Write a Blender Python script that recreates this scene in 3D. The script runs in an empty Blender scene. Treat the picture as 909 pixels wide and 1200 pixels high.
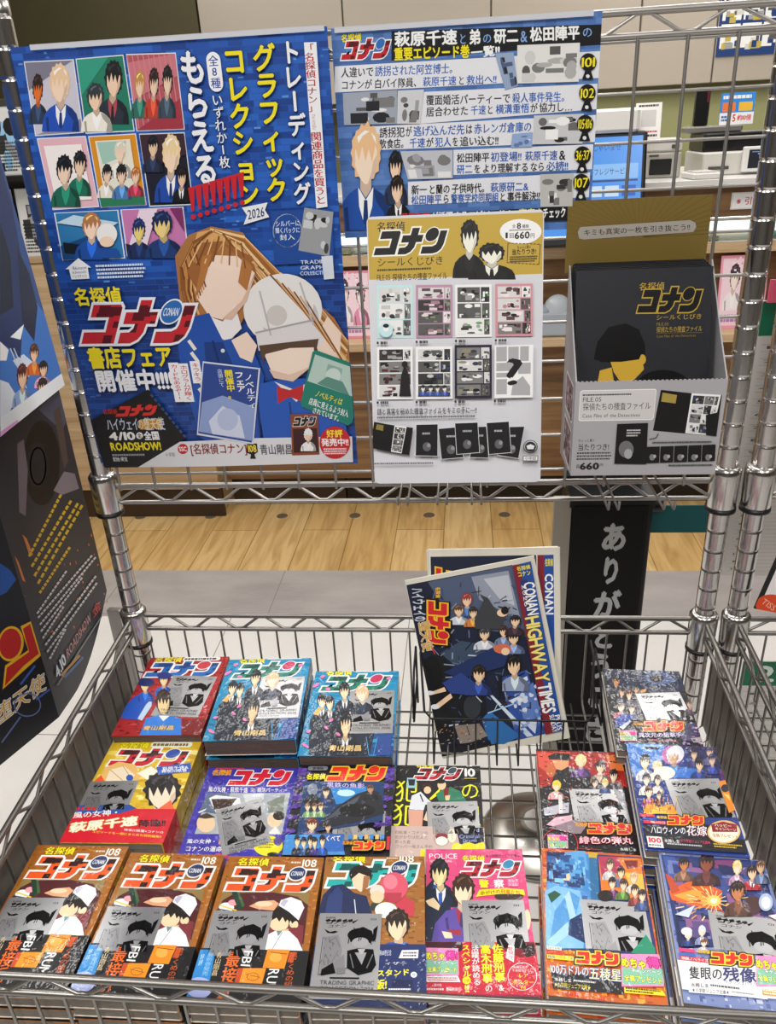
import bpy, math, random
from mathutils import Vector, Matrix
from mathutils.geometry import tessellate_polygon
random.seed(7)
SC = bpy.context.scene
COL = SC.collection

# ------------------------------------------------------------------ camera
FPX, PITCH, YAW, ROLL = 929.8, 0.45316, -0.10956, 0.05441
CAM = Vector((0.0894, -1.0211, 0.7110))
def cam_axes():
    cp, sp, cy, sy = math.cos(PITCH), math.sin(PITCH), math.cos(YAW), math.sin(YAW)
    fwd = Vector((sy*cp, cy*cp, -sp)); right = Vector((cy, -sy, 0)); down = fwd.cross(right)
    cr, sr = math.cos(ROLL), math.sin(ROLL)
    return cr*right+sr*down, -sr*right+cr*down, fwd
RX, RD, RF = cam_axes()
cam = bpy.data.cameras.new('camera'); camo = bpy.data.objects.new('camera', cam); COL.objects.link(camo)
cam.sensor_fit = 'HORIZONTAL'; cam.sensor_width = 36; cam.lens = 36*FPX/909
cam.clip_start = 0.02
M = Matrix((RX, -RD, -RF)).transposed().to_4x4(); M.translation = CAM
camo.matrix_world = M
SC.camera = camo
SC.view_settings.view_transform = 'Standard'
try: SC.view_settings.look = 'None'
except Exception: pass
SC.view_settings.gamma = 1; SC.view_settings.use_curve_mapping = False
SC.view_settings.exposure = 0.17

# ------------------------------------------------------------------ light
W = bpy.data.worlds.new('world'); SC.world = W; W.use_nodes = True
W.node_tree.nodes['Background'].inputs[0].default_value = (1, .985, .965, 1)
W.node_tree.nodes['Background'].inputs[1].default_value = 0.30
CEIL = 2.0; FLOOR = -0.75
def area(name, loc, sx, sy, power, col=(1, .975, .945), rot=(0, 0, 0)):
    l = bpy.data.lights.new(name, 'AREA'); l.shape = 'RECTANGLE'; l.size = sx; l.size_y = sy; l.energy = power; l.color = col
    o = bpy.data.objects.new(name, l); o.location = loc; o.rotation_euler = rot; COL.objects.link(o); return o
for i, (x, y, p) in enumerate([(-1.3, -1.5, 24), (0.1, -1.7, 30), (1.5, -1.5, 12), (-1.2, 0.75, 15), (0.25, 0.8, 17), (1.6, 0.8, 14), (-0.9, 2.2, 10), (1.0, 2.3, 16)]):
    area('ceiling_lamp', (x, y, CEIL-.03), .3, 1.2, p)

area('under_cupboard_fill', (.9, 3.02, .79), 2.2, .06, 5)  # added fill light that brightens the olive wall and till below the cupboards
# ------------------------------------------------------------------ maths
def ray(px, py):
    return (RX*((px-454.5)/FPX) + RD*((py-600)/FPX) + RF)
def on(px, py, p0, n):
    d = ray(px, py); n = Vector(n); t = (Vector(p0)-CAM).dot(n)/d.dot(n); return CAM + d*t
def atY(px, py, y): return on(px, py, (0, y, 0), (0, 1, 0))
def atZ(px, py, z): return on(px, py, (0, 0, z), (0, 0, 1))
def lin(h, g=1.0):
    h = h.lstrip('#'); out = []
    if len(h) == 3: h = ''.join(c*2 for c in h)
    for i in (0, 2, 4):
        c = int(h[i:i+2], 16)/255; c = c/12.92 if c <= .04045 else ((c+.055)/1.055)**2.4
        out.append(min(c*g, .93))
    return (*out, 1)
GAIN = 1.12

# ------------------------------------------------------------------ materials
MATS = {}
def mat(name, col='#888', rough=.5, metal=0.0, coat=0.0, emit=None, estr=1.0, noise=None, alpha=None, trans=0.0, bump=None, spec=None, coat_bump=None):
    if name in MATS: return MATS[name]
    m = bpy.data.materials.new(name); m.use_nodes = True; nt = m.node_tree; b = nt.nodes['Principled BSDF']
    b.inputs['Base Color'].default_value = lin(col); b.inputs['Roughness'].default_value = rough; b.inputs['Metallic'].default_value = metal
    b.inputs['Coat Weight'].default_value = coat; b.inputs['Coat Roughness'].default_value = .08
    if spec is not None: b.inputs['Specular IOR Level'].default_value = spec
    if emit: b.inputs['Emission Color'].default_value = lin(emit); b.inputs['Emission Strength'].default_value = estr
    if alpha is not None: b.inputs['Alpha'].default_value = alpha
    if trans: b.inputs['Transmission Weight'].default_value = trans
    tc = nt.nodes.new('ShaderNodeTexCoord')
    if noise:
        c2, sc, stretch = noise
        mp = nt.nodes.new('ShaderNodeMapping'); mp.inputs['Scale'].default_value = stretch
        nz = nt.nodes.new('ShaderNodeTexNoise'); nz.inputs['Scale'].default_value = sc; nz.inputs['Detail'].default_value = 6; nz.inputs['Roughness'].default_value = .65
        rp = nt.nodes.new('ShaderNodeValToRGB'); rp.color_ramp.elements[0].color = lin(col); rp.color_ramp.elements[1].color = lin(c2)
        rp.color_ramp.elements[0].position = .35; rp.color_ramp.elements[1].position = .68
        nt.links.new(tc.outputs['Object'], mp.inputs[0]); nt.links.new(mp.outputs[0], nz.inputs['Vector']); nt.links.new(nz.outputs['Fac'], rp.inputs[0]); nt.links.new(rp.outputs[0], b.inputs['Base Color'])
    if bump or coat_bump:
        sc, st = bump or coat_bump
        nz = nt.nodes.new('ShaderNodeTexNoise'); nz.inputs['Scale'].default_value = sc; nz.inputs['Detail'].default_value = 3
        nt.links.new(tc.outputs['Object'], nz.inputs['Vector'])
        bp = nt.nodes.new('ShaderNodeBump'); bp.inputs['Strength'].default_value = st; bp.inputs['Distance'].default_value = .004
        nt.links.new(nz.outputs['Fac'], bp.inputs['Height'])
        nt.links.new(bp.outputs[0], b.inputs['Normal' if bump else 'Coat Normal'])
    MATS[name] = m; return m
def print_mat(name, rough=.45, coat=0.0, coat_bump=None, spec=.4, metal=0.0, coat_rough=.1):
    if name in MATS: return MATS[name]
    m = mat(name, '#fff', rough, metal, coat, coat_bump=coat_bump, spec=spec); nt = m.node_tree; b = nt.nodes['Principled BSDF']
    b.inputs['Coat Roughness'].default_value = coat_rough
    a = nt.nodes.new('ShaderNodeAttribute'); a.attribute_name = 'ink'; nt.links.new(a.outputs['Color'], b.inputs['Base Color']); return m
PAPER = print_mat('printed_paper', .5)
GLOSS = print_mat('glossy_print', .4, .25, (9, .12), .4, coat_rough=.22)
WRAP = print_mat('film_wrapped_print', .42, .5, (55, .55), .4, coat_rough=.06)
FOIL = print_mat('silver_foil_print', .34, .3, (60, .3), .5, .82)
CHROME = mat('chrome', '#d2d0ce', .2, 1.0)
WIRE = mat('chrome_wire', '#aeaba7', .36, .8)
WIRED = mat('chrome_basket_wire', '#8d8a86', .34, .85)  # same chrome wire, toned darker for the dim reflections down in the basket
BLACK = mat('black_plastic', '#101012', .4)
BLACKW = mat('black_wire', '#141416', .35, .3)
def wood(name, c1, c2, sx, plank=None):
    if name in MATS: return MATS[name]
    m = mat(name, c1, .45, noise=(c2, 3.0, sx))
    return m

# ------------------------------------------------------------------ mesh builder
class MB:
    def __init__(s): s.v = []; s.f = []; s.c = []; s.m = []; s.sm = []
    def add(s, vs, fs, col=(.8, .8, .8, 1), mi=0, smooth=False):
        o = len(s.v); s.v += [tuple(v) for v in vs]
        for f in fs: s.f.append([i+o for i in f]); s.c.append(col); s.m.append(mi); s.sm.append(smooth)
    def box(s, x0, y0, z0, x1, y1, z1, col=(.8, .8, .8, 1), mi=0, mtx=None):
        vs = [(x, y, z) for z in (z0, z1) for y in (y0, y1) for x in (x0, x1)]
        if mtx: vs = [mtx @ Vector(v) for v in vs]
        s.add(vs, [(0, 2, 3, 1), (4, 5, 7, 6), (0, 1, 5, 4), (2, 6, 7, 3), (0, 4, 6, 2), (1, 3, 7, 5)], col, mi)
    def rbox(s, x0, y0, z0, x1, y1, z1, b, col=(.8, .8, .8, 1), mi=0, mtx=None):
        # box with bevelled edges (octagon loops on z)
        def loop(z, d):
            a0, a1, c0, c1 = x0+d, x1-d, y0+d, y1-d
            return [(a0+b, c0, z), (a1-b, c0, z), (a1, c0+b, z), (a1, c1-b, z), (a1-b, c1, z), (a0+b, c1, z), (a0, c1-b, z), (a0, c0+b, z)]
        L = [loop(z0, b*.7), loop(z0+b*.7, 0), loop(z1-b*.7, 0), loop(z1, b*.7)]
        vs = [v for l in L for v in l]
        if mtx: vs = [mtx @ Vector(v) for v in vs]
        fs = [list(range(7, -1, -1)), list(range(24, 32))]
        for k in range(3):
            for i in range(8): j = (i+1) % 8; fs.append([k*8+i, k*8+j, k*8+8+j, k*8+8+i])
        s.add(vs, fs, col, mi)
    def lathe(s, prof, c=(0, 0, 0), n=24, col=(.8, .8, .8, 1), mi=0, axis=None):
        vs = []; q = Vector((0, 0, 1)).rotation_difference(Vector(axis)) if axis else None
        for r, z in prof:
            for i in range(n):
                a = 2*math.pi*i/n; p = Vector((r*math.cos(a), r*math.sin(a), z))
                if q: p = q @ p
                vs.append(p+Vector(c))
        fs = []
        for k in range(len(prof)-1):
            for i in range(n): j = (i+1) % n; fs.append((k*n+i, k*n+j, (k+1)*n+j, (k+1)*n+i))
        s.add(vs, fs, col, mi, True)
        s.add(vs[:n], [list(range(n-1, -1, -1))], col, mi); s.add(vs[-n:], [list(range(n))], col, mi)
    def tube(s, pts, r, n=8, col=(.8, .8, .8, 1), mi=0):
        pts = [Vector(p) for p in pts]; vs = []; up = None
        for i, p in enumerate(pts):
            a = pts[max(i-1, 0)]; b = pts[min(i+1, len(pts)-1)]; t = (b-a).normalized()
            if up is None or abs(up.dot(t)) > .98: up = Vector((0, 0, 1)) if abs(t.z) < .9 else Vector((1, 0, 0))
            x = t.cross(up).normalized(); y = x.cross(t); up = y
            for k in range(n): an = 2*math.pi*k/n; vs.append(p+(x*math.cos(an)+y*math.sin(an))*r)
        fs = []
        for i in range(len(pts)-1):
            for k in range(n): j = (k+1) % n; fs.append((i*n+k, i*n+j, (i+1)*n+j, (i+1)*n+k))
        s.add(vs, fs, col, mi, True)
        s.add(vs[:n], [list(range(n-1, -1, -1))], col, mi); s.add(vs[-n:], [list(range(n))], col, mi)
    def ell(s, c, rx, ry, rz, col=(.8, .8, .8, 1), mi=0, n=16, m=10):
        prof = []; vs = []; fs = []
        for k in range(m+1):
            t = math.pi*k/m
            for i in range(n):
                a = 2*math.pi*i/n; vs.append((c[0]+rx*math.sin(t)*math.cos(a), c[1]+ry*math.sin(t)*math.sin(a), c[2]-rz*math.cos(t)))
        for k in range(m):
            for i in range(n): j = (i+1) % n; fs.append((k*n+i, k*n+j, (k+1)*n+j, (k+1)*n+i))
        s.add(vs, fs, col, mi, True)
    def build(s, name, mats, parent=None, loc=None):
        me = bpy.data.meshes.new(name); me.from_pydata(s.v, [], s.f)
        for m in (mats if isinstance(mats, (list, tuple)) else [mats]): me.materials.append(m)
        at = me.color_attributes.new('ink', 'FLOAT_COLOR', 'CORNER')
        buf = []
        for f, c in zip(s.f, s.c): buf += list(c)*len(f)
        at.data.foreach_set('color', buf)
        me.polygons.foreach_set('material_index', s.m); me.polygons.foreach_set('use_smooth', s.sm)
        me.update()
        o = bpy.data.objects.new(name, me); COL.objects.link(o)
        if parent: o.parent = parent
        if loc: o.location = loc
        return o
def tag(o, label, cat, group=None, kind=None):
    if label: o['label'] = label
    if cat: o['category'] = cat
    if group: o['group'] = group
    if kind: o['kind'] = kind
    return o
def empty(name, loc, rz=0):
    o = bpy.data.objects.new(name, None); COL.objects.link(o); o.location = loc; o.rotation_euler = (0, 0, rz); o.empty_display_size = .05; return o
def dup(o, parent=None):
    c = o.copy(); COL.objects.link(c)
    if parent: c.parent = parent
    for ch in list(o.children): dup(ch, c)
    return c
def struct(o): o['kind'] = 'structure'; return o

# ------------------------------------------------------------------ lettering
_gc = bpy.data.curves.new('lettering', 'FONT'); _gc.resolution_u = 2; _go = bpy.data.objects.new('lettering', _gc)
_cache = {}
def glyph(ch, off):
    k = (ch, round(off, 3))
    if k not in _cache:
        _gc.offset = off; _gc.body = ch; m = _go.to_mesh()
        _cache[k] = ([(v.co.x, v.co.y) for v in m.vertices], [list(p.vertices) for p in m.polygons]); _go.to_mesh_clear()
    return _cache[k]
def full(ch): return ord(ch) > 0x2E80 or ch in '…―○●★※→'
def clip_rect(pts, x0, y0, x1, y1):
    for ax, lim, sg in ((0, x0, 1), (0, x1, -1), (1, y0, 1), (1, y1, -1)):
        out = []; n = len(pts)
        for i in range(n):
            a, b = pts[i], pts[(i+1) % n]; da, db = (a[ax]-lim)*sg, (b[ax]-lim)*sg
            if da >= 0: out.append(a)
            if (da >= 0) != (db >= 0):
                t = da/(da-db); out.append((a[0]+(b[0]-a[0])*t, a[1]+(b[1]-a[1])*t))
        pts = out
        if len(pts) < 3: return []
    return pts
def offset_poly(pts, d):
    n = len(pts); ar = sum(pts[i][0]*pts[(i+1) % n][1]-pts[(i+1) % n][0]*pts[i][1] for i in range(n)); sg = 1 if ar > 0 else -1
    out = []
    for i in range(n):
        p0, p1, p2 = pts[i-1], pts[i], pts[(i+1) % n]
        e1 = Vector((p1[0]-p0[0], p1[1]-p0[1])); e2 = Vector((p2[0]-p1[0], p2[1]-p1[1]))
        if e1.length < 1e-9 or e2.length < 1e-9: out.append(p1); continue
        e1.normalize(); e2.normalize(); n1 = Vector((e1.y, -e1.x))*sg; n2 = Vector((e2.y, -e2.x))*sg
        b = n1+n2; k = max(.35, 1+n1.dot(n2)); b = b/k
        if b.length > 1.6: b = b/b.length*1.6
        out.append((p1[0]+b.x*d, p1[1]+b.y*d))
    return out
KO = [(.1, 0), (.93, 0), (1, .08), (1, 1), (0, 1), (0, .70), (.66, .70), (.66, .32), (.1, .32)]
NA = [(1.5, -.1), (1.84, -.1), (1.84, .2), (2.1, .2), (2.1, .5), (1.84, .5), (1.82, .72), (1.7, .9), (1.5, 1), (1.12, 1), (1.12, .72), (1.38, .71), (1.48, .62), (1.5, .5), (1.14, .5), (1.14, .2), (1.5, .2)]
NN = [(2.84, .05), (3.16, .05), (3.16, .62), (3.1, .82), (2.96, .95), (2.76, 1), (2.2, 1), (2.2, .70), (2.66, .70), (2.8, .63), (2.84, .52)]

def shade(h, f, add=0):
    h = h.lstrip('#'); h = ''.join(c*2 for c in h) if len(h) == 3 else h
    return '#'+''.join('%02x' % max(0, min(255, int(int(h[i:i+2], 16)*f+add*255))) for i in (0, 2, 4))
class Art:
    """Printed matter: flat inked shapes laid one over the other on a real sheet.
    inv(px,py)->(u,v) measures a place on the sheet; put(u,v,d)->local 3D point of the sheet, d = height above it."""
    EPS = 9e-6
    def __init__(s, w, h, inv, put, mb=None, mi=0, d0=1e-5, gain=GAIN):
        s.w, s.h, s.inv, s.put, s.mb, s.mi, s.d, s.g = w, h, inv, put, mb or MB(), mi, d0, gain
        s.cx, s.cy, s.cs = 0, 0, 1
    def crop(s, x0, y0, sc): s.cx, s.cy, s.cs = x0, y0, sc; return s
    def uv(s, x, y): return s.inv(s.cx+x/s.cs, s.cy+y/s.cs)
    def box(s, x0, y0, x1, y1):
        xm, ym = (x0+x1)/2, (y0+y1)/2; c = s.uv(xm, ym)
        hw = abs(s.uv(x1, ym)[0]-s.uv(x0, ym)[0])/2; hh = abs(s.uv(xm, y1)[1]-s.uv(xm, y0)[1])/2
        return (c[0]-hw, c[1]-hh), (c[0]+hw, c[1]+hh)
    def step(s): s.d += s.EPS; return s.d
    def raw(s, col, pts):
        pts = clip_rect(pts, 0, 0, s.w, s.h)
        if len(pts) < 3: return
        d = s.step(); V = [Vector((p[0], p[1], 0)) for p in pts]
        ts = tessellate_polygon([V]); P = [s.put(p[0], p[1], d) for p in pts]
        # keep faces pointing up off the sheet (u right, v down)
        fs = []
        for a, b, c in ts:
            ar = (pts[b][0]-pts[a][0])*(pts[c][1]-pts[a][1])-(pts[c][0]-pts[a][0])*(pts[b][1]-pts[a][1])
            fs.append((a, c, b) if ar > 0 else (a, b, c))
        s.mb.add(P, fs, lin(col, s.g), s.mi)
    def fill(s, col): s.raw(col, [(0, 0), (s.w, 0), (s.w, s.h), (0, s.h)])
    def p(s, col, pts): s.raw(col, [s.uv(*q) for q in pts])
    def r(s, col, x0, y0, x1, y1, rad=0):
        a, b = s.box(x0, y0, x1, y1); s.rr(col, a[0], a[1], b[0], b[1], rad)
    def rr(s, col, x0, y0, x1, y1, rad=0):
        if x0 > x1: x0, x1 = x1, x0
        if y0 > y1: y0, y1 = y1, y0
        if rad:
            k = min(x1-x0, y1-y0)*rad; pts = []
            for cx, cy, a0 in ((x1-k, y0+k, -90), (x1-k, y1-k, 0), (x0+k, y1-k, 90), (x0+k, y0+k, 180)):
                for i in range(6): a = math.radians(a0+18*i); pts.append((cx+k*math.cos(a), cy+k*math.sin(a)))
            s.raw(col, pts)
        else: s.raw(col, [(x0, y0), (x1, y0), (x1, y1), (x0, y1)])
    def e(s, col, cx, cy, rx, ry, a=0, n=26):
        ca, sa = math.cos(math.radians(a)), math.sin(math.radians(a)); pts = []
        for i in range(n):
            t = 2*math.pi*i/n; x, y = rx*math.cos(t), ry*math.sin(t); pts.append((cx+x*ca-y*sa, cy+x*sa+y*ca))
        s.p(col, pts)
    def ring(s, col, cx, cy, rx, ry, w, n=28):
        for i in range(n):
            a, b = 2*math.pi*i/n, 2*math.pi*(i+1)/n
            s.d -= s.EPS
            s.p(col, [(cx+(rx+k)*math.cos(t), cy+(ry+k)*math.sin(t)) for t, k in ((a, 0), (b, 0), (b, -w), (a, -w))])
        s.step()
    def ln(s, col, x0, y0, x1, y1, w):
        dx, dy = x1-x0, y1-y0; L = math.hypot(dx, dy) or 1; nx, ny = -dy/L*w/2, dx/L*w/2
        s.p(col, [(x0+nx, y0+ny), (x1+nx, y1+ny), (x1-nx, y1-ny), (x0-nx, y0-ny)])
    # --- text on an affine patch: o + ex*x + ey*y  (x 0..1 right, y 0..1 down), uv units
    def _glyphs(s, items, col, off, o, ex, ey, step=True, cell=None, ring=0):
        d = s.step() if step else s.d; c = lin(col, s.g)
        if off <= .006: sh = [(0, 0)]
        elif ring: sh = [(off*math.cos(k*math.pi/4), off*math.sin(k*math.pi/4)) for k in range(8)]
        else: sh = [(-off, 0), (off, 0), (0, off), (0, -off)] if off > .022 else [(-off, -off*.5), (off, off*.5)]
        for ch, fx, fy in items:
            vs, fs = glyph(ch, 0)
            if not vs: continue
            for nk, (dx, dy) in enumerate(sh):
                uvs = [(o[0]+ex[0]*X+ey[0]*Y, o[1]+ex[1]*X+ey[1]*Y) for X, Y in ((fx(x+dx, y+dy), fy(x+dx, y+dy)) for x, y in vs)]
                if max(q[0] for q in uvs) > s.w+1e-4 or min(q[0] for q in uvs) < -1e-4 or max(q[1] for q in uvs) > s.h+1e-4 or min(q[1] for q in uvs) < -1e-4:
                    for f in fs:
                        q = clip_rect([uvs[i] for i in f], 0, 0, s.w, s.h)
                        if len(q) > 2: s.mb.add([s.put(a, b, d+nk*1.1e-6) for a, b in q], [list(range(len(q)))], c, s.mi)
                    continue
                s.mb.add([s.put(a, b, d+nk*1.1e-6) for a, b in uvs], fs, c, s.mi)
        s.d += len(sh)*1.1e-6
    def taff(s, txt, col, o, ex, ey, b=.012, out=None, ow=.05):
        cjk = any(full(c) for c in txt); y0, y1 = (-.085, .85) if cjk else (0, .70)
        lay = []; x = 0
        for ch in txt:
            if ch in ' \u3000': x += .35 if ch == ' ' else .8; continue
            if full(ch): adv = 1.0; lay.append((ch, x))
            else:
                vs = glyph(ch, 0)[0]; mx = max((v[0] for v in vs), default=.3); mn = min((v[0] for v in vs), default=0); adv = mx-mn+.09; lay.append((ch, x-mn+.045))
            x += adv
        W_ = max(x, .1); H_ = y1-y0
        it = [(ch, (lambda gx, gy, X=X: (gx+X)/W_), (lambda gx, gy: (y1-gy)/H_)) for ch, X in lay]
        if out: s._glyphs(it, out, b+ow, o, ex, ey, ring=1)
        s._glyphs(it, col, b, o, ex, ey)
    def t(s, txt, col, x0, y0, x1, y1, b=.012, out=None, ow=.05):
        a, c = s.box(x0, y0, x1, y1); s.taff(txt, col, a, (c[0]-a[0], 0), (0, c[1]-a[1]), b, out, ow)
    def tq(s, txt, col, TL, TR, BL, b=.012, out=None, ow=.05):
        o, r_, d_ = s.uv(*TL), s.uv(*TR), s.uv(*BL); s.taff(txt, col, o, (r_[0]-o[0], r_[1]-o[1]), (d_[0]-o[0], d_[1]-o[1]), b, out, ow)
    def tv(s, txt, col, x0, y0, x1, y1, b=.012, out=None, ow=.05):
        a, c = s.box(x0, y0, x1, y1); n = len(txt); it = []
        for i, ch in enumerate(txt):
            if ch in ' \u3000': continue
            if ch in 'ー…―〜': fx = lambda x, y: .5+(y-.38)/1.0; fy = lambda x, y, i=i: (i+.5+(x-.5))/n
            elif full(ch): fx = lambda x, y: x; fy = lambda x, y, i=i: (i+(.86-y)/.96)/n
            else:
                vs = glyph(ch, 0)[0]; mx = max(v[0] for v in vs); mn = min(v[0] for v in vs); w_ = mx-mn
                fx = lambda x, y, mn=mn, w_=w_: .5+(x-mn-w_/2); fy = lambda x, y, i=i: (i+(.8-y)/.95)/n
            it.append((ch, fx, fy))
        ex, ey = (c[0]-a[0], 0), (0, c[1]-a[1])
        if out: s._glyphs(it, out, b+ow, a, ex, ey, ring=1)
        s._glyphs(it, col, b, a, ex, ey)
    def logo(s, TL, TR, BL, colr, out='#ffffff', dot='#2b4a86', dark=None, ow=.07, skew=.34, out2=None, word=False):
        o, r_, d_ = s.uv(*TL), s.uv(*TR), s.uv(*BL); ex = (r_[0]-o[0], r_[1]-o[1]); ey = (d_[0]-o[0], d_[1]-o[1]); T = 3.16+skew
        def mp(q):
            X = (q[0]+(1-q[1])*skew)/T; Y = (q[1]+.1)/1.1
            return (o[0]+ex[0]*X+ey[0]*Y, o[1]+ex[1]*X+ey[1]*Y)
        circ = lambda r: [(2.48+.02+r*math.cos(i*math.pi/11), .2+r*.95*math.sin(i*math.pi/11)) for i in range(22)]
        if out2:
            for pl in (KO, NA, NN): s.raw(out2, [mp(q) for q in offset_poly(pl, ow*2.1)])
            s.raw(out2, [mp(q) for q in circ(.3+ow*2)])
        for pl in (KO, NA, NN): s.raw(out, [mp(q) for q in offset_poly(pl, ow)])
        s.raw(out, [mp(q) for q in circ(.3+ow*.6)])
        for pl in (KO, NA, NN):
            s.raw(colr, [mp(q) for q in pl])
            if dark:
                xs = [q[0] for q in pl]; rnd = random.Random(3)
                for k in range(7):
                    cx = min(xs)+(max(xs)-min(xs))*rnd.random(); cy = rnd.random()*.9
                    q = clip_rect(pl, cx, cy, cx+.16+.2*rnd.random(), cy+.14+.14*rnd.random())
                    if len(q) > 2: s.raw(dark, [mp(z) for z in q])
        s.raw(dot, [mp(q) for q in circ(.3)])
        if word:
            s.taff('CONAN', '#dfe6f2', mp((2.26, .1)), tuple(a-b for a, b in zip(mp((2.72, .1)), mp((2.26, .1)))), tuple(a-b for a, b in zip(mp((2.26, .3)), mp((2.26, .1)))), .02)
    def body(s, col, x0, y0, x1, y1, n, fillr=.5, seed=1):
        a, c = s.box(x0, y0, x1, y1); rnd = random.Random(seed); H = max((c[1]-a[1])/n, 2e-4); d = s.step()
        for i in range(n):
            x = a[0]; end = c[0]-(c[0]-a[0])*(.25*rnd.random() if i == n-1 else .04*rnd.random())
            while x < end:
                w = H*fillr*(.5+rnd.random()*.9); x2 = min(x+w, end); s.d = d-s.EPS
                s.rr(col, x, a[1]+i*H+H*(.5-fillr/2), x2, a[1]+i*H+H*(.5+fillr/2)); x = x2+H*.14
        s.d = d
    def specks(s, x0, y0, x1, y1, n, cols, sw, sh, seed=1, quad=None):
        a, c = s.box(x0, y0, x1, y1); rnd = random.Random(seed); d = s.step()
        for i in range(n):
            x, y = a[0]+(c[0]-a[0])*rnd.random(), a[1]+(c[1]-a[1])*rnd.random(); w, h = sw*(.4+rnd.random()), sh*(.5+rnd.random()*.8)
            s.d = d-s.EPS+i*9e-7; s.rr(rnd.choice(cols), x, y, x+w, y+h)
        s.d = d+n*9e-7
    def bust(s, x0, y0, x1, y1, hair='#222', skin='#e8c3a0', cloth='#2a3c6a', long=False, coll=None):
        """plain faceless head and shoulders"""
        w, h = x1-x0, y1-y0; cx = (x0+x1)/2; rnd = random.Random(int(x0*7+y0*13)); tl = (rnd.random()-.5)*.1*w; hx = cx+tl
        P = lambda col, pts: s.p(col, [(x0+w*a, y0+h*b) for a, b in pts])
        if long: s.e(hair, hx, y0+h*.42, w*.33, h*.42)
        P(cloth, [(0, 1), (.02, .86), (.08, .74), (.2, .66), (.36, .6), (.64, .6), (.8, .66), (.92, .74), (.98, .86), (1, 1)])
        dk = shade(cloth, .68); P(dk, [(.62, .61), (.8, .66), (.92, .74), (.98, .86), (1, 1), (.8, 1), (.84, .84), (.7, .74)]); P(dk, [(.1, .8), (.17, .78), (.2, 1), (.14, 1)])
        cc = coll or shade(cloth, 1.5); P(cc, [(.36, .6), (.5, .72), (.64, .6), (.62, .78), (.52, .96), (.48, .96), (.38, .78)])
        if coll: P(dk, [(.47, .72), (.53, .72), (.55, .92), (.5, .98), (.45, .92)])
        s.p(shade(skin, .82), [(hx-w*.1, y0+h*.45), (hx+w*.1, y0+h*.45), (cx+w*.1, y0+h*.62), (cx, y0+h*.7), (cx-w*.1, y0+h*.62)])
        n = 15; pts = []
        for i in range(n*2):
            an = math.pi*2*i/(n*2); rr = 1+(.13*rnd.random() if i % 2 else -.05); pts.append((hx+w*.27*rr*math.cos(an), y0+h*.28+h*.27*rr*math.sin(an)))
        s.p(hair, pts)
        f = lambda col, q: s.p(col, [(hx+w*a, y0+h*b) for a, b in q])
        f(skin, [(-.2, .24), (-.12, .12), (.12, .12), (.2, .24), (.2, .4), (.13, .5), (.03, .57), (-.03, .57), (-.13, .5), (-.2, .4)])
        f(shade(skin, .86), [(.2, .3), (.2, .4), (.13, .5), (.03, .57), (.1, .46), (.13, .36)])
        z = [(-.25, .36), (-.24, .14), (-.08, .04), (.1, .04), (.24, .14), (.25, .36), (.19, .24)]
        k = 6; z += [(.17-.36*j/k, (.33 if j % 2 else .2)+.05*rnd.random()) for j in range(k)]; z += [(-.19, .24)]
        f(hair, z); hl = shade(hair, 1.7, .05); f(hl, [(-.16, .13), (-.02, .07), (.06, .08), (-.06, .12), (-.14, .19)]); f(hl, [(.1, .09), (.17, .13), (.19, .2), (.13, .14)])
    def manga(s, TL, TR, BR, BL, n=14, base='#f2f2f0', cols=('#181818', '#555', '#999', '#222', '#ddd'), seed=1, rows=None):
        """a strip of plain grey picture panels"""
        s.p(base, [TL, TR, BR, BL]); rnd = random.Random(seed)
        def q(a, b): # bilinear
            t = [TL[k]+(TR[k]-TL[k])*a for k in (0, 1)]; u = [BL[k]+(BR[k]-BL[k])*a for k in (0, 1)]
            return (t[0]+(u[0]-t[0])*b, t[1]+(u[1]-t[1])*b)
        for i in range(n):
            a, b = .04+rnd.random()*.8, .04+rnd.random()*.8; w, h = .12+rnd.random()*.26, .1+rnd.random()*.28
            c = rnd.choice(cols)
            a2, b2 = min(a+w, .96), min(b+h, .96)
            if rnd.random() < .5: s.p(c, [q(a, b), q(a2, b), q(a2, b2), q(a, b2)])
            else:
                s.p(c, [q((a+a2)/2+(a2-a)/2*math.cos(k*.63), (b+b2)/2+(b2-b)/2*math.sin(k*.63)) for k in range(10)])
    def comic(s, TL, TR, BR, BL, nx, ny, base, seed=1, cols=('#161616', '#333', '#777', '#bbb', '#eee')):
        s.p(base, [TL, TR, BR, BL]); rnd = random.Random(seed)
        def q(a, b):
            t = [TL[k]+(TR[k]-TL[k])*a for k in (0, 1)]; u = [BL[k]+(BR[k]-BL[k])*a for k in (0, 1)]
            return (t[0]+(u[0]-t[0])*b, t[1]+(u[1]-t[1])*b)
        y = .04
        for j in range(ny):
            h = .92/ny; x = .05; cuts = sorted([.05, .95]+[.05+.9*(i+.35+.3*rnd.random())/nx for i in range(1, nx)])
            for i in range(len(cuts)-1):
                a, b, a2, b2 = cuts[i]+.012, y+.01, cuts[i+1]-.012, y+h-.012
                s.manga(q(a, b), q(a2, b), q(a2, b2), q(a, b2), 9, rnd.choice(['#ccc', '#777', '#333', '#ddd', '#555']), cols, rnd.randint(0, 9999))
            y += h

def plane_inv(o, n, ux, vx):
    """place on a sheet: o = top left corner, ux / vx unit vectors right and down"""
    o, n, ux, vx = Vector(o), Vector(n), Vector(ux), Vector(vx)
    def inv(px, py):
        d = on(px, py, o, n)-o; return (d.dot(ux), d.dot(vx))
    return inv
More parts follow.
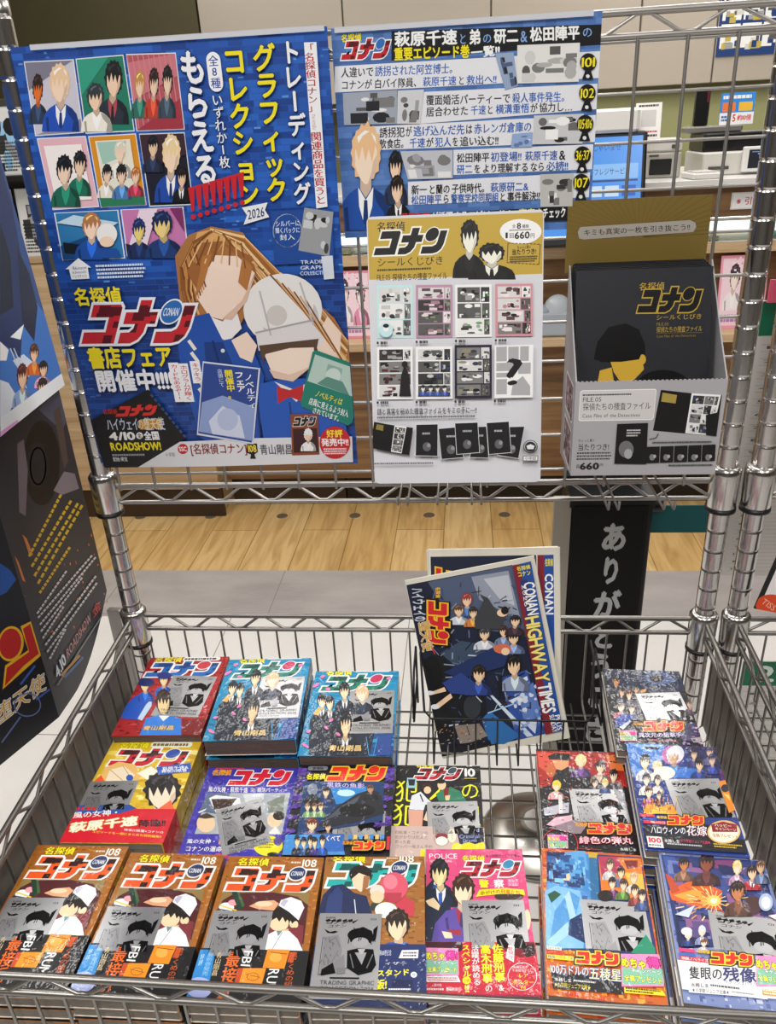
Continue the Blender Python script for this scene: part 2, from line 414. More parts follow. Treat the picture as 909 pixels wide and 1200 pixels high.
# ================================================================== the setting
def slab(name, x0, y0, z0, x1, y1, z1, m):
    b = MB(); b.box(x0, y0, z0, x1, y1, z1); return struct(b.build(name, m))
TILE_M = mat('white_floor_tile', '#e2e0dc', .35, noise=('#eceae7', 2.2, (1, 1, 1)))
GREYT = mat('grey_floor_tile', '#a29c9a', .45, noise=('#b5b0ad', 3.5, (1, 2.5, 1)))
def brickwood(name, c1, c2, mortar, bw, rh, rot, msize=.012, rough=.4):
    m = mat(name, c1, rough); nt = m.node_tree; b = nt.nodes['Principled BSDF']
    tc = nt.nodes.new('ShaderNodeTexCoord'); mp = nt.nodes.new('ShaderNodeMapping'); mp.inputs['Rotation'].default_value = (0, 0, rot)
    br = nt.nodes.new('ShaderNodeTexBrick'); br.inputs['Scale'].default_value = 1; br.inputs['Brick Width'].default_value = bw; br.inputs['Row Height'].default_value = rh
    br.inputs['Mortar Size'].default_value = msize; br.inputs['Mortar Smooth'].default_value = .1
    br.inputs['Color1'].default_value = lin(c1); br.inputs['Color2'].default_value = lin(c2); br.inputs['Mortar'].default_value = lin(mortar)
    nz = nt.nodes.new('ShaderNodeTexNoise'); mp2 = nt.nodes.new('ShaderNodeMapping'); mp2.inputs['Scale'].default_value = (22, 2.2, 1) if rot else (2.2, 22, 1)
    nz.inputs['Scale'].default_value = 1.6; nz.inputs['Detail'].default_value = 6; nz.inputs['Distortion'].default_value = .8
    mx = nt.nodes.new('ShaderNodeMixRGB'); mx.blend_type = 'MULTIPLY'; mx.inputs[0].default_value = .75
    rp = nt.nodes.new('ShaderNodeValToRGB'); rp.color_ramp.elements[0].position = .3; rp.color_ramp.elements[0].color = (.62, .52, .4, 1); rp.color_ramp.elements[1].position = .6
    L = nt.links.new
    L(tc.outputs['Object'], mp.inputs[0]); L(mp.outputs[0], br.inputs['Vector']); L(tc.outputs['Object'], mp2.inputs[0]); L(mp2.outputs[0], nz.inputs['Vector'])
    L(nz.outputs['Fac'], rp.inputs[0]); L(br.outputs['Color'], mx.inputs[1]); L(rp.outputs[0], mx.inputs[2]); L(mx.outputs[0], b.inputs['Base Color']); return m
WOODF = brickwood('wood_floor', '#e3c288', '#d6b072', '#a5854f', .9, .19, math.pi/2, .0022)
def grain(name, c1, c2, c3):
    m = mat(name, c1, .5); nt = m.node_tree; b = nt.nodes['Principled BSDF']
    tc = nt.nodes.new('ShaderNodeTexCoord'); mp = nt.nodes.new('ShaderNodeMapping'); mp.inputs['Scale'].default_value = (.5, 1, 12)
    nz = nt.nodes.new('ShaderNodeTexNoise'); nz.inputs['Scale'].default_value = 2.2; nz.inputs['Detail'].default_value = 8; nz.inputs['Roughness'].default_value = .6; nz.inputs['Distortion'].default_value = .6
    rp = nt.nodes.new('ShaderNodeValToRGB'); e = rp.color_ramp.elements; e[0].color = lin(c1); e[0].position = .3; e[1].color = lin(c3); e[1].position = .72; k = e.new(.5); k.color = lin(c2)
    L = nt.links.new; L(tc.outputs['Object'], mp.inputs[0]); L(mp.outputs[0], nz.inputs['Vector']); L(nz.outputs['Fac'], rp.inputs[0]); L(rp.outputs[0], b.inputs['Base Color']); return m
OAK = grain('oak_veneer', '#5f432a', '#85623f', '#a5825a')
OAKL = grain('pale_oak_veneer', '#a98963', '#c3a57e', '#d6bd98')

slab('floor', -4, -4, FLOOR-.1, 4, 1.165, FLOOR, TILE_M)
fb = MB(); fb.box(-4, 1.165, FLOOR-.1, 4, 1.475, FLOOR)
struct(fb.build('floor_grey_tile', GREYT))
slab('floor_wood', -4, 1.475, FLOOR-.1, 4, 3.4, FLOOR, WOODF)
b = MB()
for k in range(-9, 9): b.box(.02+.6*k, 1.168, FLOOR+.0002, .023+.6*k, 1.473, FLOOR+.0006)
for k in range(-6, 7): b.box(-.1+.6*k, -3.9, FLOOR+.0002, -.0975+.6*k, 1.16, FLOOR+.0005)
for k in range(-7, 2): b.box(-3.9, .58+.6*k, FLOOR+.0002, 3.9, .5825+.6*k, FLOOR+.0005)
struct(b.build('trim_floor_joint', mat('floor_joint', '#8d8884', .7)))
b = MB()
for k in range(-4, 5): b.lathe([(.024, 0), (.022, .0015)], (-.065+.31*k, 1.93, FLOOR), 16)
struct(b.build('trim_floor_cap', mat('floor_cap', '#6a5c4c', .5)))
OLIVE = mat('olive_wallpaper', '#8b8a5c', .7)
slab('wall_back', -4, 3.2, FLOOR, 4, 3.3, CEIL, OLIVE)
b_ = MB(); b_.box(-4, 2.88, FLOOR, -1.045, 3.19, CEIL-.001); struct(b_.build('wall_left_shade_panel', mat('olive_shade_tone', '#4b4529', .7)))  # added block, its dark colour stands for shade on the olive wall
slab('wall_left', -4.1, -4, FLOOR, -4, 3.3, CEIL, mat('left_wall_paint', '#6b655c', .7))
slab('wall_right', 4, -4, FLOOR, 4.1, 3.3, CEIL, mat('right_wall_paint', '#6b655c', .7))
slab('wall_front', -4, -4.1, FLOOR, 4, -4, CEIL, mat('front_wall_paint', '#57524c', .7))
slab('ceiling', -4, -4, CEIL, 4, 3.3, CEIL+.1, mat('ceiling_paint', '#d8d4cc', .8))
# beige wall cabinets above the till counter
SOF = mat('beige_panel', '#b2a798', .55)
cabinet = empty('wall_cabinet', (.5, 2.9, .805)); tag(cabinet, 'long beige wall cupboard with flush doors above the till counter', 'cupboard')
xs = [-1.04, -.418, .204, .817, 1.126, 1.75, 2.4, 3.0]
for a, c in zip(xs, xs[1:]):
    b = MB(); b.rbox(a+.003, -0.02, 0, c-.003, 0, CEIL-.805-.02, .003); d = b.build('door', SOF, cabinet, (-.5, 0, 0))
b = MB(); b.box(-1.04, .002, 0.004, 3.0, .29, CEIL-.805-.01); b.build('carcass', mat('beige_carcass', '#8f8577', .6), cabinet, (-.5, 0, 0))

# ================================================================== wire racks
PW = .438
def post_mesh(mb, z0, z1, r=.014):
    prof = [(r, z0)]; z = z0+.03
    while z < z1-.01:
        prof += [(r, z-.0034), (r, z-.0014), (r*.93, z-.0006), (r*.93, z+.0006), (r, z+.0014), (r, z+.0034)]; z += .0315
    prof += [(r, z1), (r*.7, z1+.004)]
    mb.lathe(prof, n=24)
def collar_mesh(mb, z):
    mb.lathe([(.0145, z-.031), (.0185, z-.031), (.0195, z-.028), (.0205, z+.02), (.0205, z+.026), (.017, z+.031), (.0145, z+.031)], n=28)
    mb.lathe([(.0172, z-.036), (.0205, z-.0355), (.0205, z-.030), (.0172, z-.030)], n=28, mi=1)
def zig(mb, p0, p1, up, n, r=.0022):
    p0, p1, up = Vector(p0), Vector(p1), Vector(up); pts = []
    for i in range(n+1):
        t = i/n; c = p0+(p1-p0)*t; o = up if i % 2 else -up
        d = (p1-p0).normalized()*((p1-p0).length/n*.16)
        pts += [c+o-d, c+o+d] if 0 < i < n else [c+o]
    mb.tube(pts, r, 6)
def truss(mb, a, c, n, dz=.0125, r=.0035):
    a, c = Vector(a), Vector(c); u = Vector((0, 0, dz))
    mb.tube([a+u, c+u], r, 8); mb.tube([a-u, c-u], r*.92, 8); zig(mb, a, c, u*.8, n)
def make_rack(x, label, basket=True, sheets=True):
    rk = empty('wire_rack', (x, 0, FLOOR)); tag(rk, label, 'rack'); Z = -FLOOR
    for sx in (-1, 1):
        for y, top in ((0, .86), (-.57, .035)):
            if y < 0 and not basket: continue
            b = MB(); post_mesh(b, .02, top+Z); b.lathe([(.011, 0), (.016, .004), (.016, .018), (.012, .024)], n=16)
            p = b.build('post', CHROME, rk, (sx*PW, y, 0))
            for z in ((.247, .013) if y == 0 else (-.004,)):
                b = MB(); collar_mesh(b, z+Z); b.build('collar', [CHROME, BLACK], p)
    b = MB(); truss(b, (-PW+.016, 0, .242+Z), (PW-.016, 0, .242+Z), 22); b.build('lower_rail', WIRE, rk)
    b = MB(); truss(b, (-PW+.014, 0, .796+Z), (PW-.014, 0, .796+Z), 18, .0115, .004); b.build('top_rail', WIRE, rk)
    b = MB()
    for k in range(-8, 9): b.tube([(.012+.0531*k, -.003, .25+Z), (.012+.0531*k, -.003, .783+Z)], .0021, 6)
    for k in range(11): b.tube([(-PW+.013, 0, .275+.0505*k+Z), (PW-.013, 0, .275+.0505*k+Z)], .0021, 6)
    b.tube([(-PW+.013, -.002, .258+Z), (PW-.013, -.002, .258+Z)], .003, 8)
    b.build('grid_panel', WIRE, rk)
    if basket:
        zb, zf, fl = .019, -.012, -.126
        for nm, a, c, n in (('back_rail', (-PW+.016, 0, zb), (PW-.016, 0, zb), 22), ('front_rail', (-PW, -.57, zf), (PW, -.57, zf), 22),
                            ('side_rail', (-PW, -.016, zb), (-PW, -.555, zf), 13), ('side_rail', (PW, -.016, zb), (PW, -.555, zf), 13)):
            b = MB(); truss(b, Vector(a)+Vector((0, 0, Z)), Vector(c)+Vector((0, 0, Z)), n, .0125, .004); b.build(nm, WIRED, rk)
        b = MB(); n = 28
        for k in range(n+1):
            xx = -PW+.018+(2*PW-.036)*k/n
            b.tube([(xx, 0, zb+Z-.01), (xx, 0, fl+.008+Z), (xx, -.008, fl+Z), (xx, -.562, fl+Z), (xx, -.57, fl+.008+Z), (xx, -.57, zf+Z-.01)], .0017, 6)
        b.build('basket_wire', WIRED, rk)
        b = MB()
        for k in range(1, 19):
            y = -.57*k/19; zz = zb+(zf-zb)*k/19
            b.tube([(-PW, y, zz+Z-.01), (-PW, y, fl+.006+Z), (-PW+.008, y, fl-.003+Z), (PW-.008, y, fl-.003+Z), (PW, y, fl+.006+Z), (PW, y, zz+Z-.01)], .0017, 6)
        b.build('cross_wire', WIRED, rk)
        if sheets:
            for sx in (-1, 1):
                b = MB(); x0, x1 = sorted((sx*(PW+.004), sx*(PW+.0052)))
                vs = [(x0, -.05, zb-.018+Z), (x1, -.05, zb-.018+Z), (x1, -.565, zf-.012+Z), (x0, -.565, zf-.012+Z), (x0, -.05, fl+Z), (x1, -.05, fl+Z), (x1, -.565, fl+Z), (x0, -.565, fl+Z)]
                b.add(vs, [(0, 1, 2, 3), (4, 7, 6, 5), (0, 4, 5, 1), (3, 2, 6, 7), (0, 3, 7, 4), (1, 5, 6, 2)])
                b.build('side_sheet', mat('taupe_plastic', '#8a827a', .38, noise=('#7d756d', 5, (1, 1, 1))), rk)
    return rk
rack = make_rack(0, 'chrome wire rack holding the posters and the basket of comics')
# hooks on the main rack's panel
for px in (478, 520, 557, 700, 758):
    p = atY(px, 549, 0)
    b = MB(); z = .279-FLOOR
    for dx in (-.006, .006): b.tube([(p.x+dx, .006, z+.014), (p.x+dx, -.006, z+.012), (p.x+dx, -.006, z-.008), (p.x+dx, -.11 if px < 600 else -.128, z-.004), (p.x+dx, -.113 if px < 600 else -.131, z+.008)], .0016, 6)
    b.tube([(p.x-.006, -.01, z-.008), (p.x+.006, -.01, z-.008)], .0016, 6)
    b.build('display_hook', WIRE, rack)
rack2 = make_rack(.922, 'neighbouring chrome wire rack hung with green year calendars', True, False)
# ================================================================== posters on the rack
def sheet_xz(x0, x1, z1, z0, y_of):
    """upright sheet facing the camera (-y): u right, v down; y_of(v) -> y"""
    w, h = x1-x0, z1-z0
    def inv(px, py):
        p = atY(px, py, y_of(h/2))
        for _ in range(4): p = atY(px, py, y_of(min(max(z1-p.z, 0), h)))
        return (p.x-x0, z1-p.z)
    def put(u, v, d): return (x0+u, y_of(v)-d, z1-v)
    return w, h, inv, put
def sheet_body(a, col, th=.0006, ny=1, cuts=None):
    vs = cuts or [a.h*k/ny for k in range(ny+1)]; mb = a.mb
    P = []
    for v in vs:
        for u in (0, a.w): P.append(a.put(u, v, 0)); P.append(a.put(u, v, -th))
    F = []; n = len(vs)
    for k in range(n-1):
        i = k*4; F += [(i, i+4, i+6, i+2), (i+1, i+3, i+7, i+5), (i, i+1, i+5, i+4), (i+2, i+6, i+7, i+3)]
    F += [(0, 2, 3, 1), (n*4-4, n*4-3, n*4-1, n*4-2)]
    mb.add(P, F, lin(col, a.g), a.mi)

# ---- blue bookshop-fair poster (two stacked halves with a fold between)
fold = .26
yb = lambda v: -.0155-.010*max(0, 1-abs(v-fold)/fold)
w, h, inv, put = sheet_xz(-.4255, -.0592, .8115, .2937, yb)
poster = empty('fair_poster', (0, 0, 0))
A = Art(w, h, inv, put, gain=1.0); sheet_body(A, '#2457a8', cuts=[0, fold, h])
BL1, BL2, BL3, BL4 = '#1f4fa6', '#2a63c0', '#183f8c', '#3f7fd2'
d0 = A.step(); rnd = random.Random(5)
for half in (0, 1):
    v0, v1 = (0, fold-.0005) if half == 0 else (fold+.0005, h)
    rows = int((v1-v0)/.0068)
    for j in range(rows):
        u = -.01*rnd.random()
        while u < w:
            ww = .008+rnd.random()*.022; A.d = d0-A.EPS
            c = rnd.choice([BL1, BL2, BL3, '#2358b0', '#1d489a'] if half == 0 else ['#1c3f88', '#17357a', '#21499a', '#1a3b80'])  # lower half inked in darker blues for the shade below the fold
            A.rr(c, u, v0+j*.0068, u+ww, v0+(j+1)*.0068-.0006); u += ww+.0005
A.d = d0+A.EPS
A.crop(0, 40, 2.8406)
for i in range(260):   # small paler marks in the blue pattern
    u, v = rnd.random()*w, rnd.random()*h
    A.d -= A.EPS*.94; A.rr(rnd.choice(['#4f86d4', '#5b93dc', '#3f74c4']) if v < fold else rnd.choice(['#2f5aa6', '#3a68b6']), u, v, u+.003+.006*rnd.random(), v+.0012+.0012*rnd.random())
# trading cards
def qin(TL, TR, BR, BL, a, b):
    t = [TL[k]+(TR[k]-TL[k])*a for k in (0, 1)]; u = [BL[k]+(BR[k]-BL[k])*a for k in (0, 1)]
    return (t[0]+(u[0]-t[0])*b, t[1]+(u[1]-t[1])*b)
CARDS = [((83, 95), (243, 87), (275, 325), (120, 336), '#c9c6d2'), ((255, 85), (408, 72), (445, 320), (288, 328), '#1f7a62'),
         ((423, 70), (582, 65), (612, 314), (457, 320), '#b35560'), ((126, 350), (283, 342), (327, 572), (178, 582), '#e3b3bd'),
         ((297, 343), (450, 334), (485, 566), (338, 574), '#d98f1d'), ((466, 335), (612, 330), (641, 565), (500, 571), '#1a1c2e'),
         ((184, 597), (390, 587), (413, 744), (212, 751), '#2d78ad'), ((405, 586), (607, 577), (626, 740), (427, 743), '#c579ae')]
for TL, TR, BR, BL, c in CARDS:
    q = lambda a, b: qin(TL, TR, BR, BL, a, b)
    A.p('#dfe4ea', [q(-.02, -.015), q(1.02, -.015), q(1.02, 1.015), q(-.02, 1.015)]); A.p(c, [q(0, 0), q(1, 0), q(1, 1), q(0, 1)])
def cq(i):
    TL, TR, BR, BL, c = CARDS[i]; return lambda a, b: qin(TL, TR, BR, BL, a, b)
q = cq(0)
A.p('#7d7a8c', [q(0, 0), q(1, 0), q(0, .38)]); A.p('#8f8d9b', [q(0, 1), q(1, .82), q(1, 1)])
A.bust(95, 130, 160, 300, '#2a1a14', '#e2702a', '#2a3a52'); A.bust(140, 95, 265, 325, '#e9c6a0', '#f3d6bd', '#1f4fb4', coll='#f2f2f2')
q = cq(1); A.p('#2f9a80', [q(0, 0), q(.7, 0), q(0, .5)]); A.bust(320, 85, 430, 300, '#15181c', '#eecdb0', '#27303c', coll='#b04a52'); A.bust(270, 160, 375, 325, '#30363c', '#eecdb0', '#efe9dc')
q = cq(2); A.p('#c97580', [q(0, .1), q(1, .0), q(1, .3), q(0, .6)])
for k in range(9): A.ln('#cf8088', *q(k/9, 0), *q(min(k/9+.05, 1), 1), 4)
A.p('#a03544', [q(0, 1), q(1, .6), q(1, 1)])
for bx, hc, cl in ((435, '#c08a4a', '#2d6a5c'), (480, '#2a1c18', '#b8402f'), (525, '#181818', '#3a4a58')): A.bust(bx, 100+(530-bx)*.2, bx+62, 280, hc, '#eccbb0', cl)
q = cq(3); A.p('#f3ece8', [q(.1, .1), q(.9, .1), q(.9, .9), q(.1, .9)]); A.bust(225, 385, 305, 540, '#15181c', '#eccbb0', '#1d6a52'); A.bust(170, 400, 270, 575, '#101214', '#f0d2b8', '#1d6650')
q = cq(4); A.p('#e6e2d2', [q(.12, .06), q(.88, .06), q(.88, .84), q(.12, .84)]); A.p('#9fc6b8', [q(.15, .08), q(.8, .08), q(.7, .3), q(.2, .4)]); A.p('#2a7a58', [q(.0, .86), q(1, .86), q(1, 1), q(0, 1)])
A.bust(365, 350, 440, 480, '#dcd3c0', '#f0d2b8', '#f0eee6'); A.bust(325, 430, 385, 545, '#181818', '#eccbb0', '#e6dfd0'); A.bust(375, 430, 440, 550, '#181818', '#eccbb0', '#4a78b0'); A.bust(425, 440, 480, 540, '#b06a3a', '#eccbb0', '#b03a52')
q = cq(5); A.p('#3a2430', [q(0, .0), q(1, 0), q(1, .3), q(0, .5)]); A.bust(475, 335, 545, 460, '#10141c', '#e6c3a6', '#232c46'); A.bust(515, 330, 625, 560, '#ead0a0', '#f3d6bd', '#1f49a4', coll='#f2f2f2'); A.bust(575, 440, 635, 560, '#181414', '#e6c3a6', '#17181c', coll='#f2f2f2')
q = cq(6); A.p('#bcd6e6', [q(0, .2), q(.3, .05), q(1, .25), q(.8, .4)]); A.p('#12467c', [q(0, .7), q(.5, .5), q(.6, 1), q(0, 1)]); A.p('#101820', [q(.05, .62), q(.4, .7), q(.4, .92), q(.05, .86)])
A.bust(250, 590, 365, 750, '#b0764a', '#f3d6bd', '#1d4c9c'); A.e('#eceae8', 358, 665, 34, 36); A.e('#f0d2b8', 358, 690, 24, 18); A.p('#1d4c9c', [(315, 745), (330, 712), (390, 712), (405, 742)])
q = cq(7); A.p('#e8d4e4', [q(.3, 0), q(.6, 0), q(.3, .9), q(0, .9)]); A.p('#7a2f66', [q(.8, 0), q(1, 0), q(1, .5)]); A.p('#261a2e', [q(0, .7), q(.25, .8), q(.25, 1), q(0, 1)])
A.bust(425, 610, 505, 745, '#1b2c58', '#e9d27a', '#1b2c58'); A.bust(485, 585, 610, 745, '#17284f', '#e9cf86', '#1d3a70')
# headline columns
A.crop(0, 0, 1)
A.tv('もらえる', '#eef0f4', 219, 60, 249, 220, .035, '#12306a', .04)
A.r('#f2f3f6', 244, 61, 260.5, 108, .5); A.tv('全8種', '#24479a', 246, 65, 258, 104, .015)
A.tv('いずれか1枚', '#eef0f4', 253, 110, 266, 198, .012, '#12306a', .03)
A.tv('コレクション', '#f2e21a', 270, 58, 297, 245, .03, '#12306a', .03)
A.tv('グラフィック', '#f2e21a', 304, 54, 331, 240, .03, '#12306a', .03)
A.tv('トレーディング', '#eef0f4', 337, 50, 359, 243, .03, '#12306a', .03)
A.p('#eef0f4', [(356.5, 50), (371, 49.5), (384, 242), (371, 244)])
A.tv('「名探偵コナン」', '#b5242c', 359, 52, 371, 132, .02); A.tv('コミックスなど', '#b5242c', 365, 134, 371, 152, -.004); A.tv('関連商品を買うと', '#b5242c', 367, 155, 380, 240, .02)
for k in range(8):
    x, y = 226+k*8.2, 256-k*2.4; A.p('#c6232e', [(x-5, y-36), (x+3, y-38), (x+2.4, y-9), (x-.6, y-8.6)]); A.e('#c6232e', x+1.2, y-2, 3, 3, n=12)
A.p('#e9ebf0', [(284, 243), (314, 237), (311, 246), (316, 254), (286, 263), (290, 252)]); A.tq('2026', '#22345c', (290, 246), (310, 242), (291, 257), .02)
A.p('#1f4a98', [(318, 247), (389, 244), (392, 306), (322, 310)])
A.ring('#cfe0f4', 337, 270, 17, 20, 1.1)
for k, s_ in enumerate(('シルバーに', '輝くパックに', '封入')): A.t(s_, '#e6eefa', 323+(5 if k == 2 else 0), 258+8*k, 352-(6 if k == 2 else 0), 265+8*k, .01)
A.p('#8d9096', [(357, 243), (391, 248), (386, 300), (350, 293)]); A.manga((357, 243), (391, 248), (386, 300), (350, 293), 12, '#9a9da2', ('#222', '#444', '#c9ccd0'), 4)
A.p('#d8dee8', [(377, 300), (390, 299), (392, 326), (380, 327)]); 
for k, s_ in enumerate(('TRADING', 'GRAPHIC', 'COLLECTION')): A.t(s_, '#d8e2f0', 352, 304+k*6.5, 388, 308.5+k*6.5, .008)
# arrow and small print
A.p('#eef0f4', [(93, 302), (108, 313), (104, 313), (106, 326), (85, 327), (82, 315), (78, 315)])
for k, s_ in enumerate(('86mm×', '63mmの', 'トレカサイズ!')): A.t(s_, '#22345c', 86, 311.5+4.8*k, 103, 315.5+4.8*k, .004)
A.body('#cfdcf0', 114, 308, 172, 326, 4, .55, 2)
# big picture: a plain long-haired figure in a navy coat beside a white dome
A.p('#a8713f', [(206, 300), (222, 275), (248, 265), (285, 272), (305, 300), (345, 330), (392, 372), (411, 405), (411, 440), (385, 420), (350, 372), (300, 345), (262, 420), (214, 372)])
A.p('#d9a566', [(232, 272), (252, 268), (270, 275), (252, 300), (228, 330), (222, 310)]); A.p('#f0d7b0', [(262, 272), (288, 284), (300, 312), (282, 300)])
for k in range(9): A.ln('#7d4c26' if k % 2 else '#d6a468', 285+k*8, 296+k*6, 372+k*4.6, 352+k*9, 2.2)
rnd = random.Random(91)
for k in range(46):
    t_ = rnd.random(); P_ = [(246+18*t_, 268+6*t_), (284-10*t_+4, 276+22*t_), (330-22*t_, 318+26*t_), (372-14*t_, 352+34*t_), (409-6*t_, 398+34*t_)]; c_ = rnd.choice(['#8a5426', '#c08448', '#dcae70', '#6d4220', '#b4773c', '#eccb98', '#9a622e'])
    for i in range(4): A.ln(c_, *P_[i], *P_[i+1], 1.0+rnd.random()*2.2); A.d -= A.EPS*.8
for k in range(26):
    t_ = rnd.random(); P_ = [(250-6*t_, 270+3*t_), (226+8*t_, 284+4*t_), (212+16*t_, 312), (214+12*t_, 340), (220+16*t_, 368)]; c_ = rnd.choice(['#8a5426', '#c08448', '#dcae70', '#6d4220', '#b4773c', '#9a622e'])
    for i in range(4): A.ln(c_, *P_[i], *P_[i+1], 1.0+rnd.random()*1.8); A.d -= A.EPS*.8
A.p('#f1d9c8', [(224, 312), (242, 298), (288, 300), (300, 318), (285, 352), (262, 374), (246, 370), (230, 346)])
A.p('#9a6234', [(220, 318), (236, 284), (262, 282), (246, 312), (232, 340)]); A.p('#9a6234', [(262, 284), (296, 300), (302, 322), (286, 306)])
A.p('#ece8ea', [(246, 370), (262, 376), (276, 356), (284, 384), (268, 400), (250, 390)])
A.p('#1f4fa8', [(206, 376), (246, 366), (262, 398), (290, 392), (310, 440), (305, 512), (286, 540), (236, 512), (214, 440)])
A.p('#153a80', [(240, 400), (262, 400), (280, 440), (262, 500), (246, 470)])
for k in range(7): A.ln('#e9e3d6', 222+k*3, 398+k*14, 230+k*3, 409+k*14, 4)
A.p('#f1d9c8', [(272, 398), (290, 388), (302, 404), (296, 424), (282, 418)]); A.p('#f1d9c8', [(384, 370), (400, 390), (398, 424), (376, 428), (370, 396)])
A.e('#e9e7e6', 332, 362, 46, 42); A.e('#c9c7ca', 340, 372, 34, 30); A.e('#e9e7e6', 330, 356, 38, 32); A.p('#dedbdc', [(300, 388), (372, 372), (384, 390), (376, 404), (304, 410)])
A.e('#cfcac6', 325, 369, 12, 12)
A.p('#f4e0d0', [(306, 404), (374, 396), (366, 428), (344, 446), (322, 442)]); A.p('#5a4233', [(304, 404), (374, 396), (372, 406), (340, 407), (312, 414), (309, 424)]); A.p('#5a4233', [(374, 396), (368, 404), (369, 420)])
A.p('#2458b8', [(300, 450), (326, 444), (366, 442), (398, 450), (408, 512), (310, 516)]); A.p('#e8e4e2', [(322, 446), (346, 456), (366, 444), (348, 470)])
A.p('#c0282e', [(325, 452), (340, 456), (356, 450), (355, 470), (340, 464), (326, 472)])
for k in range(10):
    A.ln('#7d4c26' if k % 2 else '#d9a870', 296+k*7, 306+k*5, 350+k*6.2, 352+k*8.5, 1.8); A.ln('#c58a52' if k % 3 else '#6d4220', 214+k*1.6, 312-k*2.6, 224+k*2, 366-k*3.4, 1.6)
for k in range(8): A.ln('#7d4c26' if k % 2 else '#e6bc82', 238+k*6.5, 276+abs(k-3)*2, 222+k*9.5, 306+abs(k-3)*2, 1.5)
for p_ in ([(238, 300), (250, 296), (240, 330), (229, 350)], [(285, 300), (297, 312), (290, 340), (280, 330)]): A.p('#b0743e', p_)
A.p('#dbb8a2', [(262, 372), (284, 352), (300, 320), (290, 352), (272, 374)])
for x_, y_ in ((262, 410), (270, 440), (276, 470)): A.e('#d9dce4', x_, y_, 2.4, 2.4, n=10)
A.ln('#0f2c66', 250, 398, 270, 470, 2); A.ln('#0f2c66', 300, 440, 306, 510, 2); A.ln('#3a6cc8', 216, 430, 230, 470, 3); A.ln('#16407e', 340, 470, 344, 515, 2)
A.ln('#bdbabd', 305, 340, 318, 392, 2); A.ln('#bdbabd', 352, 330, 368, 380, 2); A.ln('#a9a6aa', 300, 389, 372, 373, 1.6); A.p('#e2c4b0', [(366, 428), (344, 446), (322, 442), (316, 432), (340, 438)])
# title block
A.t('名探偵', '#f0dc1e', 88, 336, 144, 357, .03, '#10285c', .03)
A.logo((94, 352), (231, 350), (97, 402), '#c22530', '#e9edf4', '#2a6ab4', '#5a0f1a', word=True)
A.t('書店フェア', '#f0dc1e', 104, 405, 203, 430, .035, '#10285c', .03)
A.t('開催中!!!!', '#eef0f4', 113, 432, 204, 457, .035, '#10285c', .03)
for k, (s_, x) in enumerate((('キラキラ', 228), ('ホログラムが輝く', 216), ('カードもあるぞ!!', 205))):
    A.r('#eef0f4', x-2.5, 422+[0, 3, 2][k], x+9, (448 if k == 0 else 470)); A.tv(s_, '#c6232e', x-1, 424+[0, 3, 2][k], x+8, (446 if k == 0 else 468), .015)
# white foot band, black film diamond
A.p('#dfe0e4', [(127, 549), (160, 548), (197, 517), (300, 512), (413, 510), (414, 540)])
A.p('#0d0d10', [(108, 491), (175, 455), (219, 512), (160, 548), (125, 550)])
for k in range(10): A.ln('#3a4a78', 178+k*4.2, 461+k*5.2, 181+k*4.2, 464+k*5.2, 2.6)
A.t('名探偵', '#c42a22', 122, 478, 139, 484, .02); A.logo((136, 474), (186, 472), (137, 487), '#d8302a', '#2a0a08', '#d8302a', None)
A.t('ハイウェイの堕天使', '#c7ced8', 126, 488, 194, 503, .02, '#40506c', .02); A.p('#c58a2c', [(164, 491), (190, 489), (189, 500), (166, 502)]); A.t('の堕天使', '#e8d9b8', 162, 489, 192, 502, .02)
A.t('4/10', '#f0f0f0', 129, 505, 160, 514, .04); A.e('#f0f0f0', 165, 509, 4, 4, n=14); A.t('金', '#101010', 162.6, 506, 167.4, 512, .02); A.t('全国', '#f0f0f0', 170, 504, 188, 514, .04)
A.t('ROADSHOW!', '#f0dc1e', 131, 517, 190, 526, .04); A.body('#9a9aa0', 133, 530, 172, 533, 1, .7); A.t('配給/東宝', '#e6e6e6', 134, 534, 151, 539, .01)
A.r('#dfe0e4', 194, 528, 207, 534); A.t('小学館', '#333', 195, 528.6, 206.4, 533.4, .004)
A.e('#c6232e', 215.5, 524.5, 6, 6); A.t('SSC', '#f4f4f4', 211, 522, 220, 527, .03)
A.t('[名探偵コナン]', '#8c2620', 224, 518, 290, 530.5, .02)
A.p('#141414', [(290, 519), (302, 518), (303, 528), (299, 531), (301, 536), (294, 536), (295, 531), (290, 529)]); A.t('108', '#f4d63a', 291.5, 520, 301.5, 528, .03)
A.t('青山剛昌', '#4a4c5c', 305, 519, 344, 531, .012)
# small book, red roundel, teal card, navy booklet
A.p('#8a4524', [(341, 484), (373, 483), (375, 531), (343, 532)]); A.logo((343, 487), (371, 486), (344, 498), '#1a1a1a', '#e7e2da', '#33507a'); A.p('#3a1416', [(344, 501), (372, 500), (374, 528), (345, 529)]); A.bust(353, 500, 371, 527, '#f0f0f0', '#eccbb0', '#f0f0f0')
A.e('#c8202a', 393, 517, 18, 19); A.t('好評', '#f6e23a', 383, 502, 402, 511, .03); A.t('発売中!!', '#f4f4f4', 377, 512, 409, 521, .03); A.body('#f4d8d8', 380, 523, 407, 531, 3, .6)
A.p('#1d7f6e', [(367, 411), (371, 409), (426, 429), (428, 434), (413, 494), (408, 497), (354, 475), (353, 470)])
A.p('#b7cfc6', [(370, 414), (424, 433), (416, 464), (361, 445)]); A.p('#8fb0a6', [(385, 425), (402, 431), (398, 452), (380, 446)]); A.e('#c9dcd4', 391, 439, 9, 9); A.p('#5c8f82', [(372, 448), (384, 440), (402, 446), (410, 462)])
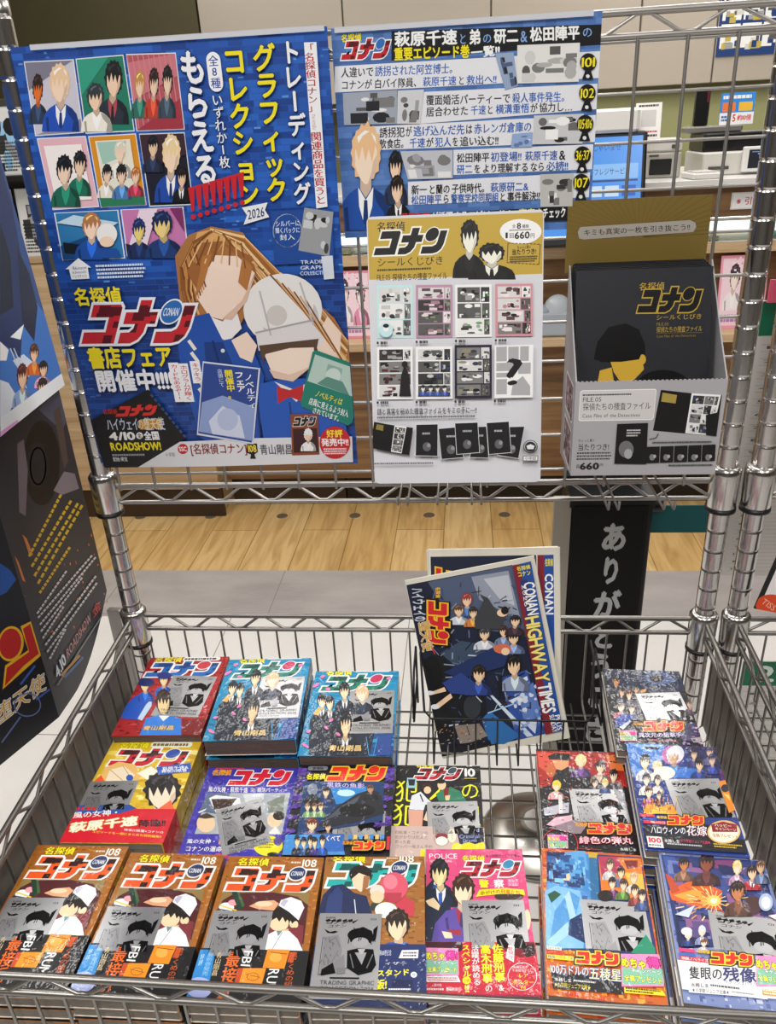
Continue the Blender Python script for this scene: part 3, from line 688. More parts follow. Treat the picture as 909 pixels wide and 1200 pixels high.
A.tq('ノベルティは', '#f0dc1e', (371, 455), (403, 466), (369, 463), .02); A.tq('店員に見えるよう封入', '#f4f4f4', (364, 464), (410, 480), (362, 472), .02); A.tq('されています。', '#f4f4f4', (368, 475), (402, 487), (366, 482), .02)
A.p('#d7dcea', [(239, 422), (306, 430), (298, 519), (232, 508)]); A.p('#2a4590', [(240, 424), (304, 431.5), (296, 517), (233.5, 506)])
A.p('#8ea2d2', [(238, 470), (262, 462), (300, 476), (297, 515), (234, 504)]); A.p('#d2d9ee', [(246, 492), (262, 474), (282, 486), (288, 512), (250, 507)]); A.e('#b7c2e2', 268, 490, 12, 13)
A.tv('ノベルティ', '#f0f2f8', 289, 437, 300, 477, .02); A.tv('フェア', '#f0f2f8', 277, 434, 288, 458, .03); A.tv('開催中。', '#f0dc1e', 266, 432, 276, 466, .03); A.tv('店頭にて', '#d7dff2', 257, 431, 263, 452, .004)
A.crop(0, 0, 1)
A.mb.build('poster_sheet', GLOSS, poster); tag(poster, 'large blue comic fair poster with eight cards hung on the rack', 'poster')
# clear tape strip folded over the top wire
def tape(parent, x0, x1, z, yt, col='#eef0f4'):
    b = MB(); b.box(x0, yt-.0035, z-.005, x1, yt-.0032, z+.0005); b.box(x0, yt-.0035, z, x1, .006, z+.0006); b.build('clear_tape', mat('clear_tape', col, .1, alpha=.6), parent)
tape(poster, -.40, -.062, .8121, -.0155)

# ---- white episode sheet
w, h, inv, put = sheet_xz(-.0565, .2375, .8095, .589, lambda v: -.007)
ep = empty('episode_poster', (0, 0, 0)); A = Art(w, h, inv, put); sheet_body(A, '#4e72ae')
d0 = A.step(); rnd = random.Random(8)
for j in range(38):
    u = 0
    while u < w:
        ww = .006+rnd.random()*.02; A.d = d0-A.EPS; A.rr(rnd.choice(['#4a6fae', '#5a80bd', '#42659f', '#5077b4']), u, j*.0058, u+ww, j*.0058+.0053); u += ww+.0004
A.d = d0+A.EPS; A.crop(380, 0, 2.6735)
A.p('#15151a', [(210, 98), (872, 76), (872, 140), (440, 170), (210, 190)])
A.t('名探偵', '#f0dc1e', 52, 105, 116, 131, .03, '#1b2a50', .03); A.logo((50, 125), (208, 118), (52, 188), '#b8202c', '#e9edf4', '#2a6ab4', '#5a0f1a')
A.tq('萩原千速', '#e9edf4', (218, 100), (416, 92), (220, 146), .035); A.tq('と', '#7fa6dc', (420, 104), (446, 103), (421, 140), .01); A.tq('弟', '#e9edf4', (452, 93), (490, 91), (453, 140), .035); A.tq('の', '#7fa6dc', (494, 104), (524, 102), (495, 137), .01)
A.tq('研二', '#e9edf4', (530, 91), (608, 88), (531, 136), .035); A.tq('&', '#7fa6dc', (612, 96), (636, 95), (613, 132), .01); A.tq('松田陣平', '#e9edf4', (643, 86), (800, 79), (644, 130), .035); A.tq('の', '#7fa6dc', (806, 84), (840, 83), (807, 118), .01)
A.tq('重要エピソード巻', '#f0dc1e', (217, 150), (455, 140), (219, 190), .03); A.tq('一覧!!', '#e9edf4', (458, 148), (550, 140), (459, 182), .03)
ROWS = [((33, 208), (865, 160), (865, 244), (33, 290)), ((228, 292), (855, 262), (852, 342), (300, 388)), ((155, 396), (850, 360), (848, 445), (165, 470)), ((404, 470), (842, 452), (838, 530), (404, 548)), ((262, 570), (832, 540), (828, 618), (262, 642))]
for q4 in ROWS: A.p('#dcdee4', list(q4))
K, Bc = '#1b1c22', '#2a5cae'
def line(parts, y0, y1, x, dx, hgt):
    for s_, c, x0, x1 in parts:
        f = lambda xx: y0+(y1-y0)*(xx-x)/dx
        A.tq(s_, c, (x0, f(x0)), (x1, f(x1)), (x0, f(x0)+hgt), .018)
line([('人違いで', K, 52, 155), ('誘拐された阿笠博士。', Bc, 158, 418)], 212, 197, 52, 366, 32)
line([('コナンが', K, 52, 150), ('白バイ隊員、', K, 156, 304), ('萩原千速', Bc, 308, 414), ('と', K, 418, 440), ('救出へ!!', Bc, 444, 540)], 252, 232, 52, 490, 30)
line([('覆面婚活パーティーで', K, 318, 584), ('殺人事件発生。', Bc, 588, 768)], 298, 286, 318, 450, 32)
line([('居合わせた', K, 318, 452), ('千速', Bc, 458, 506), ('と', K, 508, 530), ('横溝重悟', Bc, 536, 642), ('が', K, 644, 668), ('協力し…', K, 672, 778)], 336, 318, 318, 460, 30)
line([('誘拐犯', K, 172, 252), ('が', K, 254, 274), ('逃げ込んだ先', Bc, 278, 440), ('は', K, 442, 464), ('赤レンガ倉庫の', Bc, 468, 650)], 400, 380, 172, 480, 32)
line([('飲食店。', K, 172, 262), ('千速', Bc, 266, 316), ('が', K, 318, 342), ('犯人', Bc, 346, 398), ('を', K, 400, 420), ('追い込む!!', K, 424, 546)], 436, 424, 172, 374, 30)
line([('松田陣平', K, 414, 518), ('初登場!!', Bc, 520, 618), ('萩原千速', Bc, 628, 730), ('&', K, 734, 756)], 480, 470, 414, 342, 30)
line([('研二', Bc, 414, 464), ('を', K, 468, 490), ('より理解する', K, 494, 640), ('なら', K, 644, 690), ('必読!!', Bc, 694, 764)], 516, 504, 414, 350, 29)
line([('新一', K, 272, 322), ('と蘭の', K, 326, 394), ('子供時代。', K, 398, 516), ('萩原研二&', Bc, 520, 640)], 580, 568, 272, 370, 30)
line([('松田陣平', Bc, 272, 368), ('ら', K, 370, 392), ('警察学校同期組', Bc, 396, 546), ('と', K, 548, 568), ('事件解決!?', K, 572, 676)], 612, 598, 272, 400, 29)
A.manga((604, 142), (800, 134), (796, 256), (604, 262), 18, '#dcdcda', ('#777', '#aaa', '#555', '#c8c8c8'), 3)
A.manga((534, 168), (592, 164), (606, 270), (566, 282), 8, '#8fa2c0', ('#222', '#4a5a78'), 4)
A.manga((58, 292), (228, 282), (228, 388), (62, 392), 14, '#9aa2b0', ('#26282e', '#555', '#ddd', '#777'), 5); A.manga((230, 284), (312, 280), (300, 388), (228, 388), 9, '#c9cbd0', ('#777', '#999', '#444'), 6)
A.manga((656, 362), (812, 356), (808, 450), (656, 452), 12, '#c4c6ca', ('#222', '#666', '#eee'), 7); A.manga((588, 420), (652, 414), (650, 460), (584, 462), 6, '#8ea6d0', ('#5a76a8', '#c9d4e8'), 8)
A.manga((238, 474), (402, 470), (402, 558), (262, 562), 12, '#b9bcc4', ('#777', '#dedede', '#9a9ca4'), 9); A.manga((676, 546), (780, 542), (776, 646), (676, 648), 12, '#b9b9b6', ('#333', '#777', '#e2e2e0'), 10)
for (cx, cy), s_ in zip(((826, 195), (823, 292), (816, 388), (808, 486), (804, 572)), ('101', '102', '105·106', '36·37', '107')):
    A.e('#141416', cx, cy, 26, 28); A.p('#141416', [(cx-9, cy+24), (cx+7, cy+24), (cx+16, cy+54), (cx-20, cy+54)]); A.e('#d9dbe0', cx-2, cy+44, 6, 6, n=12); A.t(s_, '#f0dc1e', cx-22, cy-15, cx+22, cy+15, .02)
A.bust(45, 385, 215, 720, '#e2b98c', '#f2d6c0', '#204c9e', coll='#f2f2f2'); A.bust(185, 468, 262, 640, '#15181c', '#eccbb0', '#263452'); A.bust(192, 545, 272, 700, '#201816', '#eccbb0', '#181a20', coll='#f2f2f2')
A.p('#15151a', [(236, 672), (700, 650), (760, 648), (760, 690), (236, 700)]); A.tq('萩原千速', '#c8282e', (240, 668), (330, 664), (241, 690), .03); A.tq('が活躍するエピソードの', '#eef0f4', (334, 664), (590, 654), (335, 692), .02); A.tq('裏表', '#f0dc1e', (608, 654), (660, 652), (609, 684), .03); A.tq('をチェック', '#eef0f4', (664, 652), (756, 648), (665, 684), .03)
A.mb.build('poster_sheet', GLOSS, ep); tag(ep, 'pale blue sheet listing numbered episodes on striped rows, hung on the rack', 'poster')
tape(ep, -.052, .228, .8101, -.007)

# ---- gold and grey lottery board, its foot standing out on hooks
yl = lambda v: -.010-.078*(v/.3175)
w, h, inv, put = sheet_xz(-.0285, .183, .6125, .295, yl)
bd = empty('lottery_board', (0, 0, 0)); A = Art(w, h, inv, put, gain=1.2)
# rounded board
def rboard(a, col, th, rad, cuts):
    N = len(cuts)
    L = []
    for v in cuts:
        k = 0
        for e_ in (v, a.h-v):
            if e_ < rad: k = max(k, rad-math.sqrt(max(0, rad*rad-(rad-e_)**2)))
        L.append((k, a.w-k, v))
    P = []
    for u0, u1, v in L: P += [a.put(u0, v, 0), a.put(u1, v, 0), a.put(u0, v, -th), a.put(u1, v, -th)]
    F = []
    for k in range(N-1):
        i = k*4; F += [(i, i+4, i+5, i+1), (i+2, i+3, i+7, i+6), (i, i+2, i+6, i+4), (i+1, i+5, i+7, i+3)]
    F += [(0, 1, 3, 2), (N*4-4, N*4-2, N*4-1, N*4-3)]; a.mb.add(P, F, lin(col, a.g), a.mi)
NC = 2
rboard(A, '#c9cad0', .0022, .006, [0, .001, .002, .004, .006]+[.006+(h-.012)*k/NC for k in range(1, NC)]+[h-.006, h-.004, h-.002, h-.001, h])
A.d = 2e-5
A.crop(420, 240, 3.748)
GO = '#b79a3c'
a0 = A.inv(429, 328)[1]
A.rr(GO, .0012, .003, w-.0012, a0)
A.t('名探偵', '#17161a', 80, 74, 205, 118, .01); A.logo((62, 108), (392, 96), (66, 222), '#141416', '#e9e6dc', '#141416', None, .07, .34)
A.t('シールくじびき', '#1c1a18', 80, 228, 375, 268, .004); A.body('#3a3326', 82, 276, 332, 290, 1, .6, 3); A.t('FILE.05', '#3a3326', 80, 306, 140, 332, -.008); A.t('探偵たちの捜査ファイル', '#1c1a18', 148, 298, 390, 330, .008)
A.bust(412, 60, 560, 322, '#141416', '#e6e2d6', '#141416'); A.bust(480, 165, 690, 328, '#141416', '#e6e2d6', '#141416', coll='#e6e2d6')
A.e('#efeee9', 712, 117, 92, 55); A.t('全', '#222', 674, 86, 690, 102, .01); A.t('8', '#222', 694, 80, 714, 104, .03); A.t('種類', '#222', 718, 86, 748, 102, .01); A.body('#555', 662, 106, 760, 114, 1, .6); A.t('1', '#1c1c1c', 644, 122, 656, 146, .03); A.t('回', '#1c1c1c', 662, 124, 682, 146, .01); A.t('660', '#1c1c1c', 684, 118, 752, 148, .03); A.t('円', '#1c1c1c', 754, 124, 774, 146, .01)
for k in range(9):
    A.ln('#3a3122', 656+k*16, 168+k*.5, 667+k*16, 168+k*.5, 2.5); A.ln('#3a3122', 652+k*16, 254+k*.8, 663+k*16, 254+k*.8, 2.5)
A.ln('#3a3122', 656, 168, 652, 254, 2.5); A.ln('#3a3122', 798, 174, 792, 260, 2.5)
A.t('ちょっと驚く', '#2a241a', 696, 178, 758, 192, .004); A.t('当たりつき!', '#201c14', 672, 192, 780, 218, .01); A.body('#4a4028', 664, 222, 786, 252, 3, .55, 4)
for (x0, y0, x1, y1, bc, nx, ny, sd, cs) in [(80, 352, 238, 586, '#b9d9de', 2, 3, 1, None), (252, 352, 412, 584, '#b28aa2', 2, 4, 2, ('#2a2026', '#5a4450', '#a07a88', '#d8c8cc', '#7a8a6a')), (424, 350, 584, 580, '#e9e9e9', 2, 3, 3, ('#141414', '#444', '#5a9a5a', '#999', '#fff')), (600, 346, 764, 576, '#c98b96', 2, 4, 4, ('#1a1416', '#5a3a40', '#b08088', '#e8d8da')),
                                             (82, 622, 238, 852, '#efefef', 2, 4, 5, ('#141414', '#3a2024', '#5a2a30', '#999')), (252, 620, 412, 850, '#eeeeee', 2, 4, 6, ('#16181e', '#33406a', '#555', '#bbb')), (422, 612, 584, 846, '#232030', 2, 4, 7, ('#111', '#555', '#8a8268', '#ddd', '#3a3648'))]:
    kw = {} if cs is None else {'cols': cs}
    A.comic((x0, y0), (x1, y0-2), (x1+1, y1-2), (x0+1, y1), nx, ny, bc, sd, **kw)
A.e('#b9d9de', 122, 545, 30, 32); A.e('#efe9e4', 122, 540, 12, 13); A.e('#1b1b1b', 122, 527, 13, 9)
A.p('#1a181c', [(180, 835), (188, 745), (206, 690), (222, 745), (232, 835)]); A.e('#1a181c', 204, 695, 13, 14)
for k in range(4): A.bust(262+k*32, 785, 305+k*32, 834, '#14161c', '#dcd6d2', '#3c4f8e')
A.r('#ececec', 596, 612, 764, 842)
for (x0, y0, x1, y1) in [(604, 618, 650, 682), (656, 618, 702, 676), (708, 616, 746, 680), (604, 688, 690, 724), (604, 732, 660, 752), (604, 760, 650, 826), (700, 688, 754, 736)]: A.r('#a2a3a6', x0, y0, x1, y1)
A.p('#a2a3a6', [(668, 830), (676, 780), (720, 746), (752, 790), (752, 830)])
A.t('?', '#161618', 640, 668, 726, 784, .018)
for k, (x, y) in enumerate([(82, 601), (252, 597), (424, 593), (598, 590), (82, 862), (252, 860), (422, 858), (594, 855)]):
    A.e('#333', x+4, y, 5, 6, n=12); A.body('#444', x+16, y-7, x+54, y+7, 1, .8, k)
A.t('謎と真実を秘めた捜査ファイルをキミの手に―!!', '#232327', 82, 884, 518, 912, .012); A.body('#5a5a60', 82, 918, 566, 930, 1, .6, 9)
A.p('#101012', [(70, 946), (160, 962), (140, 1078), (55, 1060)]); A.p('#121214', [(160, 962), (240, 972), (224, 1092), (140, 1078)]); A.comic((160, 962), (212, 968), (190, 1084), (144, 1076), 2, 4, '#e9e9e9', 12); A.p('#857338', [(82, 955), (112, 961), (110, 985), (78, 978)])
for i, (x0, y0, x1, y1, x2, y2, x3, y3) in enumerate([(255, 958, 348, 956, 347, 1094, 252, 1092), (352, 976, 440, 968, 460, 1100, 366, 1108), (500, 968, 560, 966, 570, 1102, 490, 1100), (640, 968, 726, 966, 700, 1104, 610, 1090), (424, 952, 522, 948, 530, 1078, 432, 1086), (562, 950, 658, 944, 668, 1078, 572, 1086)]):
    A.p('#d4d4d6', [(x0-2, y0-2), (x1+2, y1-2), (x2+2, y2+2), (x3-2, y3+2)]); A.p('#18181b', [(x0, y0), (x1, y1), (x2, y2), (x3, y3)]); cx, cy = (x0+x2)/2, (y0+y2)/2
    A.e('#5a5a5e', cx, cy+28, 18, 20); A.e('#8a8a8e', cx+8, cy+22, 8, 9); A.body('#a0a0a4', cx-20, cy-36, cx+22, cy-24, 1, .7, i)
A.ring('#2b2b2e', 753, 1053, 31, 29, 3); A.e('#2b2b2e', 753, 1053, 24, 22); A.p('#d8d8da', [(735, 1050), (753, 1042), (771, 1050), (766, 1064), (740, 1064)])
A.r('#2b2b2e', 720, 1092, 786, 1116); A.r('#d4d4d6', 722.5, 1094.5, 783.5, 1113.5); A.t('小学館', '#2b2b2e', 728, 1096, 778, 1112, .006); A.body('#77777c', 720, 1120, 784, 1128, 1, .6); A.body('#6a6a70', 55, 1120, 345, 1132, 1, .6, 3)
A.mb.build('board_sheet', PAPER, bd); tag(bd, 'gold-topped grey sticker lottery board hung low on the rack panel', 'sign')

# ---- silver display box of black sticker packets
bx = empty('display_box', (.295, -.06, .31)); O = Vector((.295, -.06, .31))
x0, x1, zf0, zf1, yf, yk = .2155, .3845, .318, .4345, -.122, -.0075
inv = lambda px, py: (lambda p: (p.x-x0, zf1-p.z))(atY(px, py, yf)); put = lambda u, v, d: Vector((x0+u, yf-d, zf1-v))-O
A = Art(x1-x0, zf1-zf0, inv, put, gain=1.15); GR = lin('#a3a2a6', 1.15)
A.mb.box(x0-O.x, yf-O.y+.0, zf0-O.z, x1-O.x, yf+.0016-O.y, zf1-O.z, GR)
A.crop(640, 220, 3.43)
A.r('#f1f0ee', 132, 812, 436, 936, .08); A.r('#c7c5c6', 134, 815, 434, 933, .08); A.body('#333', 146, 826, 404, 836, 1, .6, 2); A.t('FILE.05', '#3a3a3c', 146, 842, 222, 860, -.008); A.tq('探偵たちの捜査ファイル', '#28282a', (146, 866), (420, 860), (147, 896), .006); A.t('Case Files of the Detectives', '#3a3a3c', 144, 908, 376, 922, -.006)
A.t('ちょっと驚く', '#28282a', 128, 1010, 196, 1022, .004); A.t('当たりつき!', '#1c1c1e', 126, 1028, 252, 1056, .01); A.body('#3a3a3c', 122, 1060, 262, 1096, 3, .5, 5); A.t('660', '#1c1c1e', 134, 1106, 212, 1132, .05); A.t('円', '#1c1c1e', 214, 1108, 228, 1120, .01); A.t('1回', '#1c1c1e', 120, 1112, 133, 1128, .01)
A.p('#0e0e10', [(460, 812), (584, 826), (556, 988), (428, 976)]); A.p('#121214', [(584, 826), (706, 832), (682, 998), (556, 988)]); A.comic((584, 826), (702, 832), (664, 996), (558, 986), 3, 4, '#e8e8ea', 21, ('#161616', '#2a3a70', '#777', '#bbb')); A.p('#111', [(640, 912), (695, 900), (682, 998), (640, 992)]); A.p('#a08c44', [(466, 822), (524, 832), (518, 866), (460, 858)])
A.p('#0e0e10', [(284, 948), (408, 944), (400, 1110), (272, 1108)]); A.e('#6a6a6e', 320, 1050, 30, 34); A.e('#a0a0a4', 328, 1068, 16, 20); A.body('#c8c8ca', 322, 968, 378, 1000, 3, .5, 6)
A.ln('#2a2a2c', 412, 1010, 440, 1004, 3); A.ln('#2a2a2c', 440, 1004, 450, 986, 3); A.body('#3a3a3c', 424, 1016, 684, 1026, 1, .6, 7)
for k in range(5):
    A.p('#0e0e10', [(402+k*56, 1040-k*2), (455+k*56, 1038-k*2), (452+k*56, 1104-k*2), (399+k*56, 1106-k*2)]); A.e('#75757a', 424+k*56, 1082, 11, 13, n=14); A.e('#a8a8ac', 434+k*56, 1078, 6, 7, n=12)
A.body('#3a3a3c', 490, 1108, 676, 1118, 1, .6, 8)
# saw-tooth tear edge
for k in range(34): u = x0+(x1-x0)*(k+.5)/34; A.mb.box(u-.0013-O.x, yf-O.y, zf1-O.z, u+.0013-O.x, yf+.0014-O.y, zf1+.0011-O.z, GR)
A.mb.build('front_panel', PAPER, bx)
for sx in (x1-.0016, x0):
    b = MB()
    P = [(yf+.0016, zf0), (yk, .303), (yk, .548), (yf+.045, .475), (yf+.0016, zf1)]
    vs = [(sx-O.x, y-O.y, z-O.z) for y, z in P]+[(sx+.0016-O.x, y-O.y, z-O.z) for y, z in P]
    b.add(vs, [(0, 1, 2, 3, 4), (9, 8, 7, 6, 5)]+[(i, i+5, (i+1) % 5+5, (i+1) % 5) for i in range(5)], GR)
    sp = b.build('side_panel', PAPER, bx)
A2 = Art(yk-yf, .13, None, lambda u, v, d: Vector((x0-d, yk-u, .43-v))-O, gain=1.1, d0=2e-5); A2.uv = lambda x, y: (x, y)
A2.rr('#e2dfe2', .03, .004, .1, .052, .1); A2.rr('#86727a', .033, .007, .097, .049); A2.specks(.034, .008, .09, .044, 50, ['#222', '#444', '#c9bcc0', '#9a7a84'], .007, .006); A2.rr('#e2dfe2', .03, .06, .1, .112, .1); A2.rr('#75646c', .033, .063, .097, .109); A2.specks(.034, .064, .09, .104, 50, ['#222', '#444', '#c9bcc0', '#9a7a84'], .007, .006, 3)
A2.mb.build('side_print', PAPER, sp)
b = MB(); P = [(yf+.0016, zf0), (yk, .303)]
b.add([(x0+.0016-O.x, P[0][0]-O.y, P[0][1]-O.z), (x1-.0016-O.x, P[0][0]-O.y, P[0][1]-O.z), (x1-.0016-O.x, P[1][0]-O.y, P[1][1]-O.z), (x0+.0016-O.x, P[1][0]-O.y, P[1][1]-O.z),
       (x0+.0016-O.x, P[0][0]-O.y, P[0][1]+.0016-O.z), (x1-.0016-O.x, P[0][0]-O.y, P[0][1]+.0016-O.z), (x1-.0016-O.x, P[1][0]-O.y, P[1][1]+.0016-O.z), (x0+.0016-O.x, P[1][0]-O.y, P[1][1]+.0016-O.z)],
      [(0, 3, 2, 1), (4, 5, 6, 7), (0, 1, 5, 4), (2, 3, 7, 6), (0, 4, 7, 3), (1, 2, 6, 5)], GR); b.build('base_panel', PAPER, bx)
# header card (gold) rising from the back
hx0, hx1, hz1, hz0, hy = .2105, .3755, .6205, .538, -.0085
inv = lambda px, py: (lambda p: (p.x-hx0, hz1-p.z))(atY(px, py, hy)); put = lambda u, v, d: Vector((hx0+u, hy-d, hz1-v))-O
A = Art(hx1-hx0, hz1-hz0, inv, put, gain=1.0, d0=3e-5); G2 = '#6e5b28'
A.mb.box(hx0-O.x, hy-O.y, hz0-O.z, hx1-O.x, hy+.0012-O.y, hz1-O.z, lin(G2, 1.2)); A.mb.box(x0-O.x, hy-O.y, .303-O.z, x1-O.x, hy+.0012-O.y, hz0-O.z, lin(G2, 1.2))
A.crop(640, 220, 3.43)
for k in range(-14, 15):
    a = k*.105; A.ln('#5c4b22' , 372+20*math.sin(a), 200-10*math.cos(a), 372+420*math.sin(a), 200-230*math.cos(a), 1.1)
A.tq(' ', G2, (0, 0), (1, 0), (0, 1))
A.p('#a8a29a', [(126, 178), (136, 158), (578, 130), (598, 140), (602, 158), (590, 178), (150, 208), (132, 204)])
A.tq('キミも真実の一枚を引き抜こう!!', '#222', (148, 168), (578, 144), (149, 194), .008)
A.mb.build('header_card', PAPER, bx)
tag(bx, 'open silver display box with gold header full of black sticker packets', 'box')
# packets: leaning upright in the box
up = Vector((0, .062, .2235)).normalized(); nrm = Vector((0, -up.z, up.y)); PWd, PHt = .155, .2325
FILM = print_mat('dark_film_print', .38, .12, (40, .5), .25, coat_rough=.06)
def packet_at(base):
    r = empty('sticker_packet', base); return r
base0 = Vector((.2965, -.109, .3225))
def pk_inv(px, py):
    p = on(px, py, base0+nrm*.002, nrm); q = p-base0; return (q.x+PWd/2, PHt-q.dot(up))
pk_put = lambda u, v, d: Vector((u-PWd/2, 0, 0))+up*(PHt-v)+nrm*(.002+d)
A = Art(PWd, PHt, pk_inv, pk_put, gain=1.0, d0=2e-5)
m3 = Matrix((Vector((1, 0, 0)), up, nrm)).transposed().to_4x4()
A.mb.rbox(-PWd/2, 0, 0, PWd/2, PHt, .002, .002, lin('#26272b'), 0, m3)
back_mb = MB(); back_mb.rbox(-PWd/2, 0, 0, PWd/2, PHt, .002, .002, lin('#26272b'), 0, m3)
A.crop(640, 220, 3.43); A.fill('#2b2c31')
A.t('名探偵', '#b79a3c', 372, 380, 476, 412, .008); A.logo((362, 402), (628, 398), (364, 502), '#16161a', '#b79a3c', '#16161a', None, .06, .34); A.t('シールくじびき', '#b79a3c', 440, 508, 626, 530, .002); A.t('FILE.05', '#8f7a34', 442, 542, 492, 554, -.01); A.t('探偵たちの捜査ファイル', '#b79a3c', 442, 556, 626, 580, .004); A.ln('#8f7a34', 442, 584, 628, 582, 1.2); A.t('Case Files of the Detectives', '#8f7a34', 442, 590, 600, 600, -.008)
A.p('#0d0d0f', [(190, 690), (205, 620), (250, 560), (320, 545), (372, 570), (396, 630), (398, 690), (330, 720)]); A.p('#d0a83a', [(255, 690), (385, 690), (392, 730), (350, 775), (300, 785), (270, 740)]); A.p('#d0a83a', [(205, 785), (215, 735), (262, 722), (272, 785)]); A.e('#d0a83a', 386, 690, 14, 20); A.p('#0d0d0f', [(206, 640), (395, 640), (372, 690), (300, 700), (215, 700)]); A.e('#0d0d0f', 470, 800, 110, 68)
pk = packet_at(base0); A.mb.build('packet_front', FILM, pk)
tag(pk, 'black sticker packet at the front of the silver display box, gold title showing', 'packet', 'sticker packets in the display box')
ORD = ['', 'first', 'second', 'third', 'fourth', 'fifth', 'sixth', 'seventh', 'eighth']
for k in range(1, 7):
    p = empty('sticker_packet', base0+Vector((.0006*((k*7) % 5-2), .0056*k, .0007*k-.001)))
    b2 = back_mb.build('packet_film', FILM, p) if k == 1 else dup(p1.children[0], p)
    if k == 1: p1 = p
    tag(p, 'plain black sticker packet standing %s behind the gold-titled one in the display box' % ORD[k], 'packet', 'sticker packets in the display box')
# ================================================================== comics in the basket
BASE = -.1235
PAGES = mat('page_edges', '#8f867a', .8, noise=('#6a6058', 60, (1, 1, 30)))
PAGEL = mat('page_edges_dark', '#6a5a54', .8, noise=('#3d312e', 60, (1, 1, 40)))
ORDW = ['top', 'second', 'third', 'fourth', 'fifth', 'sixth', 'seventh']
def packet_art(a, vmax, full_text):
    K, G1 = '#161616', '#85868a'; a.uv = lambda x, y: (x*a.w, y*a.hh); a.fill('#b4b5b7')
    for k in range(5): a.p('#2a2a2c', [(.1+.09*k, .085+.008*(k % 2)), (.17+.09*k, .07), (.185+.09*k, .1), (.13+.09*k, .115)])
    a.t('名探偵', '#2a2a2c', .1, .045, .26, .07, .01); a.tq('コナン', K, (.13, .08), (.5, .075), (.1, .14), .04); a.tq('コナン', '#3a3a3c', (.16, .145), (.46, .14), (.14, .185), .02)
    a.p(K, [(.53, .11), (.63, .075), (.6, .1), (.55, .13)]); a.p(K, [(.1, .2), (.2, .235), (.28, .22), (.33, .235), (.26, .255), (.16, .25)]); a.t('01', '#444', .82, .06, .92, .085, .0)
    for (p, q, r_, s_) in ((.1, .3, .1, .74), (.1, .74, .52, .66)): a.ln(K, p, q, r_, s_, .008)
    a.p('#a1a2a5', [(.12, .3), (.34, .27), (.42, .45), (.4, .66), (.12, .73)]); a.ln(G1, .2, .36, .3, .3, .012); a.ln(G1, .3, .3, .38, .42, .012); a.ln(G1, .16, .5, .26, .6, .012); a.ln(G1, .36, .46, .28, .6, .01)
    a.e(K, .68, .27, .2, .085); a.p(K, [(.5, .28), (.58, .2), (.72, .17), (.86, .22), (.9, .32), (.84, .37), (.76, .31), (.62, .34), (.54, .36)]); a.e('#c0c1c4', .69, .36, .13, .06)
    a.p(K, [(.88, .2), (.95, .15), (.93, .32), (.88, .36)]); a.p(K, [(.5, .46), (.66, .43), (.9, .44), (.96, .62), (.9, .7), (.7, .74), (.52, .66)]); a.p('#b9babd', [(.62, .48), (.8, .48), (.74, .62)]); a.p('#9c9da0', [(.3, .62), (.46, .5), (.5, .7), (.36, .72)]); a.p(K, [(.14, .68), (.3, .6), (.36, .72), (.14, .75)])
    rnd = random.Random(77)
    for k in range(16):
        x_ = .5+.4*rnd.random(); y_ = .17+.12*rnd.random(); a.ln(K, x_, y_, x_+.06*(rnd.random()-.3), y_+.05+.05*rnd.random(), .014)
    for k in range(12): x_ = .12+.26*rnd.random(); y_ = .28+.3*rnd.random(); a.ln('#6a6b6f', x_, y_, x_+.07*(rnd.random()-.5), y_+.05*rnd.random()+.02, .009)
    a.ln('#85868a', .55, .5, .62, .66, .016); a.ln('#85868a', .9, .5, .82, .66, .016); a.p('#d0d1d3', [(.66, .44), (.78, .44), (.74, .5), (.7, .5)]); a.p('#8f9094', [(.36, .66), (.5, .66), (.5, .72), (.38, .73)])
    if full_text:
        a.r('#202022', .28, .765, .72, .78); a.t('TRADING GRAPHIC', '#5b5c60', .14, .8, .95, .845, -.002); a.t('COLLECTION 2026', '#5b5c60', .14, .865, .95, .91, -.002); a.body('#7a7b7e', .14, .935, .6, .95, 1, .5)
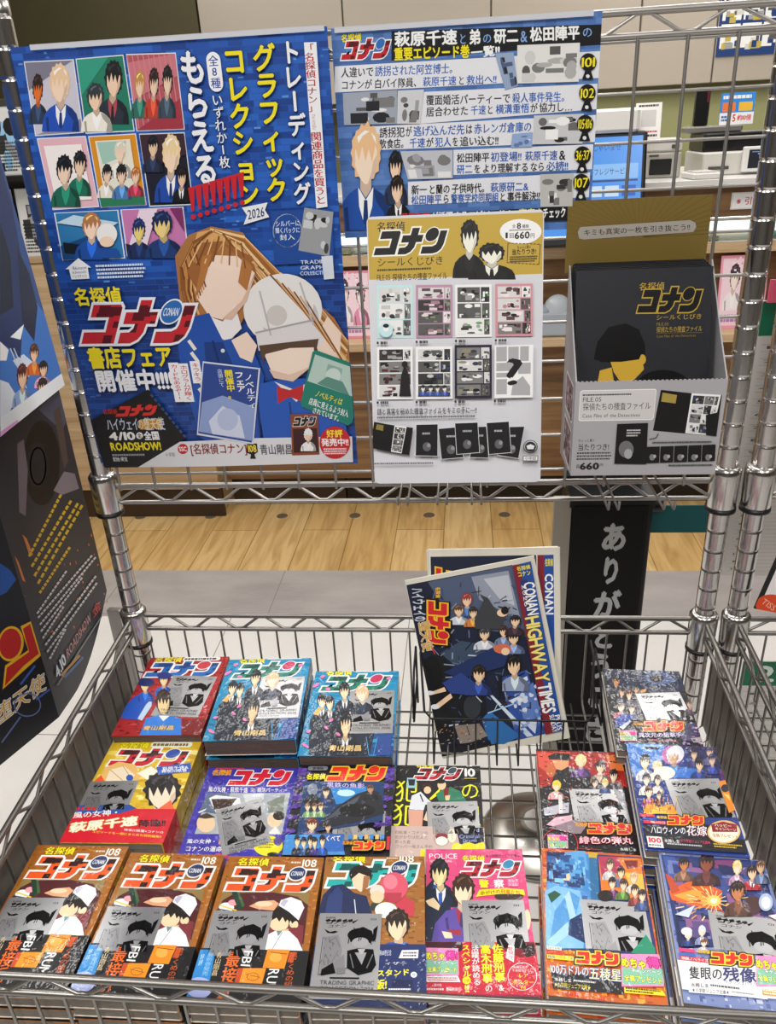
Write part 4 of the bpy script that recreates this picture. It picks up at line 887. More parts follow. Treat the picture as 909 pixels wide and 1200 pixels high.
def make_book(key, w, h, x, y, zt, yaw, n, cover, band=None, pk=None, label='', pile='', cols=('#b86a2a', '#9a5520', '#b86a2a'), crop=(0, 0, 1), pages=PAGES, over=False, cap=None):
    w, h = w/1000, h/1000; ya = math.radians(yaw); pitch = (zt-BASE)/n; gap = .0020 if band or pk else .0008; t = pitch-gap
    R = Matrix.Rotation(ya, 4, 'Z'); ctr = Vector((x, y, 0))+R @ Vector((0, -h/2, 0))
    z0 = zt-gap-t
    root = empty('comic_book', (ctr.x, ctr.y, z0), ya); Ri = R.inverted()
    def inv(px, py):
        p = Ri @ (atZ(px, py, z0+t)-Vector((ctr.x, ctr.y, z0))); return (p.x+w/2, h/2-p.y)
    put = lambda u, v, d: (u-w/2, h/2-v, t+d)
    C1, SP, BK = cols; A = Art(w, h, inv, put); mb = A.mb; g = lin
    # cover: front board, rounded spine on the right, back board
    c = .0007; prof = [(-w/2, t), (w/2-.002, t), (w/2-.0006, t-.0008), (w/2, t-.0025), (w/2, .0025), (w/2-.0006, .0008), (w/2-.002, 0), (-w/2, 0), (-w/2, c), (w/2-.003, c), (w/2-.0012, .003), (w/2-.0012, t-.003), (w/2-.003, t-c), (-w/2, t-c)]
    V = [(px_, h/2, pz_) for px_, pz_ in prof]+[(px_, -h/2, pz_) for px_, pz_ in prof]; N = len(prof)
    for i in range(N):
        j = (i+1) % N; col = g(C1, GAIN) if i in (0, 1) else g(BK, GAIN) if i in (6, 5) else g(SP, GAIN) if i in (2, 3, 4) else g('#e8e4dc')
        mb.add([V[i], V[j], V[j+N], V[i+N]], [(0, 1, 2, 3)], col)
    for s_, o in ((1, 0), (-1, N)):
        for a_, b_ in (((0, 1, 12, 13), None), ((1, 2, 11, 12), None), ((2, 3, 4, 11), None), ((4, 5, 10, 11), None), ((5, 6, 9, 10), None), ((6, 7, 8, 9), None)):
            mb.add([V[i+o] for i in a_], [(0, 1, 2, 3) if s_ < 0 else (3, 2, 1, 0)], g(C1, GAIN))
    A.crop(*crop); cover(A)
    # lettering on the spine, a column of marks
    rnd = random.Random(hash(key) % 99 if False else sum(map(ord, key)))
    S = Art(h, t, None, lambda u, v, d: (w/2+d, -h/2+ (h-u), t-v), mb, 0, 2e-5); S.uv = lambda a_, b_: (a_, b_)
    S.taff('コナン', '#e9e4da', (h*.3, t*.25), (h*.25, 0), (0, t*.5), .03); S.taff('名探偵', '#e8d23a', (h*.12, t*.3), (h*.16, 0), (0, t*.4), .02)
    mb.build('cover', WRAP, root)
    b = MB(); b.box(-w/2+.0018, -h/2+.0012, c+.00005, w/2-.0013, h/2-.0012, t-c-.00005); b.build('page_block', pages, root)
    def make_packet(zoff):
        TL, TR, end = pk[:3]; a0, a1 = A.uv(*TL), A.uv(*TR); ex = Vector((a1[0]-a0[0], a1[1]-a0[1])); pw = ex.length; ex.normalize(); ey = Vector((-ex.y, ex.x))
        e0 = A.uv(*end); vmax = (Vector(e0)-Vector(a0)).dot(ey); hh = pw*88/63; vmax = min(vmax, hh)
        put2 = lambda u, v, d: put(a0[0]+ex.x*u+ey.x*v, a0[1]+ex.y*u+ey.y*v, zoff+.0005+d)
        P = Art(pw, vmax, None, put2, d0=1e-5, gain=1.0); P.hh = hh
        q = lambda u, v, z: (lambda p: (p[0], p[1], t+z))(put2(u, v, 0))
        k = .0008
        P.mb.add([q(0, 0, zoff), q(pw, 0, zoff), q(pw, vmax, zoff), q(0, vmax, zoff), q(k, k, zoff+.0005), q(pw-k, k, zoff+.0005), q(pw-k, vmax, zoff+.0005), q(k, vmax, zoff+.0005)],
                 [(0, 1, 2, 3), (7, 6, 5, 4), (0, 4, 5, 1), (1, 5, 6, 2), (2, 6, 7, 3), (3, 7, 4, 0)], lin('#b4b5b7'))
        packet_art(P, vmax, not band or over)
        o = P.mb.build('card_packet', FOIL, root); o['label'] = 'silver foil card packet'
    if pk and not over: make_packet(.00005 if not band else .0006)
    if band:
        vt, bcol, fn = band; B = Art(w, h, inv, lambda u, v, d: (u-w/2+0, h/2-v, t+.0012+d)); B.crop(*crop); v0 = B.uv(*vt)[1]
        B.mb.box(-w/2-.0003, -h/2+.0002, t+.0008, w/2+.0009, h/2-v0, t+.0012, lin(bcol, GAIN)); B.mb.box(w/2+.0004, -h/2+.0002, .0003, w/2+.0009, h/2-v0, t+.0008, lin(bcol, GAIN))
        B.vmin = v0; fn(B); B.mb.build('paper_band', WRAP, root)
    if pk and over: make_packet(.0013)
    tag(root, label, 'comic', pile)
    for k in range(1, n):
        c_ = dup(root); c_.location = (ctr.x+.0012*((k*5) % 4-1.5), ctr.y+.0012*((k*3) % 4-1), z0-pitch*k); c_.rotation_euler = (0, 0, ya+math.radians(.35*((k*7) % 3-1)))
        tag(c_, '%s copy down in the pile of the %s' % (ORDW[k], cap or label.split(',')[0].replace('top copy of ', '')), 'comic', pile)
    return root
def lighten(a, cols, n, sw, sh, seed=1, box=None):
    d = a.step(); rnd = random.Random(seed)
    u0, v0, u1, v1 = box or (0, 0, a.w, a.h)
    for i in range(n):
        u, v = u0+(u1-u0)*rnd.random(), v0+(v1-v0)*rnd.random(); a.d = d-a.EPS+i*6e-7; a.rr(rnd.choice(cols), u, v, min(u+sw*(.4+rnd.random()), u1), min(v+sh*(.4+rnd.random()), v1))
    a.d = d+n*6e-7

# ---- front row: brown sushi cover, three piles of the same comic
def cov_chef(a):
    a.fill('#a0611f'); lighten(a, ['#7c4412', '#b87c34', '#92561a', '#ac6a28'], 520, .0045, .0022, 3)
    a.t('名探偵', '#f2e01e', 347, 80, 533, 124, .03, '#6a3a10', .03); a.t('108', '#f2ece2', 727, 88, 815, 132, .02); a.body('#e6d6c0', 662, 96, 720, 116, 1, .5)
    a.logo((275, 125), (808, 135), (272, 272), '#e0561e', '#f4efe8', '#2a3560', '#2e1710', .085, .34, word=True)
    q = [(258, 278), (772, 286), (730, 640), (150, 620)]
    a.p('#8c7440', q); a.p('#4e1c20', [(258, 330), (330, 288), (560, 284), (700, 310), (762, 360), (735, 590), (180, 590), (215, 400)]); a.p('#7a2c34', [(300, 600), (520, 440), (735, 480), (725, 640), (180, 620)])
    a.e('#e6e8ea', 280, 372, 45, 28); a.e('#e8a0a8', 318, 345, 28, 18); a.ln('#e2c83a', 240, 360, 340, 392, 8); a.ln('#2a3a52', 236, 384, 330, 400, 7); a.p('#1d3a2a', [(310, 282), (340, 280), (385, 372), (350, 392)]); a.p('#3f5f3a', [(345, 292), (356, 286), (388, 360), (372, 372)])
    a.p('#dba37c', [(412, 366), (470, 338), (560, 330), (590, 350), (560, 392), (470, 384)]); a.e('#f0cdaa', 500, 352, 52, 16)
    # plain figure in a white cook's hat and coat
    a.e('#17130f', 625, 425, 80, 60); a.e('#f0cfa8', 590, 468, 58, 46); a.e('#f0cfa8', 672, 470, 20, 24); a.p('#17130f', [(545, 452), (560, 405), (690, 405), (712, 470), (690, 500), (684, 455), (668, 470), (650, 432), (628, 462), (612, 430), (592, 458), (576, 434)]); a.e('#f0cfa8', 690, 474, 14, 20); a.p('#dcb48c', [(600, 506), (650, 500), (640, 520), (606, 522)])
    a.p('#e9e8ee', [(588, 362), (602, 330), (660, 312), (722, 335), (740, 375), (706, 450), (650, 400)]); a.p('#b9b6cc', [(598, 352), (618, 326), (646, 330), (620, 372)])
    a.p('#ecebf0', [(470, 630), (520, 535), (570, 512), (650, 512), (700, 560), (735, 640)]); a.ln('#8f94b0', 610, 520, 545, 630, 4); a.p('#6a8a8a', [(575, 510), (610, 512), (585, 545)])
def band_chef(a):
    a.p('#2484cc', [(118, 624), (216, 626), (178, 828), (40, 828)]); a.p('#2484cc', [(40, 828), (178, 828), (160, 910), (5, 905)]); a.e('#a9b4ea', 120, 850, 78, 62); a.tv('最新巻発売', '#8cc6f0', 150, 640, 190, 780, .0); a.tv('好評', '#bfe0f8', 120, 650, 145, 720, .0)
    a.tv('青山剛昌', '#d8c8a0', 206, 638, 244, 780, .006); a.tv('最接近', '#e8661a', 250, 630, 338, 925, .02)
    a.p('#f08a1e', [(524, 622), (655, 626), (622, 738), (494, 732)]); a.p('#f0901e', [(378, 735), (515, 735), (488, 832), (348, 828)]); a.p('#c04a20', [(348, 735), (380, 735), (352, 828), (325, 828)]); a.p('#c04a20', [(655, 640), (690, 640), (668, 700), (640, 700)])
    a.e('#f8a848', 570, 670, 36, 30); a.ln('#6a3810', 540, 640, 640, 652, 4); a.ln('#6a3810', 392, 770, 480, 790, 3); a.ring('#6a3810', 436, 785, 36, 24, 3)
    a.tq('FBI', '#f2f0ec', (440, 632), (418, 728), (386, 628), .01); a.tq('RUM', '#f2f0ec', (596, 738), (560, 880), (535, 736), .01); a.tv('黒ずくめの組織', '#cc5c26', 632, 636, 684, 884, .004)
D3CROP = (210, 990, 5.05)
chef_label = 'top copy of the brown 108 comic with a white-hatted cook, %s pile of the front row'
bk = None
for (key, x, y, zt, yaw, nth) in (('D3', -.132, -.388, -.040, 1.2, 'third'), ('D2', -.2495, -.389, -.040, .6, 'second'), ('D1', -.3665, -.384, -.038, 1.2, 'leftmost')):
    lb = 'top copy of the brown 108 comic with white-hatted cook, %s pile along the front rail' % nth
    cp = '%s brown cook comic in the front row' % nth
    if bk is None:
        bk = make_book(key, 112, 174, x, y, zt, yaw, 5, cov_chef, ((400, 622), '#141414', band_chef), ((205, 393), (555, 398), (140, 660)), lb, 'brown cook comics in the front row', ('#a0611f', '#a0611f', '#a0611f'), D3CROP, cap=cp)
        src = bk
    else:
        pitch = (zt-BASE)/5; R = Matrix.Rotation(math.radians(yaw), 4, 'Z')
        for k in range(5):
            c_ = dup(src); ct = Vector((x, y, 0))+R @ Vector((0, -.087, 0))
            c_.location = (ct.x+(.0012*((k*5) % 4-1.5) if k else 0), ct.y+(.0012*((k*3) % 4-1) if k else 0), zt-.002-(pitch-.002)-pitch*k); c_.rotation_euler = (0, 0, math.radians(yaw+(.35*((k*7) % 3-1) if k else 0)))
            tag(c_, lb if k == 0 else '%s copy down in the pile of the %s' % (ORDW[k], cp), 'comic', 'brown cook comics in the front row')

def cov_red(a):   # brown cover with teal title
    a.fill('#9c652c'); lighten(a, ['#7c4c1e', '#b07c42', '#8c5826', '#a67238'], 520, .0045, .0022, 4)
    a.t('名探偵', '#f2e01e', 266, 92, 474, 142, .03, '#6a3a10', .03); a.t('108', '#f2ece2', 682, 92, 776, 138, .02); a.body('#e6d6c0', 604, 104, 676, 120, 1, .5)
    a.logo((220, 128), (800, 130), (226, 290), '#1fa8a4', '#f4efe8', '#2a3560', '#10524e', .085, .34, word=True)
    a.p('#1f2a50', [(170, 470), (205, 345), (262, 285), (330, 275), (400, 330), (478, 350), (516, 470)]); a.p('#2c3c70', [(215, 470), (240, 350), (300, 290), (330, 330), (320, 470)]); a.ln('#cfd6e4', 402, 372, 412, 468, 6)
    a.e('#1d1714', 440, 215, 70, 58); a.p('#efcfae', [(380, 215), (420, 195), (500, 215), (492, 290), (440, 326), (396, 290)]); a.p('#1d1714', [(378, 250), (388, 195), (440, 168), (515, 190), (500, 232), (430, 205)]); a.p('#a06a44', [(460, 225), (498, 225), (488, 295), (450, 318)])
    a.p('#c23c4c', [(690, 470), (660, 400), (720, 350), (775, 390), (776, 480)]); a.e('#d4546a', 650, 290, 88, 88); a.e('#e27c8c', 628, 262, 44, 46); a.p('#b03a4a', [(590, 330), (700, 330), (690, 380), (640, 400), (600, 380)])
    a.e('#d6d2cc', 545, 320, 46, 40); a.e('#e8c8a4', 545, 355, 42, 40); a.p('#2c3a34', [(490, 440), (510, 395), (580, 395), (596, 440)])
    a.e('#e8e4e0', 600, 440, 70, 50); a.bust(540, 425, 820, 780, '#2a1f18', '#efcfae', '#2c4f9a')
    a.p('#2c4f9a', [(560, 668), (620, 640), (720, 655), (740, 680)])
def band_red(a):
    a.fill('#1c2c62') if False else None
    a.p('#eef0f4', [(700, 692), (804, 690), (800, 742), (680, 742)]); a.body('#556', 706, 700, 796, 734, 2, .6, 4); a.t('第108巻記念', '#cfd6ea', 556, 690, 634, 726, .0); a.t('ィザー', '#e6eaf4', 590, 764, 734, 784, .0); a.tq('スタンド', '#f2e01e', (540, 816), (748, 808), (541, 858), .035); a.e('#e6eaf4', 774, 846, 20, 18); a.t('付', '#1c2c62', 764, 836, 784, 856, .01)
    a.t('版!', '#f2e01e', 530, 876, 606, 936, .035); a.body('#e6eaf4', 616, 930, 780, 944, 1, .7, 5); a.p('#101c44', [(640, 876), (770, 880), (764, 924), (634, 922)]); a.p('#f2e01e', [(80, 930), (140, 935), (130, 968), (75, 962)])
make_book('D4', 112, 174, -.0165, -.3885, -.0335, 3.0, 5, cov_red, ((400, 655), '#1c2c62', band_red), ((188, 462), (575, 466), (100, 1010)), 'top copy of the brown 108 comic with teal title and silver packet on its band', 'teal-titled 108 comics in the front row', ('#a8692e', '#a8692e', '#a8692e'), (340, 985, 5.347), over=True, cap='teal-titled brown comic')

def badge(a, x0, y0, x1, y1):
    w_, h_ = x1-x0, y1-y0; a.p('#e88cc0', [(x0-2, y0-4), (x1+2, y0), (x1+6, y1), (x0+4, y1)]); a.p('#7fc0a0', [(x0+6, y0+h_*.42), (x1-2, y0+h_*.44), (x1, y1-h_*.06), (x0+8, y1-h_*.08)])
    a.t('めちゃ', '#f4ec1c', x0, y0+h_*.12, x0+w_*.6, y0+h_*.42, .05, '#2a1a10', .05); a.t('得!', '#f03ca0', x0+w_*.62, y0+h_*.1, x1-w_*.02, y0+h_*.42, .05, '#2a1a10', .05); a.t('キャンペーン', '#f4f4f4', x0+w_*.24, y0+h_*.45, x1-w_*.04, y0+h_*.6, .03, '#3a2a4a', .05); a.t('全員プレゼント', '#f4ec1c', x0+w_*.08, y0+h_*.68, x1-w_*.02, y0+h_*.88, .03, '#2a5a8a', .05)
def cov_police(a):
    a.fill('#d9477c'); lighten(a, ['#e06a94', '#cf3a6e', '#d85286'], 160, .014, .0012, 6)
    a.t('POLICE', '#f4eef0', 120, 82, 300, 114, .0); a.t('SELECTION', '#f0d8e0', 122, 122, 260, 136, .0); a.t('名探偵', '#f2e01e', 326, 94, 470, 128, .03, '#7a1a38', .03); a.t('★小学館ジュニア文庫★', '#1e1a1c', 474, 88, 690, 106, .006)
    a.logo((312, 122), (695, 122), (312, 226), '#b01c30', '#f6f0f0', '#2a86b0', '#4a0a14', .085, .34)
    a.p('#18243c', [(92, 640), (96, 300), (140, 250), (200, 262), (260, 300), (250, 640)]); a.p('#e9e9ee', [(150, 256), (190, 270), (176, 310), (150, 290)]); a.p('#2a56a8', [(150, 275), (178, 290), (160, 355), (136, 340)]); a.bust(85, 108, 305, 420, '#121418', '#f0d9a0', '#18243c', coll='#e9e9ee'); a.p('#2a56a8', [(180, 330), (205, 330), (200, 400), (182, 400)]); a.p('#f0d6ae', [(98, 380), (150, 360), (190, 410), (180, 440), (120, 410)])
    a.p('#5d4aa0', [(136, 640), (160, 520), (230, 440), (330, 430), (420, 470), (420, 640)]); a.p('#a02c3c', [(250, 470), (300, 430), (330, 450), (320, 600), (240, 580)]); a.bust(195, 205, 455, 560, '#3a2418', '#f4d8b8', '#5d4aa0', coll='#a02c3c'); a.p('#f4d8b8', [(200, 570), (260, 580), (270, 615), (220, 615)]); a.e('#3a2a20', 620, 352, 90, 30); a.e('#f0d2ae', 735, 500, 22, 66)
    a.r('#d8487a', 428, 246, 498, 298); a.t('警', '#f2e01e', 432, 248, 496, 298, .035); a.t('察', '#f6f0f2', 526, 246, 590, 298, .035); a.r('#e86a9a', 612, 242, 682, 290); a.t('セレク', '#f8eef2', 616, 244, 678, 264, .012); a.t('ション', '#f8eef2', 616, 268, 678, 288, .012)
    a.p('#f0d81e', [(412, 356), (436, 312), (600, 300), (716, 312), (722, 348), (690, 338), (560, 338), (440, 352)]); a.tq('命がけの', '#2a2218', (438, 322), (566, 308), (440, 348), .012); a.tq('刑事たち', '#c82430', (568, 308), (692, 314), (569, 338), .012)
def band_police(a):
    a.p('#3a0c18', [(92, 640), (330, 640), (330, 690), (220, 760), (92, 700)]); a.p('#7a1020', [(560, 640), (790, 640), (790, 700), (700, 740), (600, 700)]); a.p('#2a0c12', [(690, 660), (788, 650), (786, 720), (730, 740)])
    badge(a, 98, 680, 302, 850); a.p('#f4f0f0', [(104, 856), (300, 852), (318, 892), (106, 890)]); a.body('#a02436', 110, 860, 300, 886, 2, .6, 3); a.t('酒井匙', '#f6e8ea', 150, 902, 200, 920, .006); a.body('#f0d0d4', 104, 928, 220, 946, 1, .7, 3); a.t('青山剛昌', '#f6e8ea', 226, 926, 300, 948, .008)
    a.tv('スペシャル', '#f4e21c', 328, 655, 382, 860, .03); a.e('#f4e21c', 356, 882, 26, 24); a.t('小説', '#c41b36', 338, 872, 374, 892, .01); a.t('!!', '#f4e21c', 342, 912, 374, 955, .03); a.tv('活躍が読める、', '#f6f2f2', 390, 658, 440, 955, .02); a.tv('高木刑事', '#f4e21c', 446, 656, 514, 896, .035); a.tv('の', '#f6f2f2', 470, 905, 520, 958, .02); a.tv('佐藤刑事', '#f4e21c', 522, 654, 592, 888, .035); a.tv('&', '#f6f2f2', 548, 905, 600, 955, .02)
    a.p('#f6f2f2', [(618, 660), (656, 668), (652, 770), (600, 740)]); a.tv('警視庁', '#c41b36', 612, 672, 650, 750, .01); a.ring('#f6e4e6', 705, 858, 92, 88, 4); a.t('佐藤&高木', '#f6e4e6', 648, 792, 740, 808, .006); a.t('千速描き下ろし', '#f6e4e6', 640, 812, 770, 828, .006); a.t('レア', '#f4e21c', 680, 838, 740, 868, .02); a.t('ポスター', '#f4e21c', 640, 880, 780, 908, .02); a.t('付', '#f4e21c', 690, 916, 730, 936, .02)
make_book('D5', 112, 174, .0955, -.355, -.0545, 2.4, 4, cov_police, ((400, 640), '#c41b36', band_police), ((324, 378), (712, 376), (324, 680)), 'top copy of the pink police comic with red band and roundel in the front row', 'pink police comics in the front row', ('#d9477c', '#d9477c', '#c83a6c'), (480, 985, 5.347), cap='pink police comic with red band')

def cov_star(a):
    a.fill('#c9601c'); lighten(a, ['#e88a24', '#b0441a', '#d8341e', '#f0a83a', '#a83a14'], 500, .004, .004, 7)
    q = [(104, 66), (660, 100), (760, 700), (100, 640)]; a.p('#1f2f66', q); a.p('#3f86c8', [(104, 66), (380, 80), (380, 640), (100, 640)]); a.p('#182858', [(104, 66), (210, 70), (180, 260), (104, 240)])
    a.p('#5ba0d6', [(210, 70), (330, 60), (350, 190), (230, 150)]); a.p('#3a78b8', [(130, 120), (210, 105), (360, 185), (372, 232), (300, 228), (180, 180)]); a.e('#e0c8a0', 262, 225, 60, 34); a.p('#c09a3a', [(200, 235), (250, 240), (270, 270), (220, 268)]); a.p('#1c3f6a', [(240, 200), (330, 205), (340, 240), (260, 230)])
    lighten(a, ['#5ba0d6', '#2a5c9c', '#7cc0ee', '#244a88', '#3a86c4', '#183a70'], 120, .010, .008, 45, (a.w*.04, a.h*.04, a.w*.42, a.h*.6))
    a.p('#7cb8e6', [(92, 300), (160, 268), (300, 300), (330, 420), (320, 640), (100, 640)]); a.p('#4d94d0', [(150, 420), (240, 300), (300, 340), (260, 520), (120, 600)]); a.p('#23543c', [(108, 320), (150, 298), (190, 320), (130, 372)]); a.p('#a8d0f0', [(210, 330), (236, 300), (280, 460), (240, 470)]); a.p('#142c5c', [(240, 470), (330, 420), (330, 610), (230, 560)]); a.p('#9cccf0', [(104, 600), (230, 480), (230, 560), (130, 640)])
    a.p('#2a6a9a', [(352, 82), (402, 84), (424, 520), (372, 500)]); a.p('#c8a83a', [(346, 70), (404, 74), (398, 104), (352, 102)])
    a.p('#e07a2c', [(408, 94), (660, 108), (688, 360), (430, 340)]); a.p('#b03a5a', [(408, 94), (520, 98), (560, 180), (430, 220)]); a.p('#f0b84a', [(560, 190), (670, 200), (684, 300), (600, 280)]); a.p('#7a2a2a', [(560, 120), (640, 120), (640, 160), (580, 170)])
    for bx, by, hc, cl in ((430, 105, '#5a4a3a', '#c8c4c8'), (498, 150, '#2a1c18', '#5a6a9a'), (570, 185, '#c8a078', '#e0d8d0'), (448, 215, '#2a1c1c', '#6a3a6a'), (508, 225, '#4a3020', '#5a7a3a'), (582, 260, '#3a2a20', '#7a3a3a'), (620, 290, '#2a1c18', '#3a4a7a')): a.bust(bx, by, bx+90, by+130, hc, '#eccfb0', cl)
    a.e('#241a1a', 450, 330, 46, 32); a.p('#1f8a6a', [(690, 560), (742, 640), (750, 690), (600, 670)])
    a.p('#14141a', [(128, 780), (545, 815), (560, 915), (140, 880)]); a.r('#e9e6e6', 105, 632, 190, 652); a.t('2024年', '#1e6a3a', 108, 634, 186, 650, .01); a.r('#d8342a', 105, 660, 196, 678); a.r('#e6d41e', 105, 684, 262, 710); a.t('映画ノベライズ', '#1a5aa0', 110, 688, 258, 706, .02)
    a.t('名探偵', '#f0a01e', 206, 654, 276, 676, .03); a.logo((276, 654), (524, 668), (278, 730), '#d8261e', '#f6d23a', '#d8261e', None, .09, .0, out2='#3a1408')
    a.tq('100万ドルの', '#dce6f2', (122, 732), (350, 752), (124, 792), .012, '#2a5a9a', .03); a.tq('五稜星', '#f0e2b0', (352, 752), (545, 768), (352, 826), .02, '#2a4a8a', .04); a.t('水稀しま', '#f0f0f0', 148, 818, 250, 842, .012); a.body('#d0d0d0', 262, 834, 430, 850, 1, .6, 2); a.t('★小学館ジュニア文庫★', '#f0d21e', 148, 852, 362, 882, .006)
    badge(a, 542, 680, 790, 870); a.p('#f0d81e', [(560, 874), (786, 894), (808, 926), (562, 908)]); a.body('#2a2210', 572, 882, 780, 912, 2, .6, 5)
make_book('D6', 112, 174, .2295, -.358, -.0485, -3.0, 5, cov_star, None, ((300, 348), (678, 372), (336, 640)), 'top copy of the orange-bordered novel with blue caped figure, second from right in front row', 'orange-bordered novels in the front row', ('#c9601c', '#c9601c', '#b85418'), (620, 985, 4.329*1.1665), cap='orange-bordered novel')

def cov_eye(a):
    a.fill('#7888b8'); lighten(a, ['#8f9cc8', '#5a6aa4', '#a8b4d4', '#4a5a94', '#c0c8de'], 420, .004, .004, 8)
    a.p('#24346e', [(80, 95), (740, 135), (840, 700), (195, 700)]); a.p('#3a55a0', [(90, 100), (170, 110), (260, 330), (150, 320)]); a.p('#16204a', [(170, 500), (380, 460), (400, 700), (200, 710)]); a.p('#7a3a6a', [(430, 130), (560, 130), (560, 260), (430, 280)])
    lighten(a, ['#3a4a8a', '#5a4a80', '#2a3a78', '#6a7ab4', '#8a5a8a', '#1a2656', '#4a6ab0'], 150, .016, .012, 41, (a.w*.05, a.h*.06, a.w*.97, a.h*.6))
    a.p('#d8602a', [(130, 330), (300, 250), (480, 330), (470, 460), (300, 430), (150, 390)]); a.p('#f0a040', [(160, 360), (300, 320), (460, 370), (420, 430), (260, 400)]); a.p('#c04a28', [(105, 215), (150, 240), (205, 330), (150, 350)])
    rnd = random.Random(43)
    for k in range(46): t_ = rnd.random()*6.28; r_ = 70+rnd.random()*150; a.ln(rnd.choice(['#f0a040', '#e07030', '#f6c870', '#c04a28', '#a03a3a', '#f8dca0']), 425+r_*math.cos(t_), 400+r_*.5*math.sin(t_), 425+(r_+60)*math.cos(t_), 400+(r_+60)*.5*math.sin(t_), 4+5*rnd.random())
    for k in range(14): t_ = k*.449; a.ln('#f6d890', 425, 400, 425+85*math.cos(t_), 400+70*math.sin(t_), 5)
    a.e('#f8c860', 425, 398, 44, 36); a.e('#fdf3d0', 425, 398, 22, 18)
    a.bust(160, 110, 290, 270, '#181820', '#c07a4a', '#7a5a48'); a.bust(280, 85, 470, 300, '#2a1a1c', '#8a4a38', '#4a2a2c'); a.bust(520, 130, 630, 300, '#e0c878', '#f0d6c0', '#b890b4'); a.bust(610, 165, 740, 330, '#241814', '#e8c4a0', '#a82c3a', coll='#f2f2f2'); a.bust(680, 130, 790, 290, '#6a5040', '#d8b490', '#5a6a8a')
    a.bust(490, 265, 680, 500, '#2a1c18', '#c07a4c', '#5a3a30'); a.e('#4a3030', 680, 430, 60, 60); a.e('#a8b8d8', 764, 410, 46, 58); a.e('#dfe6f2', 764, 414, 30, 40); a.p('#c8d4e8', [(170, 490), (300, 430), (260, 510)]); a.e('#e6e2e8', 246, 600, 36, 26); a.bust(210, 590, 300, 700, '#dcdce2', '#f0d6c0', '#24346e'); a.bust(300, 560, 390, 690, '#cfd4e0', '#f0d6c0', '#8a94c0'); a.bust(310, 650, 400, 740, '#6a3a24', '#f0d6c0', '#c8b8d0'); a.p('#f0f0f4', [(780, 500), (830, 490), (838, 530)])
    a.r('#e8eaf2', 205, 820, 740, 1010); a.p('#e8eaf2', [(215, 806), (700, 830), (830, 870), (840, 1046), (262, 1002)]); a.r('#e83a78', 196, 715, 300, 738); a.r('#3a6ac0', 200, 746, 302, 764); a.r('#e83a4a', 205, 772, 392, 800); a.t('映画ノベライズ', '#f6ecf0', 215, 776, 386, 796, .02); a.t('名探偵', '#f0c01e', 318, 724, 400, 748, .03, '#3a1a08', .03)
    a.logo((404, 732), (672, 752), (406, 812), '#d8261e', '#f6d23a', '#d8261e', None, .09, .0, out2='#3a1408')
    a.tq('隻眼の', '#16161e', (258, 830), (478, 842), (262, 912), .02); a.tq('残像', '#3a3a72', (480, 836), (700, 850), (482, 926), .03); a.tq('フラッシュバック', '#4a4a8a', (490, 922), (706, 936), (490, 946), .0); a.tq('水稀しま', '#1e1e26', (272, 938), (390, 946), (274, 966), .014); a.body('#55555e', 404, 956, 600, 978, 1, .6, 4); a.tq('★小学館ジュニア文庫★', '#2a2a34', (280, 972), (524, 990), (281, 1000), .004); a.body('#8a8a94', 540, 1000, 690, 1016, 1, .5, 4)
    badge(a, 698, 768, 935, 965); a.p('#f0901e', [(740, 980), (940, 1000), (940, 1040), (742, 1020)]); a.body('#f6ecd0', 750, 990, 930, 1026, 2, .6, 5)
make_book('D7', 112, 174, .3585, -.3665, -.0385, -4.4, 6, cov_eye, None, ((384, 456), (850, 522), (410, 706)), 'top copy of the pale blue novel with orange burst, rightmost in the front row', 'pale blue novels in the front row', ('#7888b8', '#8a98c4', '#7888b8'), (760, 985, 5.583), cap='pale blue novel with orange burst')

